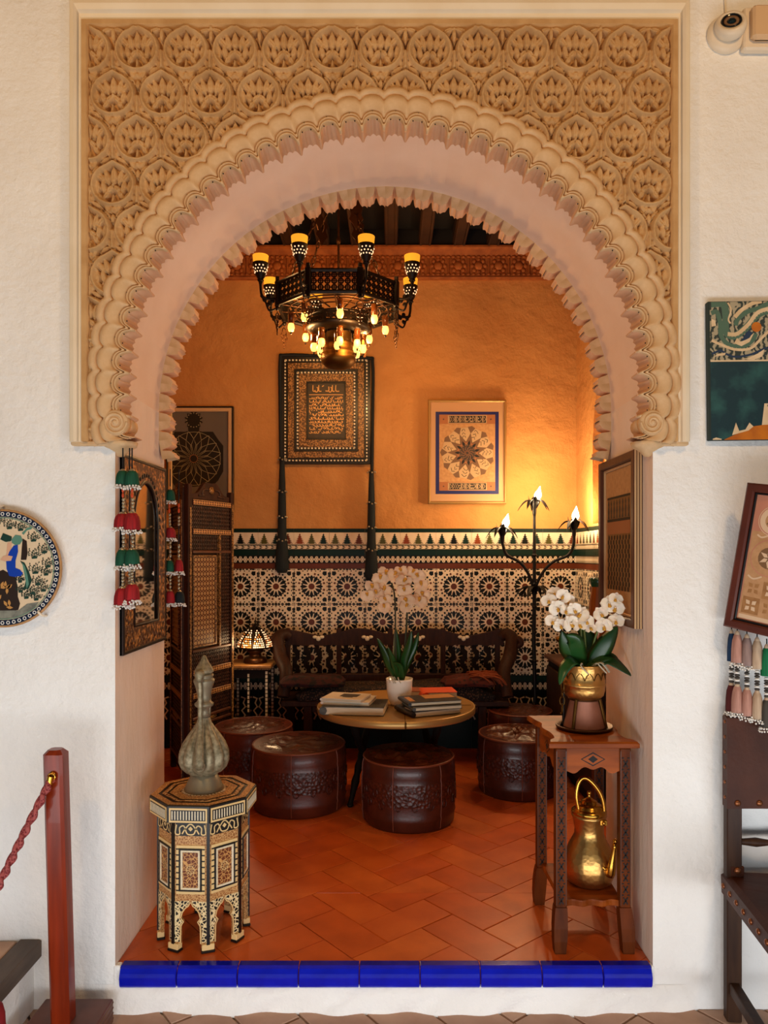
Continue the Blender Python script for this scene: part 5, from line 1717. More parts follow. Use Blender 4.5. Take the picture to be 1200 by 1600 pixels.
for s_ in (-1, 1):
    scr.strip(spline([(s_ * .046, sz1 - .012), (s_ * .050, sz1 - .040), (s_ * .036, sz1 - .042), (s_ * .036, sz1 - .022), (s_ * .022, sz1 - .016), (s_ * .012, sz1 - .040), (0, sz1 - .044)], 4), .0042, .0022, 0)
    scr.strip(spline([(s_ * .028, sz1 - .042), (s_ * .018, sz1 - .026), (s_ * .006, sz1 - .012), (0, sz1 - .010)], 4), .0042, .0022, 0)
scr.sheet([(0, sz1 - .033), (.008, sz1 - .025), (0, sz1 - .017), (-.008, sz1 - .025)], .0023, 0)
scr_me = scr.mesh('scrollwork', 'bone')
pf = MB(); pz0, pz1 = .188, sz1 - .078
rframe(pf, -bs / 2 + .010, pz0, bs / 2 - .010, pz1, .010, 0, .004, 0, .001)
pf_me = pf.mesh('bone_frame', 'bone')
pf2 = MB(); rframe(pf2, -bs / 2 + .020, pz0 + .010, bs / 2 - .020, pz1 - .010, .005, 0, .008, 0, .001); pf2_me = pf2.mesh('black_frame', 'ebony')
pf3 = MB(); rframe(pf3, -bs / 2 + .025, pz0 + .015, bs / 2 - .025, pz1 - .015, .007, 0, .0065, 0, .001); pf3_me = pf3.mesh('pearl_frame', 'pearl')
pc = MB(); pc.prism(rect(-bs / 2 + .031, pz0 + .021, bs / 2 - .031, pz1 - .021), 0, .003, 0)
cz_ = (pz0 + pz1) / 2
pc_me = pc.mesh('panel_field', 'inlay_field')
med = MB()
for k in range(8):
    a = k * PI / 4; med.strip([(.004 * math.cos(a), cz_ + .004 * math.sin(a)), (.014 * math.cos(a + .25), cz_ + .014 * math.sin(a + .25)), (.016 * math.cos(a), cz_ + .020 * math.sin(a))], .0016, .0036, 0)
med.strip(circ(0, cz_, .0125, 16), .0016, .0036, 0, closed=True)
med_me = med.mesh('medallion', 'bone')
dsh = MB()
for z in np.linspace(pz0 + .012, pz1 - .012, 8):
    for s_ in (-1, 1):
        dsh.box((s_ * (bs / 2 - .015), -.0045, z), (.010, .001, .004))
dsh_me = dsh.mesh('inlay_dashes', 'ebony')
cor = MB(); cor.box((0, 0, sz1 / 2 + .013), (.010, .010, sz1 - .026)); cor_me = cor.mesh('corner_post', 'ebony')
foot = MB(); 
foot.box((0, 0, .004), (.044, .026, .008), 0, .002); foot.box((0, 0, .018), (.040, .023, .020), 1, .002)
foot_me = foot.mesh('foot', ['ebony', 'bone'])
for k in range(8):
    a = k * PI / 4 + PI / 8
    R0 = (0, 0, a + PI / 2)
    e = link('inlaid_edge', edge_me, ot, (AP * math.cos(a), AP * math.sin(a), OTH - .030), R0)
    link('edge_field', edge2_me, e)
    for j in range(12): link('pearl_strip', strip_me, e, (-sl / 2 + .0165 + j * (sl - .033) / 11, -.0026, -.001))
    p = link('side_panel', side_me, ot, (BAP * math.cos(a), BAP * math.sin(a), 0), R0)
    for nm, q in (('carved_leg_inlay', lace_me), ('arch_outline', outl_me), ('frieze_field', frz_me), ('scrollwork', scr_me), ('bone_frame', pf_me), ('black_frame', pf2_me), ('pearl_frame', pf3_me), ('panel_field', pc_me), ('medallion', med_me), ('inlay_dashes', dsh_me)):
        link(nm, q, p)
    av = k * PI / 4
    link('corner_post', cor_me, ot, ((BR - .001) * math.cos(av), (BR - .001) * math.sin(av), 0), (0, 0, av + PI / 2))
    f1 = link('foot', foot_me, ot, ((BR - .008) * math.cos(av), (BR - .008) * math.sin(av), 0), (0, 0, av + PI / 2))

# ------------------------------------------------------------------ pewter ewer
ew = thing('ewer', 'tall chased pewter ewer with a gourd shaped body on the octagonal table', 'ewer', (OTX, OTY, OTH + .0022), (0, 0, .22))
ew.scale = (1, 1, .925)
m = MB()
m.lathe([(.066, 0), (.067, .004), (.062, .014), (.052, .038), (.045, .052), (.040, .058)], 36, 0, caps=False)
m.lathe([(.0001, 0.0), (.066, 0.0)], 36, 0, caps=False)
m.build('foot', 'pewter_smooth', ew)
m = MB()
body = [(.040, .058), (.060, .066), (.078, .085), (.087, .110), (.086, .138), (.074, .170), (.056, .200), (.038, .226), (.026, .246), (.020, .266)]
m.lathe(body, 96, 0, lobes=12, amp=.16, lz=lambda z: max(0, math.sin(PI * min(1, max(0, (z - .055) / .20)))) ** .5, caps=False)
m.build('body', 'pewter', ew)
m = MB()
m.lathe([(.020, .262), (.018, .285), (.018, .300), (.031, .308), (.034, .316), (.026, .324), (.022, .332), (.024, .350), (.030, .378), (.037, .398), (.037, .406), (.028, .411), (.033, .418), (.034, .423), (.026, .428)], 24, 0, lobes=6, amp=.06)
m.build('neck', 'pewter_smooth', ew)
m = MB()
m.lathe([(.026, .428), (.034, .434), (.033, .442), (.024, .458), (.014, .474), (.008, .488), (.006, .494), (.0001, .496)], 24, 0, lobes=6, amp=.12, caps=False)
m.build('lid', 'pewter', ew)
m = MB()
sp = spline([(-.012, -.086, .110), (-.013, -.094, .125), (-.013, -.080, .175), (-.012, -.052, .235), (-.012, -.044, .30), (-.012, -.046, .36), (-.013, -.050, .41)], 5)
m.tube(sp, [.020 - .012 * min(1, i / 18) for i in range(len(sp))], 12)
m.ell((-.012, -.090, .105), (.018, .012, .020), 10, 6)
m.lathe([(.010, 0), (.014, .012), (.018, .024), (.016, .036), (.008, .044)], 14, 0, lobes=7, amp=.18, M=Matrix.Translation((-.013, -.050, .405)))
m.build('spout', 'pewter', ew)
m = MB()
m.tube(spline([(.0, .060, .190), (.012, .098, .23), (.016, .102, .31), (.014, .072, .38), (.010, .036, .40)], 6), .0065, 8)
m.build('handle', 'pewter_smooth', ew)

# ------------------------------------------------------------------ wooden stand, right
st = thing('plant_stand', 'carved two tier wooden stand with flared feet, brass kettle on its shelf', 'table', (0, 0, 0))
SX0, SX1, SY0, SY1, SH = .540, .808, .085, .425, .682
m = MB()
L = [(SX0 - .012, SY0 - .012), (SX0 - .004, SY0 + .020), (SX0 + .014, SY0 + .045), (SX0 + .016, SY0 + .12), (SX0 + .002, SY0 + .19), (SX0 + .014, SY0 + .26), (SX0 + .002, SY1 - .03), (SX0 - .010, SY1 + .05)]
Lo = [p for p in spline([(x, y) for x, y in L], 4)]
mx = (SX0 + SX1) / 2
Ro = [(2 * mx - x, y) for x, y in reversed(Lo)]
out = Lo + Ro
def slab(mb_, out, z0, z1, m=0, b=.006):
    n = len(out); cx = sum(p[0] for p in out) / n; cy = sum(p[1] for p in out) / n
    k = 1 - b / .16
    vs = [(x, y, z) for z in (z0 + b * .5,) for x, y in out] + [(x, y, z1 - b) for x, y in out] + [(cx + (x - cx) * k, cy + (y - cy) * k, z1) for x, y in out] + [(cx + (x - cx) * k, cy + (y - cy) * k, z0) for x, y in out]
    fs = []
    ar = sum(out[i][0] * out[(i + 1) % n][1] - out[(i + 1) % n][0] * out[i][1] for i in range(n))
    for (a, b_) in ((0, 1), (1, 2), (3, 0)):
        for i in range(n):
            j = (i + 1) % n
            f = (a * n + i, a * n + j, b_ * n + j, b_ * n + i)
            fs.append(f if ar > 0 else f[::-1])
    t_ = list(range(2 * n, 3 * n)); bt = list(range(3 * n, 4 * n))[::-1]
    fs += [tuple(t_ if ar > 0 else t_[::-1]), tuple(bt if ar > 0 else bt[::-1])]
    mb_.add(vs, fs, m)
slab(m, out, SH - .022, SH)
m.build('top', 'brown_wood_x', st)
legm = MB()
def stand_leg(x, y, sx, sy):
    c = MB(); w_ = .036
    c.box((x, y, .40), (w_, w_, .52), 0, .004)
    rows = []
    for z, dx, ww in ((.142, 0, .038), (.12, .004, .042), (.08, .010, .044), (.04, .014, .042), (.0, .015, .036)):
        cx, cy = x + sx * dx * .4, y + sy * dx
        rows.append([(cx - ww / 2, cy - ww / 2, z), (cx + ww / 2, cy - ww / 2, z), (cx + ww / 2, cy + ww / 2, z), (cx - ww / 2, cy + ww / 2, z)])
    c.grid(rows[::-1], 0, False, None, True); c.add(rows[-1], [(3, 2, 1, 0)]); c.add(rows[0], [(0, 1, 2, 3)])
    o = c.build('leg', 'brown_wood', st)
    c = MB()
    for k in range(13):
        z = .165 + k * .037
        for s_ in (-1, 1):
            c.box((0, 0, 0), (.004, .0025, .026), 0, 0, Matrix.Translation((x, y - w_ / 2 - .0006, z)) @ Matrix.Rotation(s_ * .55, 4, 'Y'))
        c.box((x - .009, y - w_ / 2 - .0006, z + .0185), (.006, .002, .004)); c.box((x + .009, y - w_ / 2 - .0006, z + .0185), (.006, .002, .004))
    c.build('carving', 'carve_black', o)
    c = MB()
    for s_ in (-1, 1): c.box((x + s_ * .0155, y - w_ / 2 - .0005, .40), (.0022, .0018, .50))
    c.build('bead_line', 'brown_wood_dark', o)
for x, sx in ((SX0 + .030, -1), (SX1 - .030, 1)):
    for y, sy in ((SY0 + .018, -1), (SY1 - .018, 1)):
        stand_leg(x, y, sx, sy)
def apron(p, q, name):
    Lg = math.hypot(q[0] - p[0], q[1] - p[1]); a = math.atan2(q[1] - p[1], q[0] - p[0])
    c = MB()
    bot = [(Lg * t, -.082 + .016 * math.sin(PI * t) ** 2 * (1 if True else 0) + .006 * math.cos(6 * PI * t)) for t in np.linspace(1, 0, 25)]
    c.prism([(0, 0), (Lg, 0)] + bot, -.008, .008)
    o = c.build(name, 'brown_wood_x', st, (p[0], p[1], SH - .022), (0, 0, a))
    c = MB()
    for (rx, rz, d, m_) in ((.040, .023, .0084, 0), (.035, .0185, .0088, 1), (.016, .012, .0092, 0)):
        c.prism([(Lg / 2 - rx, -.038), (Lg / 2, -.038 - rz), (Lg / 2 + rx, -.038), (Lg / 2, -.038 + rz)], .0, d, m_)
    c.build('carved_diamond', ['carve_black', 'brown_wood_x'], o)
apron((SX0 + .045, SY0 + .014), (SX1 - .045, SY0 + .014), 'apron')
apron((SX1 - .045, SY1 - .014), (SX0 + .045, SY1 - .014), 'apron')
apron((SX0 + .028, SY1 - .035), (SX0 + .028, SY0 + .035), 'apron')
apron((SX1 - .028, SY0 + .035), (SX1 - .028, SY1 - .035), 'apron')
m = MB()
so = [(SX0 + .035 + (SX1 - SX0 - .07) * t, SY0 + .010 + .012 * math.sin(3 * PI * t) ** 2) for t in np.linspace(0, 1, 19)] + [(SX1 - .028, SY1 - .03), (SX0 + .028, SY1 - .03)]
slab(m, so, .140, .160, 0, .004)
m.build('shelf', 'brown_wood_x', st)

# ------------------------------------------------------------------ brass kettle on the lower shelf
KX, KY = .700, .235
kt = thing('kettle', 'big hammered brass kettle with a hooped handle on the lower shelf of the stand', 'kettle', (KX, KY, .1605), (0, 0, 0))
m = MB()
m.lathe([(.0001, 0), (.060, 0), (.076, .010), (.085, .035), (.087, .065), (.080, .100), (.068, .130), (.057, .150), (.050, .166), (.049, .185), (.055, .215), (.058, .226), (.060, .232), (.056, .236)], 40, 0, caps=False)
m.build('body', 'brass_hammered', kt)
m = MB()
m.lathe([(.056, .234), (.060, .240), (.059, .247), (.050, .254), (.046, .257), (.045, .263), (.034, .270), (.028, .273), (.027, .279), (.016, .284), (.010, .288), (.006, .292), (.005, .300), (.008, .305), (.006, .312), (.0001, .315)], 32, 0, caps=False)
m.build('lid', 'brass', kt)
m = MB()
hp = spline([(-.040, -.015, .252), (-.048, -.015, .30), (-.040, -.015, .345), (-.022, -.015, .362), (.0, -.018, .352), (.030, -.020, .315), (.044, -.022, .275), (.046, -.022, .238)], 6)
m.tube(hp, .0072, 10)
m.ell((-.040, -.015, .25), (.010, .010, .008), 8, 5)
m.build('handle', 'brass', kt)
m = MB()
m.box((.034, -.052, .222), (.026, .010, .020), 0, .003); m.ell((.034, -.058, .222), .007, 8, 5)
m.build('hinge', 'brass', kt)
m = MB()
m.lathe([(.0001, .0), (.013, .004), (.016, .016), (.014, .040), (.009, .075), (.008, .105), (.009, .118), (.006, .118)], 14, 0, M=Matrix.Translation((.048, -.078, .048)) @ Matrix.Rotation(.14, 4, 'Y') @ Matrix.Rotation(.06, 4, 'X'))
m.tube([(.040, -.072, .075), (.030, -.080, .078), (.022, -.070, .085)], .006, 8)
m.ell((.066, -.084, .172), (.010, .010, .008), 8, 5)
m.build('spout', 'brass', kt)

# ------------------------------------------------------------------ copper pedestal, brass pot and orchid on the stand
PX_, PY_ = .690, .262
pd = thing('pedestal_warmer', 'conical copper pedestal on a dark round tray on top of the wooden stand', 'stand', (PX_, PY_, SH + .001))
m = MB(); m.lathe([(.0001, 0), (.088, 0), (.096, .004), (.098, .012), (.095, .013), (.088, .006), (.0001, .005)], 40, 0, caps=False); m.build('tray', 'bronze', pd)
m = MB(); m.lathe([(.0001, .006), (.072, .006), (.070, .012), (.048, .098), (.050, .104), (.045, .106), (.0001, .106)], 36, 0, caps=False); m.build('cone', 'copper', pd)
for a in (-2.35, -.35, 1.2):
    m = MB(); m.tube([(.074 * math.cos(a), .074 * math.sin(a), .006), (.052 * math.cos(a), .052 * math.sin(a), .105)], .006, 6); m.build('strut', 'brass_dark', pd)
m = MB(); m.tube([(.051 * math.cos(q * PI / 12), .051 * math.sin(q * PI / 12), .104) for q in range(24)], .004, 6, closed=True); m.build('rim', 'bronze', pd)
# small stand with a hanging chain on the left of the cone
m = MB(); m.tube([(-.066, .02, .006), (-.066, .02, .12)], .006, 6); m.lathe([(.0001, 0), (.014, .0), (.008, .012), (.0001, .02)], 10, 0, c=(-.066, .02, .006))
m.build('side_post', 'dark_bronze', pd)
bp = thing('brass_pot', 'round brass planter with an engraved leaf band and ring handle, on the copper pedestal', 'pot', (PX_, PY_, SH + .108))
m = MB(); m.lathe([(.0001, 0), (.055, 0), (.066, .010), (.070, .028), (.071, .044), (.075, .048), (.071, .052), (.0705, .075), (.069, .105), (.072, .112), (.073, .116), (.068, .118), (.064, .108), (.0001, .104)], 40, 0, caps=False)
m.build('bowl', 'brass_hammered', bp)
m = MB()
for k in range(14):
    a = k * 2 * PI / 14
    for s_ in (-1, 1):
        m.tube([(.0712 * math.cos(a), .0712 * math.sin(a), .068), (.0712 * math.cos(a + s_ * .10), .0712 * math.sin(a + s_ * .10), .084), (.0706 * math.cos(a + s_ * .20), .0706 * math.sin(a + s_ * .20), .092)], .0016, 4)
m.build('engraving', 'brass_dark', bp)
m = MB(); m.tube([(-.078, -.012 + .02 * math.cos(q * PI / 8), .040 + .022 * math.sin(q * PI / 8)) for q in range(16)], .003, 6, closed=True); m.build('ring_handle', 'brass_dark', bp)
chain((-.079, -.012, .03), (-.079, -.012, -.05), L=.02, r=.002).build('chain', 'brass_dark', bp)
o2 = thing('orchid', 'white moth orchid with broad green leaves in the brass planter', 'plant', (PX_, PY_, SH + .108 + .104))
LV = [((0, 0, 0), (-.045, -.02, .05), (-.070, -.03, .085), (-.085, -.035, .13)), ((-.01, 0, 0), (-.035, -.03, .06), (-.045, -.05, .10), (-.075, -.06, .120)),
      ((-.01, -.02, .0), (-.05, -.05, .03), (-.085, -.07, .005), (-.105, -.085, -.045)), ((.02, 0, .0), (.05, -.01, .05), (.08, -.02, .10), (.110, -.02, .145)),
      ((.02, -.02, .01), (.07, -.04, .03), (.10, -.06, .015), (.136, -.085, -.015)), ((.01, .03, 0), (.03, .05, .06), (.02, .06, .11), (-.01, .07, .14)), ((.01, -.01, 0), (.05, -.02, .035), (.085, -.02, .04), (.11, -.03, .03))]
for i, p in enumerate(LV): orchid_leaf(o2, p, (.034, .034, .024, .034, .028, .034, .028)[i], up=(.25, 1, .1) if i in (0, 1, 3, 5) else (0, -.6, 1))
for s_ in ([(-.01, 0, 0), (-.012, -.01, .09), (-.022, -.02, .19), (-.045, -.03, .225), (-.09, -.05, .24), (-.125, -.06, .20)], [(.0, 0, 0), (.004, 0, .08), (.0, .0, .14), (.01, -.01, .17)],
           [(.02, .0, 0), (.035, 0, .09), (.055, -.01, .15), (.085, -.02, .205), (.125, -.03, .245)]):
    m = MB(); m.tube(spline(s_, 6), .0036, 6); m.build('stem', 'orchid_stem', o2)
rr = random.Random(21)
FL = [(-.125, -.07, .265), (-.105, -.06, .285), (-.080, -.08, .280), (-.060, -.06, .265), (-.10, -.085, .245), (-.075, -.09, .235), (-.045, -.085, .240), (-.020, -.08, .225), (-.115, -.08, .205), (-.090, -.09, .195), (-.060, -.095, .200),
      (-.030, -.09, .195), (.000, -.085, .205), (.012, -.07, .185), (.055, -.05, .225), (.065, -.06, .190), (.080, -.06, .255), (.105, -.055, .205), (.105, -.05, .245), (.130, -.05, .270)]
for i, p in enumerate(FL):
    put_flower(o2, fl_cool, (min(p[0] - .012, .088), p[1] - (.02 if p[0] > .09 else 0), .235 + (p[2] - .24) * 1.15 - .028), (rr.uniform(-.7, .7), -1, rr.uniform(-.2, .6)), rr.uniform(-.6, .6), rr.uniform(.62, .82))
for k in range(5):
    m = MB(); a = rr.uniform(-3.0, -.2)
    m.tube(spline([(.03 * math.cos(a), .03 * math.sin(a), .0), (.06 * math.cos(a), .06 * math.sin(a), .022), (.078 * math.cos(a), .078 * math.sin(a), .014), (.085 * math.cos(a + .3), .085 * math.sin(a + .3), -.01)], 4), .0026, 5)
    m.build('root', 'root', o2)
# ------------------------------------------------------------------ side table and mosaic lamp by the screen
TX, TY, TZ = -.862, 2.385, .600
sd = thing('side_table', 'small dark side table with pale inlaid legs beside the bench, under the mosaic lamp', 'table', (TX, TY, 0))
m = MB(); m.box((0, 0, TZ - .010), (.285, .28, .020), 0, .004); m.build('top', 'table_wood', sd)
m = MB(); m.box((0, 0, TZ - .024), (.27, .265, .010), 0, .002); m.build('moulding', 'inlay_gold', sd)
for y in (-.115, .115):
    m = MB(); m.box((0, y, TZ - .055), (.215, .014, .055)); m.build('apron', 'black_wood', sd)
for x in (-.112, .112):
    for y in (-.115, .115):
        c = MB(); c.box((x, y, (TZ - .03) / 2), (.022, .022, TZ - .03)); c.box((x, y, .02), (.034, .034, .04), 0, .004)
        l = c.build('leg', 'black_wood', sd)
        c = MB(); 
        for k in range(22): c.box((x, y - .0115, .06 + k * .0235), (.014, .002, .018))
        c.build('bone_inlay', 'pearl', l)
m = MB(); m.box((0, -.115, .27), (.205, .016, .018)); m.build('stretcher', 'black_wood', sd)
c = MB()
for k in range(12): c.box((-.092 + k * .0167, -.124, .27), (.014, .002, .012))
c.build('bone_inlay', 'pearl', sd)
m = MB(); m.box((0, -.115, .425), (.018, .016, .29)); m.build('spindle', 'black_wood', sd)
c = MB()
for k in range(9): c.box((0, -.124, .32 + k * .027), (.011, .002, .020))
c.build('bone_inlay', 'pearl', sd)
m = MB(); m.box((0, -.115, .17), (.205, .008, .18)); m.build('lower_panel', 'inlay_lace', sd)

lp = thing('table_lamp', 'domed mosaic glass table lamp with lit beads on the small side table', 'lamp', (at(399, 0, 2.37)[0], 2.37, TZ + .0005))
m = MB(); m.lathe([(.0001, 0), (.070, 0), (.074, .008), (.070, .030), (.060, .036), (.040, .040), (.036, .060), (.055, .072), (.052, .090), (.0001, .09)], 28, 0, caps=False); m.build('base', 'bronze', lp)
dome = [(.104, .098), (.106, .108), (.098, .135), (.076, .172), (.050, .200), (.030, .216), (.012, .224)]
m = MB(); m.lathe(dome, 24, 0, caps=False)
for k in range(8):
    a = k * PI / 4
    m.tube([((r + .002) * math.cos(a), (r + .002) * math.sin(a), z) for r, z in dome], .006, 6)
m.tube([(.106 * math.cos(q * PI / 16), .106 * math.sin(q * PI / 16), .100) for q in range(32)], .006, 6, closed=True)
m.build('shade_frame', 'dark_bronze', lp)
g = MB(); g2 = MB(); rr = random.Random(5)
for k in range(8):
    for i in range(9):
        t = i / 8; z = .108 + .098 * t
        r = np.interp(z, [q[1] for q in dome], [q[0] for q in dome]) + .003
        nb = max(1, int(7 * (1 - t * .8)))
        for j in range(nb):
            a = k * PI / 4 + (j + 1) / (nb + 1) * PI / 4
            (g if rr.random() < .6 or i > 6 else g2).ell((r * math.cos(a), r * math.sin(a), z), .0048, 5, 3)
g.build('lit_beads', 'bead_glow', lp); g2.build('amber_beads', 'bead_amber', lp)
m = MB(); m.lathe([(.012, .224), (.016, .230), (.008, .238), (.005, .252), (.010, .258), (.004, .268), (.0001, .285)], 12, 0, caps=False)
for k in range(6):
    a = k * PI / 3; m.tube(spline([(0, 0, .232), (.016 * math.cos(a), .016 * math.sin(a), .245), (.026 * math.cos(a), .026 * math.sin(a), .238)], 4), .003, 5)
m.build('finial', 'dark_bronze', lp)
light('mosaic_lamp_glow', 'POINT', (lp.location.x, 2.22, .74), 1.2, (1, .66, .34), .04)

# ------------------------------------------------------------------ low cabinet on the right, with vase and brass dish
CX0, CX1, CY0_, CY1_, CH = 1.005, 1.236, 1.25, 2.45, .645
cb = thing('cabinet', 'dark low cabinet with a wooden top along the right wall, behind the plant stand', 'cabinet', (0, 0, 0))
m = MB(); m.box(((CX0 + CX1) / 2 + .01, (CY0_ + CY1_) / 2, (CH - .02) / 2 + .03), (CX1 - CX0 - .03, CY1_ - CY0_ - .04, CH - .06)); m.build('body', 'black_wood', cb)
m = MB(); m.box(((CX0 + CX1) / 2, (CY0_ + CY1_) / 2, CH - .012), (CX1 - CX0, CY1_ - CY0_, .024), 0, .006); m.build('top', 'brown_wood_dark', cb)
m = MB(); m.box(((CX0 + CX1) / 2 + .01, (CY0_ + CY1_) / 2, .03), (CX1 - CX0 - .05, CY1_ - CY0_ - .08, .06)); m.build('plinth', 'black_wood', cb)
for k in range(2):
    yc = CY0_ + .04 + (CY1_ - CY0_ - .08) * (k + .5) / 2
    d = MB(); d.box((CX0 + .015, yc, .33), (.016, (CY1_ - CY0_ - .1) / 2, .50), 0, .003); d = d.build('door', 'dark_wood', cb)
    h_ = MB(); h_.ell((CX0 + .002, yc + (.15 if k == 0 else -.15), .36), .011, 8, 5); h_.build('knob', 'brass_dark', d)
VX, VY = at(936, 0, 1.62)[0], 1.62
vs_ = thing('vase', 'tall amber glass vase with a green rim on the low cabinet', 'vase', (VX, VY, CH + .0005))
m = MB(); m.lathe([(.0001, 0), (.036, 0), (.040, .01), (.030, .04), (.034, .09), (.048, .20), (.055, .30), (.052, .38), (.042, .44), (.040, .47)], 28, 0, caps=False); m.build('body', 'vase_amber', vs_)
m = MB(); m.lathe([(.040, .468), (.046, .49), (.052, .515), (.049, .517), (.040, .49)], 28, 0, caps=False); m.build('rim', 'vase_green', vs_)
DX, DY = at(884, 0, 1.92)[0], 1.92
ds = thing('brass_dish', 'small brass footed dish on the low cabinet behind the orchid blooms', 'dish', (DX, DY, CH + .0005))
m = MB(); m.lathe([(.0001, 0), (.035, 0), (.030, .012), (.014, .03), (.012, .10), (.018, .12), (.0001, .125)], 24, 0, caps=False); m.build('foot', 'brass', ds)
m = MB(); m.lathe([(.0001, .122), (.03, .126), (.055, .145), (.060, .165), (.056, .166), (.048, .148), (.0001, .132)], 24, 0, caps=False); m.build('bowl', 'brass', ds)

# ------------------------------------------------------------------ mirror on the left jamb (local x runs into the room, face towards +X)
def jamb(name, label, cat, X, Y, Z, left):
    # local frame: x to the viewer's right on the wall, z up, -y out of the wall
    return thing(name, label, cat, (X, Y, Z), (0, 0, PI / 2 if left else -PI / 2))
my0, my1, mz0, mz1 = .038, .486, .965, 1.610
mr = jamb('mirror', 'wall mirror with a keyhole arch in a carved brown frame, on the left jamb', 'mirror', XJ0 + .0003, (my0 + my1) / 2, (mz0 + mz1) / 2, True)
w2, h2 = (my1 - my0) / 2, (mz1 - mz0) / 2
mr.scale = (1, .65, 1)
m = MB(); m.box((0, -.005, 0), (2 * w2, .008, 2 * h2)); m.build('backboard', 'mirror_dark', mr)
m = MB(); rframe(m, -w2, -h2, w2, h2, .014, .0, .021, 0, .004); m.build('outer_rim', 'mirror_dark', mr)
# frame board with the arched opening
gw, gz0, gzs = .125, -h2 + .085, .10
arch_o = [(-gw, gz0), (gw, gz0), (gw, gzs)] + [(gw * math.cos(a) * (1 + .06 * math.sin(2 * a) ** 2), gzs + .125 * math.sin(a)) for a in np.linspace(.12, PI - .12, 21)] + [(-gw, gzs)]
m = MB()
outer = rect(-w2 + .012, -h2 + .012, w2 - .012, h2 - .012)
def holed(mb_, outer, hole, d, mm=0, depth=.004):
    # outer: 4 corners; hole: loop; split into left/right/top/bottom fans
    n = len(hole)
    ang = lambda p: math.atan2(p[1], p[0])
    vs = [(p[0], -d, p[1]) for p in outer] + [(p[0], -d, p[1]) for p in hole]
    me_ = MB()
    fs = []
    # assign every hole edge to its nearest outer corner, bridging when the corner changes
    def near(p): return min(range(4), key=lambda k: (outer[k][0] - p[0]) ** 2 + (outer[k][1] - p[1]) ** 2)
    for i in range(n):
        j = (i + 1) % n
        a, b = near(hole[i]), near(hole[j])
        if a == b: fs.append((a, 4 + j, 4 + i))
        else: fs += [(a, b, 4 + j), (a, 4 + j, 4 + i)] if (b - a) % 4 == 1 else [(a, 4 + j, 4 + i)]
    mb_.add(vs, fs, mm)
    mb_.add([(p[0], -d, p[1]) for p in hole] + [(p[0], -d + depth, p[1]) for p in hole], [(i, (i + 1) % n, n + (i + 1) % n, n + i) for i in range(n)], mm)
hole = [(-gw, gz0), (0, gz0), (gw, gz0), (gw, (gz0 + gzs) / 2), (gw, gzs)] + [(gw * math.cos(a), gzs + .150 * math.sin(a)) for a in np.linspace(.15, PI - .15, 19)] + [(-gw, gzs), (-gw, (gz0 + gzs) / 2)]
holed(m, outer, hole, .018, 0, .008)
m.build('carved_board', 'mirror_frame', mr)
m = MB(); m.prism([(x * .999, z) for x, z in hole], .009, .0105, 0); m.build('glass', 'mirror_glass', mr)
m = MB(); m.tube([(x, -.018, z) for x, z in hole], .007, 6, closed=True); m.build('inner_rim', 'mirror_dark', mr)
m = MB()
hs = [(p[0] * 1.16, gzs + (p[1] - gzs) * 1.16) for p in hole[4:24]]
for p in hs: m.ell((p[0], -.019, p[1]), (.008, .006, .008), 6, 4)
m.build('beading', 'mirror_dark', mr)
m = MB()
for x, z, l, v in [(-w2 + .036, 0, 2 * h2 - .06, 1), (w2 - .036, 0, 2 * h2 - .06, 1), (0, -h2 + .036, 2 * w2 - .06, 0)]:
    n = int(l / .028)
    for k in range(n):
        s_ = -l / 2 + (k + .5) * l / n
        m.ell((x + (0 if v else s_), -.017, z + (s_ if v else 0)), (.011, .006, .011), 6, 4)
m.build('carved_border', 'mirror_frame', mr)

# ------------------------------------------------------------------ bead and tassel strands
def tassel_part(par, x, y, zt, zb_, r, mt, bead='white_bead', cap='silver_bead'):
    L = zt - zb_
    m = MB()
    pr = [(r * 1.0, -L), (r * 1.0, -L * .8), (r * .95, -L * .5), (r * .82, -L * .24), (r * .55, -.05 * L), (r * .25, 0)]
    m.lathe(pr, 24, 0, lobes=12, amp=.2, c=(x, y, zt))
    o = m.build('tassel', mt, par)
    c = MB(); c.lathe([(r * .45, -.10 * L), (r * .40, .02 * L), (r * .18, .10 * L), (.0001, .12 * L)], 12, 0, c=(x, y, zt), caps=False); c.build('cap', cap, o)
    if bead:
        b = MB(); rr = random.Random(int((x * 7 + zt * 13) * 1000))
        n = 15
        for k in range(n):
            q = 2 * PI * k / n + rr.random() * .2; R_ = r * 1.02
            for j in range(2):
                b.ell((x + (R_ + .003 * j) * math.cos(q + .15 * j), y + (R_ + .003 * j) * math.sin(q + .15 * j), zb_ - .004 - .006 * j + rr.uniform(-.003, .003)), .0034, 5, 3)
        b.build('bead_fringe', bead, o)
def beads_part(par, x, y, z0, z1, r, mt, n):
    m = MB()
    for k in range(n):
        z = z0 + (k + .5) * (z1 - z0) / n
        m.ell((x, y, z), (r, r, abs(z1 - z0) / n * .52), 8, 5)
    m.build('bead', mt, par)
def cord_part(par, pts, r=.0022, mt='black_cord'):
    m = MB(); m.tube(pts, r, 6); m.build('cord', mt, par)
def strand(label, X, Y, px0, spec, group, S_=None):
    t = thing('tassel_strand', label, 'tassel strand', (X, Y, 0), (0, 0, 0), group)
    for it in spec:
        k = it[0]; z0, z1 = at(0, it[1], Y)[1], at(0, it[2], Y)[1]
        dx = it[3]
        if k == 'c': cord_part(t, [(dx, 0, z0), (dx, 0, z1)])
        elif k == 'b': beads_part(t, dx, 0, z0, z1, it[4], it[5], it[6])
        else: tassel_part(t, dx, 0, z0, z1, it[4], it[5])
    return t
YT = -.030
G1 = 'beaded tassel strands hung at the mirror'
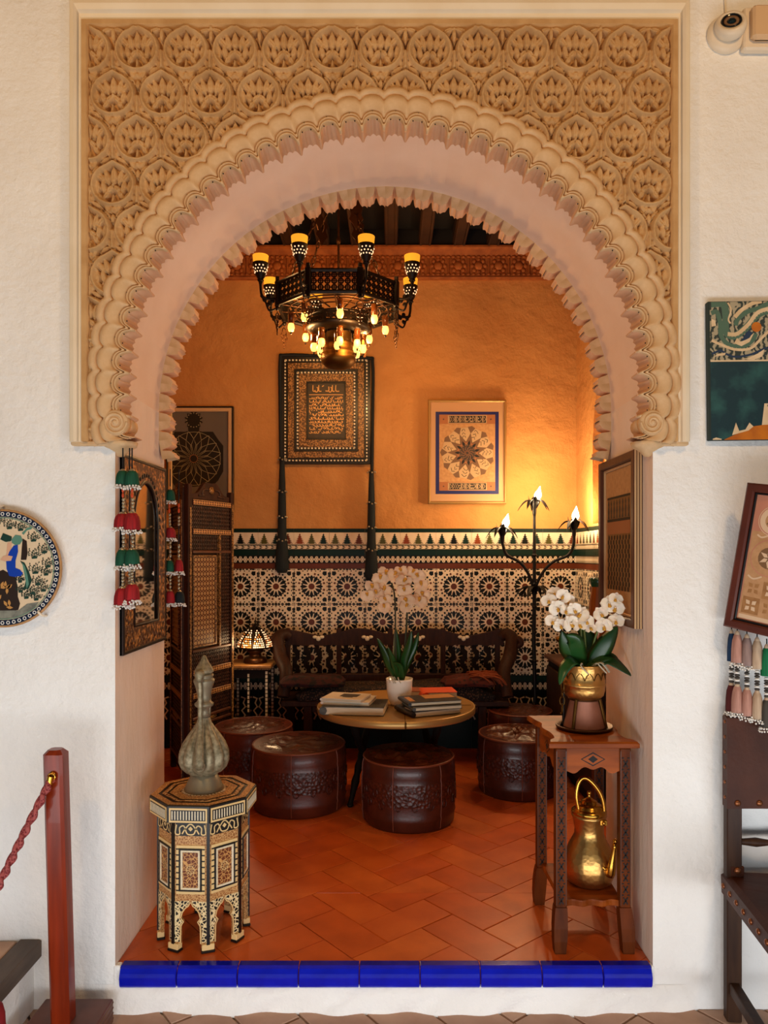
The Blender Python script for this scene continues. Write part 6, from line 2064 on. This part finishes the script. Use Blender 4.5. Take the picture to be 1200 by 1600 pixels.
for px, lab, od in ((192, 'outer strand of green and red beaded tassels at the front edge of the left jamb', 0), (208.5, 'strand of green and red beaded tassels hanging in front of the mirror glass', 4)):
    X = at(px, 0, YT)[0]
    y = YT if od == 0 else YT - .012
    strand(lab, X, y, px, [('c', 700, 733, 0), ('t', 735, 757 + od * .4, 0, .0215, 'tassel_green'), ('b', 762, 778, 0, .0042, 'coral_bead', 2), ('b', 778, 800, .002, .0055, 'silver_bead', 4),
                          ('t', 802 - od * .3, 824 + od, 0, .027 if od == 0 else .025, 'tassel_red'), ('b', 830, 856, .002, .0055, 'silver_bead', 4), ('t', 858, 884 - od * .6, 0, .0225, 'tassel_green'),
                          ('b', 889, 916 - od, .0, .0055, 'silver_bead', 5), ('t', 918 - od * 1.5, 945 - od * 2, 0, .027 if od == 0 else .023, 'tassel_red')], G1)
X = at(200, 0, YT)[0]
strand('dark middle strand of small tassels between the two red and green ones', X, YT + .014, 200, [('c', 700, 860, 0), ('t', 862, 886, 0, .010, 'tassel_red'), ('b', 890, 915, 0, .005, 'silver_bead', 5), ('t', 918, 943, 0, .011, 'tassel_black')], G1)
Y2 = .512
for px, lab, sp in ((266, 'beaded tassel strand with a green top tassel hanging at the inner edge of the mirror', [('c', 733, 760, 0), ('t', 765, 782, 0, .018, 'tassel_green'), ('b', 786, 802, -.004, .0045, 'coral_bead', 2), ('b', 802, 822, -.002, .0055, 'silver_bead', 4), ('t', 824, 840, 0, .021, 'tassel_red'), ('b', 844, 872, 0, .0055, 'silver_bead', 4), ('t', 875, 893, -.002, .016, 'tassel_green'), ('b', 898, 920, 0, .0055, 'silver_bead', 4), ('t', 923, 942, 0, .018, 'tassel_red')]),
                    (277, 'short dark and red tassel strand on the screen side of the mirror', [('b', 786, 802, 0, .0045, 'coral_bead', 2), ('c', 733, 822, 0), ('b', 806, 822, 0, .0055, 'silver_bead', 3), ('b', 850, 872, 0, .0055, 'silver_bead', 3), ('c', 822, 850, 0), ('t', 874, 893, 0, .017, 'tassel_red'), ('b', 898, 922, 0, .0055, 'silver_bead', 4), ('t', 924, 942, .003, .020, 'tassel_black')])):
    strand(lab, at(px, 0, Y2)[0], Y2 + (.02 if px > 270 else 0), px, sp, G1)

# ------------------------------------------------------------------ framed picture of a tiled screen on the right jamb
py0, py1, pz0_, pz1_ = .092, .500, 1.045, 1.630
pic = jamb('framed_picture', 'grey brown framed picture of a latticed tile wall, hanging on the right jamb', 'picture', XJ1 - .0003, (py0 + py1) / 2, (pz0_ + pz1_) / 2, False)
w2, h2 = (py1 - py0) / 2, (pz1_ - pz0_) / 2
m = MB(); rframe(m, -w2, -h2, w2, h2, .030, 0, .030, 0, .004); m.build('frame', 'brown_wood_dark', pic)
m = MB()
for k in range(3): m.box((w2 + .0008, -.006 - k * .009, 0), (.0016, .006, 2 * h2))
m.build('pale_edge', 'pale_frame', pic)
m = MB(); rframe(m, -w2 + .030, -h2 + .030, w2 - .030, h2 - .030, .010, 0, .018, 0, .002); m.build('slip', 'pale_frame', pic)
m = MB(); m.prism(rect(-w2 + .034, -h2 + .034, w2 - .034, h2 - .034), 0, .012); m.build('mat_board', 'print_gold', pic)
pr_ = MB(); D = .0125
x0_, x1_, z0_, z1_ = -w2 + .062, w2 - .085, -h2 + .115, h2 - .135
pr_.prism(rect(x0_, z0_, x1_, z1_), .012, D, 0)
nb = 8
for k in range(nb):
    x = x0_ + (k + .5) * (x1_ - x0_) / nb; zt_ = z1_
    pr_.sheet([(x - .011, zt_ - .078), (x + .011, zt_ - .078), (x + .006, zt_ - .064), (x + .011, zt_ - .05), (x + .004, zt_ - .034), (x + .009, zt_ - .024), (x, zt_ - .01), (x - .009, zt_ - .024), (x - .004, zt_ - .034), (x - .011, zt_ - .05), (x - .006, zt_ - .064)], D + .0004, 3)
pr_.sheet(rect(x0_, z1_ - .008, x1_, z1_), D + .0006, 1)
pr_.sheet(rect(x0_, z1_ - .135, x1_, z1_ - .085), D + .0004, 2)
pr_.sheet(rect(x0_, z1_ - .090, x1_, z1_ - .080), D + .0006, 1)
nx_, nz_ = 8, 12
for i in range(nx_):
    for j in range(nz_):
        x = x0_ + (i + .5) * (x1_ - x0_) / nx_; z = z0_ + (j + .5) * (z1_ - .14 - z0_) / nz_
        pr_.sheet(circ(x + (.005 if j % 2 else -.005), z, .009, 6, .5, .010), D + .0004, 1)
pr_.sheet(rect(x1_ + .004, z0_, x1_ + .022, z1_), .0126, 4)
pr_.build('print', ['lattice_print', 'print_black', 'print_rust', 'print_dark', 'print_cream'], pic)

# ------------------------------------------------------------------ security camera and electrical box
c_ = at(1140, 46, -.03)
sc_ = thing('security_camera', 'small round cream security camera high on the wall beside the arch moulding', 'camera', (c_[0], 0, c_[1]))
m = MB(); m.lathe([(.058, 0), (.060, .006), (.056, .014), (.044, .024), (.0001, .03)], 32, 0, M=Matrix.Rotation(PI / 2, 4, 'X'), caps=False); m.build('base', 'camera_white', sc_)
Mh = Matrix.Translation((.004, -.024, .004)) @ Matrix.Rotation(PI / 2 - .35, 4, 'X') @ Matrix.Rotation(-.25, 4, 'Y')
m = MB(); m.lathe([(.036, -.012), (.046, .0), (.047, .016), (.043, .028), (.032, .030), (.030, .022), (.0001, .020)], 32, 0, M=Mh, caps=False); m.build('head', 'camera_white', sc_)
m = MB(); m.lathe([(.028, .021), (.029, .030), (.025, .031), (.024, .024), (.0001, .024)], 28, 0, M=Mh, caps=False); m.build('lens_ring', 'camera_black', sc_)
m = MB(); m.lathe([(.022, .0245), (.022, .028), (.014, .028), (.013, .0255)], 28, 0, M=Mh, caps=False); m.build('lens_bezel', 'camera_ring', sc_)
m = MB(); m.lathe([(.013, .025), (.010, .031), (.005, .034), (.0001, .0345)], 20, 0, M=Mh, caps=False); m.build('lens', 'camera_glass', sc_)
m = MB(); m.tube([(.0, -.003, .055), (-.003, -.003, .14)], .0035, 6); m.build('cable', 'moulding_paint', sc_)
a, b = at(1156, 86, 0), at(1262, 20, 0)
eb = thing('electrical_box', 'cream plastic electrical box on the wall next to the security camera', 'box', ((a[0] + b[0]) / 2, 0, (a[1] + b[1]) / 2))
m = MB(); m.box((0, -.014, 0), (b[0] - a[0], .028, b[1] - a[1]), 0, .006); m.build('base', 'camera_white', eb)
m = MB(); m.box((.004, -.038, .006), (b[0] - a[0] - .026, .030, b[1] - a[1] - .026), 0, .010); m.build('cover', 'plastic_beige', eb)

# ------------------------------------------------------------------ canvas with patterned sky and teal water, right wall
kx = lambda px, py: at(px, py, -.02)
a = kx(1107, 687); b = kx(1262, 470)
xc, zc = (a[0] + b[0]) / 2, (a[1] + b[1]) / 2; w2, h2 = (b[0] - a[0]) / 2, (b[1] - a[1]) / 2
cv = thing('canvas_painting', 'unframed canvas with swirling patterned sky above teal water and an orange shore', 'painting', (xc, 0, zc), (0, -.012, 0))
m = MB(); m.box((0, -.010, 0), (2 * w2, .020, 2 * h2), 0, .002); m.build('canvas', 'canvas_edge', cv)
Q = lambda cx, cy: (kx(1100 + cx * 100 / 615, 440 + cy * 100 / 615)[0] - xc, kx(1100 + cx * 100 / 615, 440 + cy * 100 / 615)[1] - zc)
pt = MB(); D = .0205
def qs(pts): return [Q(*p) for p in pts]
e0, e1 = -w2 + .006, w2 - .002
zmid = Q(0, 760)[1]
pt.prism(rect(e0, zmid, e1, h2 - .002), .0195, D, 0)
pt.prism(rect(e0, -h2 + .003, e1, zmid), .0195, D, 1)
pt.sheet(rect(e0, zmid - .002, e1, zmid + .003), D + .0003, 3)
def wavy(pts, wd, mm, d, teeth=0):
    sp_ = spline(qs(pts), 8)
    tmp = MB(); tmp.strip(sp_, wd, d, mm)
    for f in tmp.f:
        c_p = clip_poly([(tmp.v[i][0], tmp.v[i][2]) for i in f], e0, zmid, e1, h2 - .002)
        if len(c_p) > 2: pt.sheet(c_p, d, mm)
    if teeth:
        for i in range(0, len(sp_) - 1, 2):
            (x0, z0), (x1, z1) = sp_[i], sp_[i + 1]
            dx, dz = x1 - x0, z1 - z0; l = math.hypot(dx, dz) or 1
            nx, nz = -dz / l, dx / l
            pt.sheet([(x0, z0), (x1, z1), ((x0 + x1) / 2 + nx * teeth, (z0 + z1) / 2 + nz * teeth)], d + .0001, mm)
wavy([(75, 210), (190, 215), (215, 330), (215, 480), (300, 520), (420, 430), (520, 320), (640, 280), (800, 300)], .022, 5, D + .0003)
wavy([(230, 500), (320, 500), (430, 410), (520, 300), (640, 265), (800, 290)], .012, 3, D + .0005, -.010)
wavy([(75, 300), (130, 290), (160, 400), (170, 520), (250, 610), (380, 620), (470, 560), (500, 500)], .014, 5, D + .0004)
wavy([(75, 560), (160, 600), (300, 650), (450, 640), (560, 540), (640, 480), (800, 470)], .008, 3, D + .0005, .006)
wavy([(300, 340), (370, 270), (470, 210), (560, 190)], .012, 3, D + .0005)
wavy([(310, 420), (330, 360), (420, 290), (520, 260), (640, 210), (800, 190)], .014, 5, D + .0003)
wavy([(235, 200), (265, 270), (240, 360), (260, 400)], .005, 3, D + .0005)
wavy([(75, 690), (160, 660), (210, 690), (300, 720), (450, 700), (600, 640), (800, 600)], .006, 6, D + .0005, -.005)
for p_ in ([(290, 590), (320, 540), (350, 575), (395, 560), (440, 530), (485, 490), (440, 580), (360, 620)], [(75, 350), (110, 370), (120, 420), (75, 430)], [(75, 740), (130, 690), (210, 680), (200, 705), (110, 715)], [(350, 740), (420, 735), (520, 690), (580, 650), (560, 720), (480, 752)]):
    pt.sheet(qs(p_), D + .0007, 3)
pt.sheet(qs([(360, 575), (400, 500), (430, 470), (470, 490), (440, 540), (400, 560)]), D + .0008, 6)
c_ = Q(507, 437); pt.sheet(circ(c_[0], c_[1], .0155, 24), D + .0009, 2)
pt.sheet(qs([(185, 1515), (240, 1490), (310, 1460), (420, 1430), (470, 1390), (560, 1378), (640, 1375), (960, 1370), (960, 1518), (185, 1518)]), D + .0005, 2)
pt.sheet(qs([(262, 1472), (300, 1352), (330, 1432), (390, 1420), (430, 1355), (468, 1392), (420, 1432), (310, 1460)]), D + .0004, 3)
pt.sheet(qs([(548, 1384), (575, 1172), (640, 1170), (640, 1382)]), D + .0004, 3)
pt.sheet(qs([(600, 1200), (620, 1150), (700, 1140), (700, 1200)]), D + .0006, 5)
pt.sheet(qs([(75, 1505), (110, 1494), (160, 1508), (160, 1516), (75, 1516)]), D + .0005, 3)
pt.build('painted_surface', ['canvas_swirl', 'canvas_teal', 'canvas_orange', 'canvas_cream', 'plate_teal', 'canvas_green', 'canvas_blue'], cv)

# ------------------------------------------------------------------ tilted framed textile, right edge
YF = -.035
tl = at(1170, 757, YF); bl = at(1135, 977, YF)
Hf = math.hypot(tl[0] - bl[0], tl[1] - bl[1]); Wf = .36
tf = thing('framed_textile', 'crooked red wood framed textile with floral medallions, tilted above the leather chair', 'picture', (bl[0], YF, bl[1]), (0, 0, 0))
yaw, roll = math.radians(50), math.radians(9.6)
tf.rotation_euler = (Matrix.Rotation(-yaw, 4, 'Z') @ Matrix.Rotation(roll, 4, 'Y')).to_euler()
m = MB(); rframe(m, 0, 0, Wf, Hf, .026, 0, .026, 0, .005); m.build('frame', 'frame_redwood', tf)
m = MB(); rframe(m, .026, .026, Wf - .026, Hf - .026, .006, 0, .018, 0, .002); m.build('slip', 'ebony', tf)
m = MB(); m.prism(rect(.03, .03, Wf - .03, Hf - .03), 0, .012, 0); D = .0125
def T2(u, v): return (.030 + u, .030 + v)
hh = Hf - .06; ww = Wf - .06
m.sheet(rect(.036, .048, Wf - .036, .30), D - .0002, 1)
m.sheet(rect(.036, .036, Wf - .036, .036 + .012), D, 2)
sq = .052
for i in range(6):
    for j in range(2):
        x, z = .040 + i * sq, .052 + j * sq
        m.sheet(rect(x + .001, z + .001, x + sq - .001, z + sq - .001), D, 4 if (i + j) % 2 == 0 else 1)
        for s_ in range(4): m.sheet(rotp([(0, .004), (.007, .012), (0, .022), (-.007, .012)], s_ * PI / 2 + PI / 4, x + sq / 2, z + sq / 2), D + .0003, 2 if (i + j) % 2 == 0 else 4)
for k, (zc_, r_) in enumerate(((.225, .058), (.335, .045))):
    for i in range(3):
        xc_ = .096 - .004 * k + i * .118
        m.sheet(circ(xc_, zc_, r_, 24), D, 1 if k == 0 else 2)
        m.strip(circ(xc_, zc_, r_ * .92, 24), .003, D + .0003, 0, closed=True)
        m.sheet(circ(xc_, zc_, r_ * .55, 18), D + .0004, 3 if k == 0 else 1)
        for s_ in range(6): m.sheet(rotp([(0, .004), (.006, .013), (0, r_ * .52), (-.006, .013)], s_ * PI / 3, xc_, zc_), D + .0006, 2 if k == 0 else 3)
        for s_ in (-1, 1): m.strip(spline([(xc_ + s_ * r_ * .9, zc_ - r_), (xc_ + s_ * r_ * .6, zc_ - r_ * 1.15), (xc_ + s_ * r_ * .2, zc_ - r_ * .98)], 5), .005, D + .0003, 2)
m.build('textile', ['textile_pink', 'textile_tan', 'textile_cream', 'textile_brown', 'textile_ochre'], tf)
m = MB(); m.tube(spline([(.10, -.002, Hf - .03), (.06, .08, Hf + .03), (.10, -.002, Hf - .02)], 4), .0015, 5); m.build('wire', 'iron', tf)

# hanging two tier tassels below it
G2 = 'two tier tassels below the crooked frame'
for i, (px, y0, t1, t2, nm) in enumerate(((1143, 985, 'tassel_blue', 'tassel_maroon', 'blue over maroon'), (1152, 987, 'tassel_pink', 'tassel_pink', 'dusty pink over pink'), (1167, 992, 'tassel_mauve', 'tassel_pink', 'mauve over pink'), (1183, 997, 'tassel_beige', 'tassel_beige', 'beige over beige'), (1198, 1008, 'tassel_emerald', 'tassel_dark', 'emerald green over charcoal'))):
    Yt = -.055 - .012 * i + (.012 if i == 0 else 0)
    X = at(px, 0, Yt)[0]
    t = thing('tassel_strand', 'two tier tassel strand in ' + nm + ' hanging over the leather chair', 'tassel strand', (X, Yt, 0), (0, 0, 0), G2)
    z = lambda p: at(0, p, Yt)[1]
    cord_part(t, [(0, 0, z(y0 - 10)), (0, 0, z(y0))], .002)
    tassel_part(t, 0, 0, z(y0 + 3), z(y0 + 48), .0175 if i else .013, t1, 'white_bead' if i in (1, 2) else None, 'tassel_beige')
    m = MB()
    for k in range(8):
        m.ell((0, 0, z(y0 + 52 + k * 4)), (.0085, .0085, .0042), 8, 4, 0 if k % 3 else 1)
    m.build('bead', ['tassel_dark', 'white_bead'], t)
    tassel_part(t, 0, 0, z(y0 + 84), z(y0 + (126 if i < 4 else 128)), .0175, t2, 'white_bead', 'tassel_beige')

# ------------------------------------------------------------------ leather chair at the right edge
cy_ = -.05
cx0 = at(1133, 0, cy_)[0]
chair = thing('leather_chair', 'dark wooden chair with studded brown leather back and seat, at the right edge', 'chair', (cx0, cy_, FZ), (0, 0, math.radians(-6)))
zb0, zb1 = at(0, 1260, cy_)[1] - FZ, at(0, 1120, cy_)[1] - FZ
zseat = at(0, 1368, cy_)[1] - FZ
CW, CD = .46, .42
def beam_(name, p, q, w_, d_, mt, par=chair):
    p, q = Vector(p), Vector(q); c = MB()
    L = (q - p).length
    M_ = Matrix.Translation((p + q) / 2) @ (q - p).to_track_quat('Z', 'Y').to_matrix().to_4x4()
    c.box((0, 0, 0), (w_, d_, L), 0, .004, M_)
    return c.build(name, mt, par)
for x in (.022, CW - .022):
    c = MB(); c.box((x, 0, .46), (.044, .034, .92), 0, .004); c.build('rear_leg', 'chair_wood', chair)
    c = MB(); c.box((x, -CD, zseat / 2), (.044, .040, zseat), 0, .004); c.build('front_leg', 'chair_wood', chair)
    beam_('side_rail', (x, -.01, zseat - .035), (x, -CD + .01, zseat - .035), .034, .050, 'chair_wood')
    beam_('stretcher', (x, -.01, .105), (x, -CD + .01, .105), .030, .034, 'chair_wood')
c = MB(); sp_ = [(.02 + (CW - .04) * t, 0, (zb0 + zseat) / 2 - .0) for t in np.linspace(0, 1, 13)]
c.tube(sp_, [.008, .010, .014, .009, .012, .017, .020, .017, .012, .009, .014, .010, .008], 10); c.build('back_rail', 'chair_wood', chair)
c = MB(); rows = []
for i in range(9):
    u = i / 8; x = -.002 + (CW + .004) * u
    bow = .018 * math.sin(PI * u)
    rows.append([(x, -.022 + bow, zb0), (x, -.024 + bow, (zb0 + zb1) / 2), (x, -.022 + bow, zb1), (x, .004 + bow, zb1 + .006), (x, .018, zb1), (x, .018, zb0)])
c.grid(rows, 0, False, None, True); c.add(rows[0], [tuple(range(6))]); c.add(rows[-1], [tuple(range(5, -1, -1))])
c.build('leather_back', 'chair_leather', chair)
def stud(x, y, z, nrm, r, par=chair):
    c = MB(); M_ = Matrix.Translation((x, y, z)) @ Vector(nrm).to_track_quat('Z', 'Y').to_matrix().to_4x4()
    c.lathe([(r, 0), (r * .92, r * .35), (r * .5, r * .6), (.0001, r * .68)], 12, 0, M=M_, caps=False); c.build('stud', 'stud', par)
for k in range(7): stud(.030 + k * .066, -.022 + .018 * math.sin(PI * (.030 + k * .066) / CW), zb0 + .017, (0, -1, 0), .010)
for k in range(6): stud(-.002, -.004, zb0 + .03 + k * .046, (-1, 0, 0), .006)
c = MB(); rows = []
for i in range(9):
    v = i / 8; y = .02 - (CD + .04) * v
    sag = -.012 * math.sin(PI * v)
    rows.append([(-.004, y, zseat - .060), (-.006, y, zseat - .005), (.012, y, zseat + .004), (CW / 2, y, zseat + .004 + sag), (CW - .012, y, zseat + .004), (CW + .006, y, zseat - .005), (CW + .004, y, zseat - .060)])
c.grid(rows, 0, False); c.add([rows[-1][k] for k in range(7)], [tuple(range(7))]); c.add([rows[0][k] for k in range(7)], [tuple(range(6, -1, -1))])
c.build('leather_seat', 'chair_leather', chair)
for k in range(8): stud(-.005, .0 - k * .055, zseat - .032, (-1, 0, 0), .009)
stud(.030, -.019, zseat + .024, (0, -1, 0), .011)
c = MB(); c.box((.030, -.014, zseat + .020), (.040, .008, .034), 0, .003); c.build('leather_tab', 'chair_leather', chair)

# ------------------------------------------------------------------ painted plate, left edge
c_ = at(8, 888, -.01); PR = .183
pl = thing('painted_plate', 'round painted wall plate with a figure in blue among flowering bushes, navy beaded rim', 'plate', (c_[0], 0, c_[1]))
Mp = Matrix.Rotation(PI / 2, 4, 'X')
m = MB(); m.lathe([(.0001, .004), (PR * .55, .004), (PR * .97, .018), (PR, .020), (PR, .025), (PR * .985, .026), (PR * .93, .0235), (PR * .86, .0225), (.0001, .0225)], 56, 0, M=Mp, mats=[0] * 5 + [0, 1, 1], caps=False)
m.build('plate', ['plate_rim', 'plate_cream'], pl)
k_ = PR / 91.0
def pp(cx, cy): return ((cx * .1375 - 8) * k_, -(780 + cy * .1375 - 888) * k_)
art = MB(); D0 = .0245
def curve_d(p): return .0222
def ps_(pts, mm, lift=0.0): 
    poly = [pp(*p) for p in pts]
    art.sheet(poly, max(curve_d(p) for p in poly) + .0008 + lift, mm)
n = 64
o = circ(0, 0, PR * .965, n); i_ = circ(0, 0, PR * .875, n)
art.add([(p[0], -.0262, p[1]) for p in o] + [(p[0], -.0242, p[1]) for p in i_], [(a, (a + 1) % n, n + (a + 1) % n, n + a) for a in range(n)], 0)
for k in range(60):
    a = k * 2 * PI / 60
    art.strip(circ(PR * .92 * math.cos(a), PR * .92 * math.sin(a), .0048, 7), .0026, .0262, 1, closed=True)
art.strip(circ(0, 0, PR * .858, n), .0022, .0242, 2, closed=True)
ps_([(-200, 1260), (-200, 900), (60, 800), (200, 880), (225, 1000), (225, 1100), (250, 1180), (230, 1250), (100, 1270)], 4)
rr = random.Random(6)
for k in range(16):
    x, y = rr.uniform(-180, 210), rr.uniform(900, 1230); a = rr.random() * 3
    ps_([(x + 30 * math.cos(a + q * PI / 3) * (1.3 if q % 3 == 0 else .6), y + 30 * math.sin(a + q * PI / 3) * (1.3 if q % 3 == 0 else .6)) for q in range(6)], 5, .0004)
ps_([(95, 700), (130, 600), (180, 530), (225, 520), (228, 600), (200, 700), (200, 780), (250, 800), (285, 840), (260, 870), (190, 880), (130, 870), (100, 790)], 3, .0008)
ps_([(250, 700), (300, 720), (350, 820), (385, 920), (350, 1010), (290, 1020), (320, 900), (300, 780)], 6, .0006)
ps_([(275, 720), (305, 760), (335, 860), (350, 960), (325, 1010), (310, 900), (290, 800)], 2, .0010)
ps_([(155, 460), (200, 410), (260, 420), (280, 470), (250, 515), (200, 525), (160, 500)], 2, .0010)
ps_([(270, 390), (330, 330), (385, 320), (380, 345), (330, 360), (290, 410)], 2, .0008)
ps_([(30, 460), (60, 390), (110, 410), (160, 430), (150, 480), (90, 490)], 6, .0008)
ps_([(280, 450), (325, 480), (335, 620), (320, 690), (260, 690), (270, 560)], 4, .0006)
ps_([(110, 500), (160, 490), (150, 560), (120, 640), (95, 640)], 7, .0005)
ps_([(30, 690), (60, 650), (110, 640), (170, 650), (150, 700), (80, 705)], 7, .0012)
ps_([(-200, 1260), (230, 1255), (330, 1180), (465, 1160), (380, 1260), (250, 1320), (100, 1345), (-200, 1350)], 8, .0004)
def bush(x, y, s_):
    for k in range(9):
        a = -PI / 2 + (k - 4) * .30; L_ = s_ * (1 + .25 * ((k * 7) % 3))
        x1, y1 = x + L_ * math.cos(a), y + L_ * math.sin(a)
        art.strip([pp(x, y), pp((x + x1) / 2 + 3, (y + y1) / 2), pp(x1, y1)], .0010, curve_d(pp(x1, y1)) + .0009, 6)
        for q in range(3):
            f = .5 + .25 * q; bx, by = x + L_ * f * math.cos(a) + 8 * (-1) ** q, y + L_ * f * math.sin(a)
            ps_([(bx + 9 * math.cos(b_ * 2.1), by + 13 * math.sin(b_ * 2.1)) for b_ in range(3)], 6 if (k + q) % 3 else 4, .0003)
    ps_([(x - s_ * .45, y), (x + s_ * .5, y - 12), (x + s_ * .4, y + 14), (x - s_ * .35, y + 18)], 6, .0004)
for b_ in ((400, 470, 72), (520, 600, 75), (130, 330, 70), (255, 350, 70), (410, 660, 75), (560, 760, 72), (420, 830, 80), (540, 850, 60), (450, 960, 70), (510, 1030, 70), (390, 1060, 70), (250, 930, 50), (255, 1040, 55), (320, 1110, 60), (430, 1130, 60), (0, 280, 70), (-100, 500, 80), (-220, 650, 80), (-300, 850, 80)): bush(*b_)
art.build('painted_scene', ['plate_navy', 'white_bead', 'plate_teal', 'plate_blue', 'plate_brown', 'plate_orange', 'plate_green', 'plate_skin', 'plate_grey'], pl)
for a in (1.62, -.87, 2.9):
    m = MB(); R_ = PR
    m.tube(spline([(R_ * 1.06 * math.cos(a), -.002, R_ * 1.06 * math.sin(a)), (R_ * 1.04 * math.cos(a), -.026, R_ * 1.04 * math.sin(a)), (R_ * .98 * math.cos(a), -.031, R_ * .98 * math.sin(a)), (R_ * .95 * math.cos(a), -.030, R_ * .95 * math.sin(a))], 4), .004, 6); m.build('hook', 'camera_white', pl)

# ------------------------------------------------------------------ step in the corner, left
step = thing('stair_step', 'plastered stair step with a dark wooden nosing in the lower left corner', 'step', (0, 0, 0))
xs1, zs1 = -1.078, .086
m = MB(); m.box((xs1 - .5, -.42, (zs1 - .02 + FZ) / 2), (.96, .84, zs1 - .02 - FZ)); m.build('riser', 'white_plaster', step)
m = MB(); m.box((xs1 - .03, -.425, zs1 - .028), (.070, .85, .056), 0, .004); m.build('nosing', 'step_wood', step)
for k in range(3):
    m = MB(); m.box((xs1 - .215 - .0, -.145 - k * .285, zs1 - .012), (.29, .278, .016), 0, .003); m.build('tread_tile', 'outer_tile', step)

# ------------------------------------------------------------------ rope post
Yp = -.165
xb_, zb_ = at(99, 1590, Yp); zpl = -.062
pst = thing('rope_post', 'varnished red wood barrier post on a square brown base, left of the arch', 'barrier post', (xb_, Yp, FZ))
m = MB(); m.box((.004, 0, (zpl - FZ) / 2), (.205, .205, zpl - FZ), 0, .003); m.build('base', 'base_board', pst)
m = MB()
for k in range(4): m.box((.004, 0, .012 + k * .016), (.2065, .2065, .005))
m.build('ply_layers', 'ply_edge', pst)
ztop = at(0, 1170, Yp)[1] - FZ; xt_ = at(87, 0, Yp)[0] - xb_
m = MB(); hw_ = .028; k = .008
def sq_(x, z, h): return [(x - h + k, -h, z), (x + h - k, -h, z), (x + h, -h + k, z), (x + h, h - k, z), (x + h - k, h, z), (x - h + k, h, z), (x - h, h - k, z), (x - h, -h + k, z)]
rows = [sq_(0, zpl - FZ, hw_), sq_(xt_ * .97, ztop - .012, hw_), sq_(xt_, ztop, hw_ - .010)]
m.grid(rows, 0, False, None, True); m.add(rows[-1], [tuple(range(8))])
m.build('post', 'red_wood', pst)
rx, rz = at(82, 1211, Yp - .03)
m = MB(); m.lathe([(.0001, 0), (.011, 0), (.010, .004), (.0001, .006)], 14, 0, M=Matrix.Translation((rx - xb_, -.029, rz - FZ)) @ Matrix.Rotation(PI / 2, 4, 'X'), caps=False)
m.tube([(rx - xb_ + .010 * math.cos(q * PI / 6), -.036, rz - FZ - .004 + .011 * math.sin(q * PI / 6)) for q in range(12)], .0028, 6, closed=True)
m.build('ring', 'brass', pst)
rp = thing('barrier_rope', 'twisted dark red and pink barrier rope hooked to the wooden post', 'rope', (rx, Yp - .04, rz))
ex, ez = at(-30, 1462, -.30)
ends = [(0, 0, -.012), ((ex - rx) * .35, -.05, (ez - rz) * .36), ((ex - rx) * .7, -.10, (ez - rz) * .70), (ex - rx, -.14, ez - rz)]
ctr = spline(ends, 24)
for s_ in (0, 1):
    m = MB(); pts = []
    for i, p in enumerate(ctr):
        a = i * .55 + s_ * PI
        pts.append((p[0] + .0062 * math.cos(a), p[1] + .0062 * math.sin(a), p[2] + .003 * math.sin(a)))
    m.tube(pts, .0072, 8); m.build('strand', 'rope_red', rp)
m = MB(); m.tube([(.0, 0, .0), (-.004, 0, -.022)], .010, 10); m.build('hook', 'brass', rp)

# red velvet piece at the lower left corner
vx, vz = at(-14, 1600, -.36)
rv = thing('velvet_rope_end', 'red velvet end of another barrier rope with a gold hook, in the bottom left corner', 'rope', (vx, -.36, vz + .0))
m = MB(); m.lathe([(.0001, -.08), (.034, -.078), (.036, -.03), (.034, .02), (.028, .045), (.012, .058), (.0001, .06)], 20, 0, caps=False); m.build('velvet_end', 'red_velvet', rv)
m = MB(); m.lathe([(.037, -.045), (.038, -.02), (.037, -.015)], 20, 0, caps=False); m.build('gold_band', 'brass', rv)
m = MB(); m.tube(spline([(0, 0, .055), (0, 0, .075), (-.015, 0, .085), (-.025, 0, .07)], 5), .005, 6); m.build('hook', 'brass', rv)
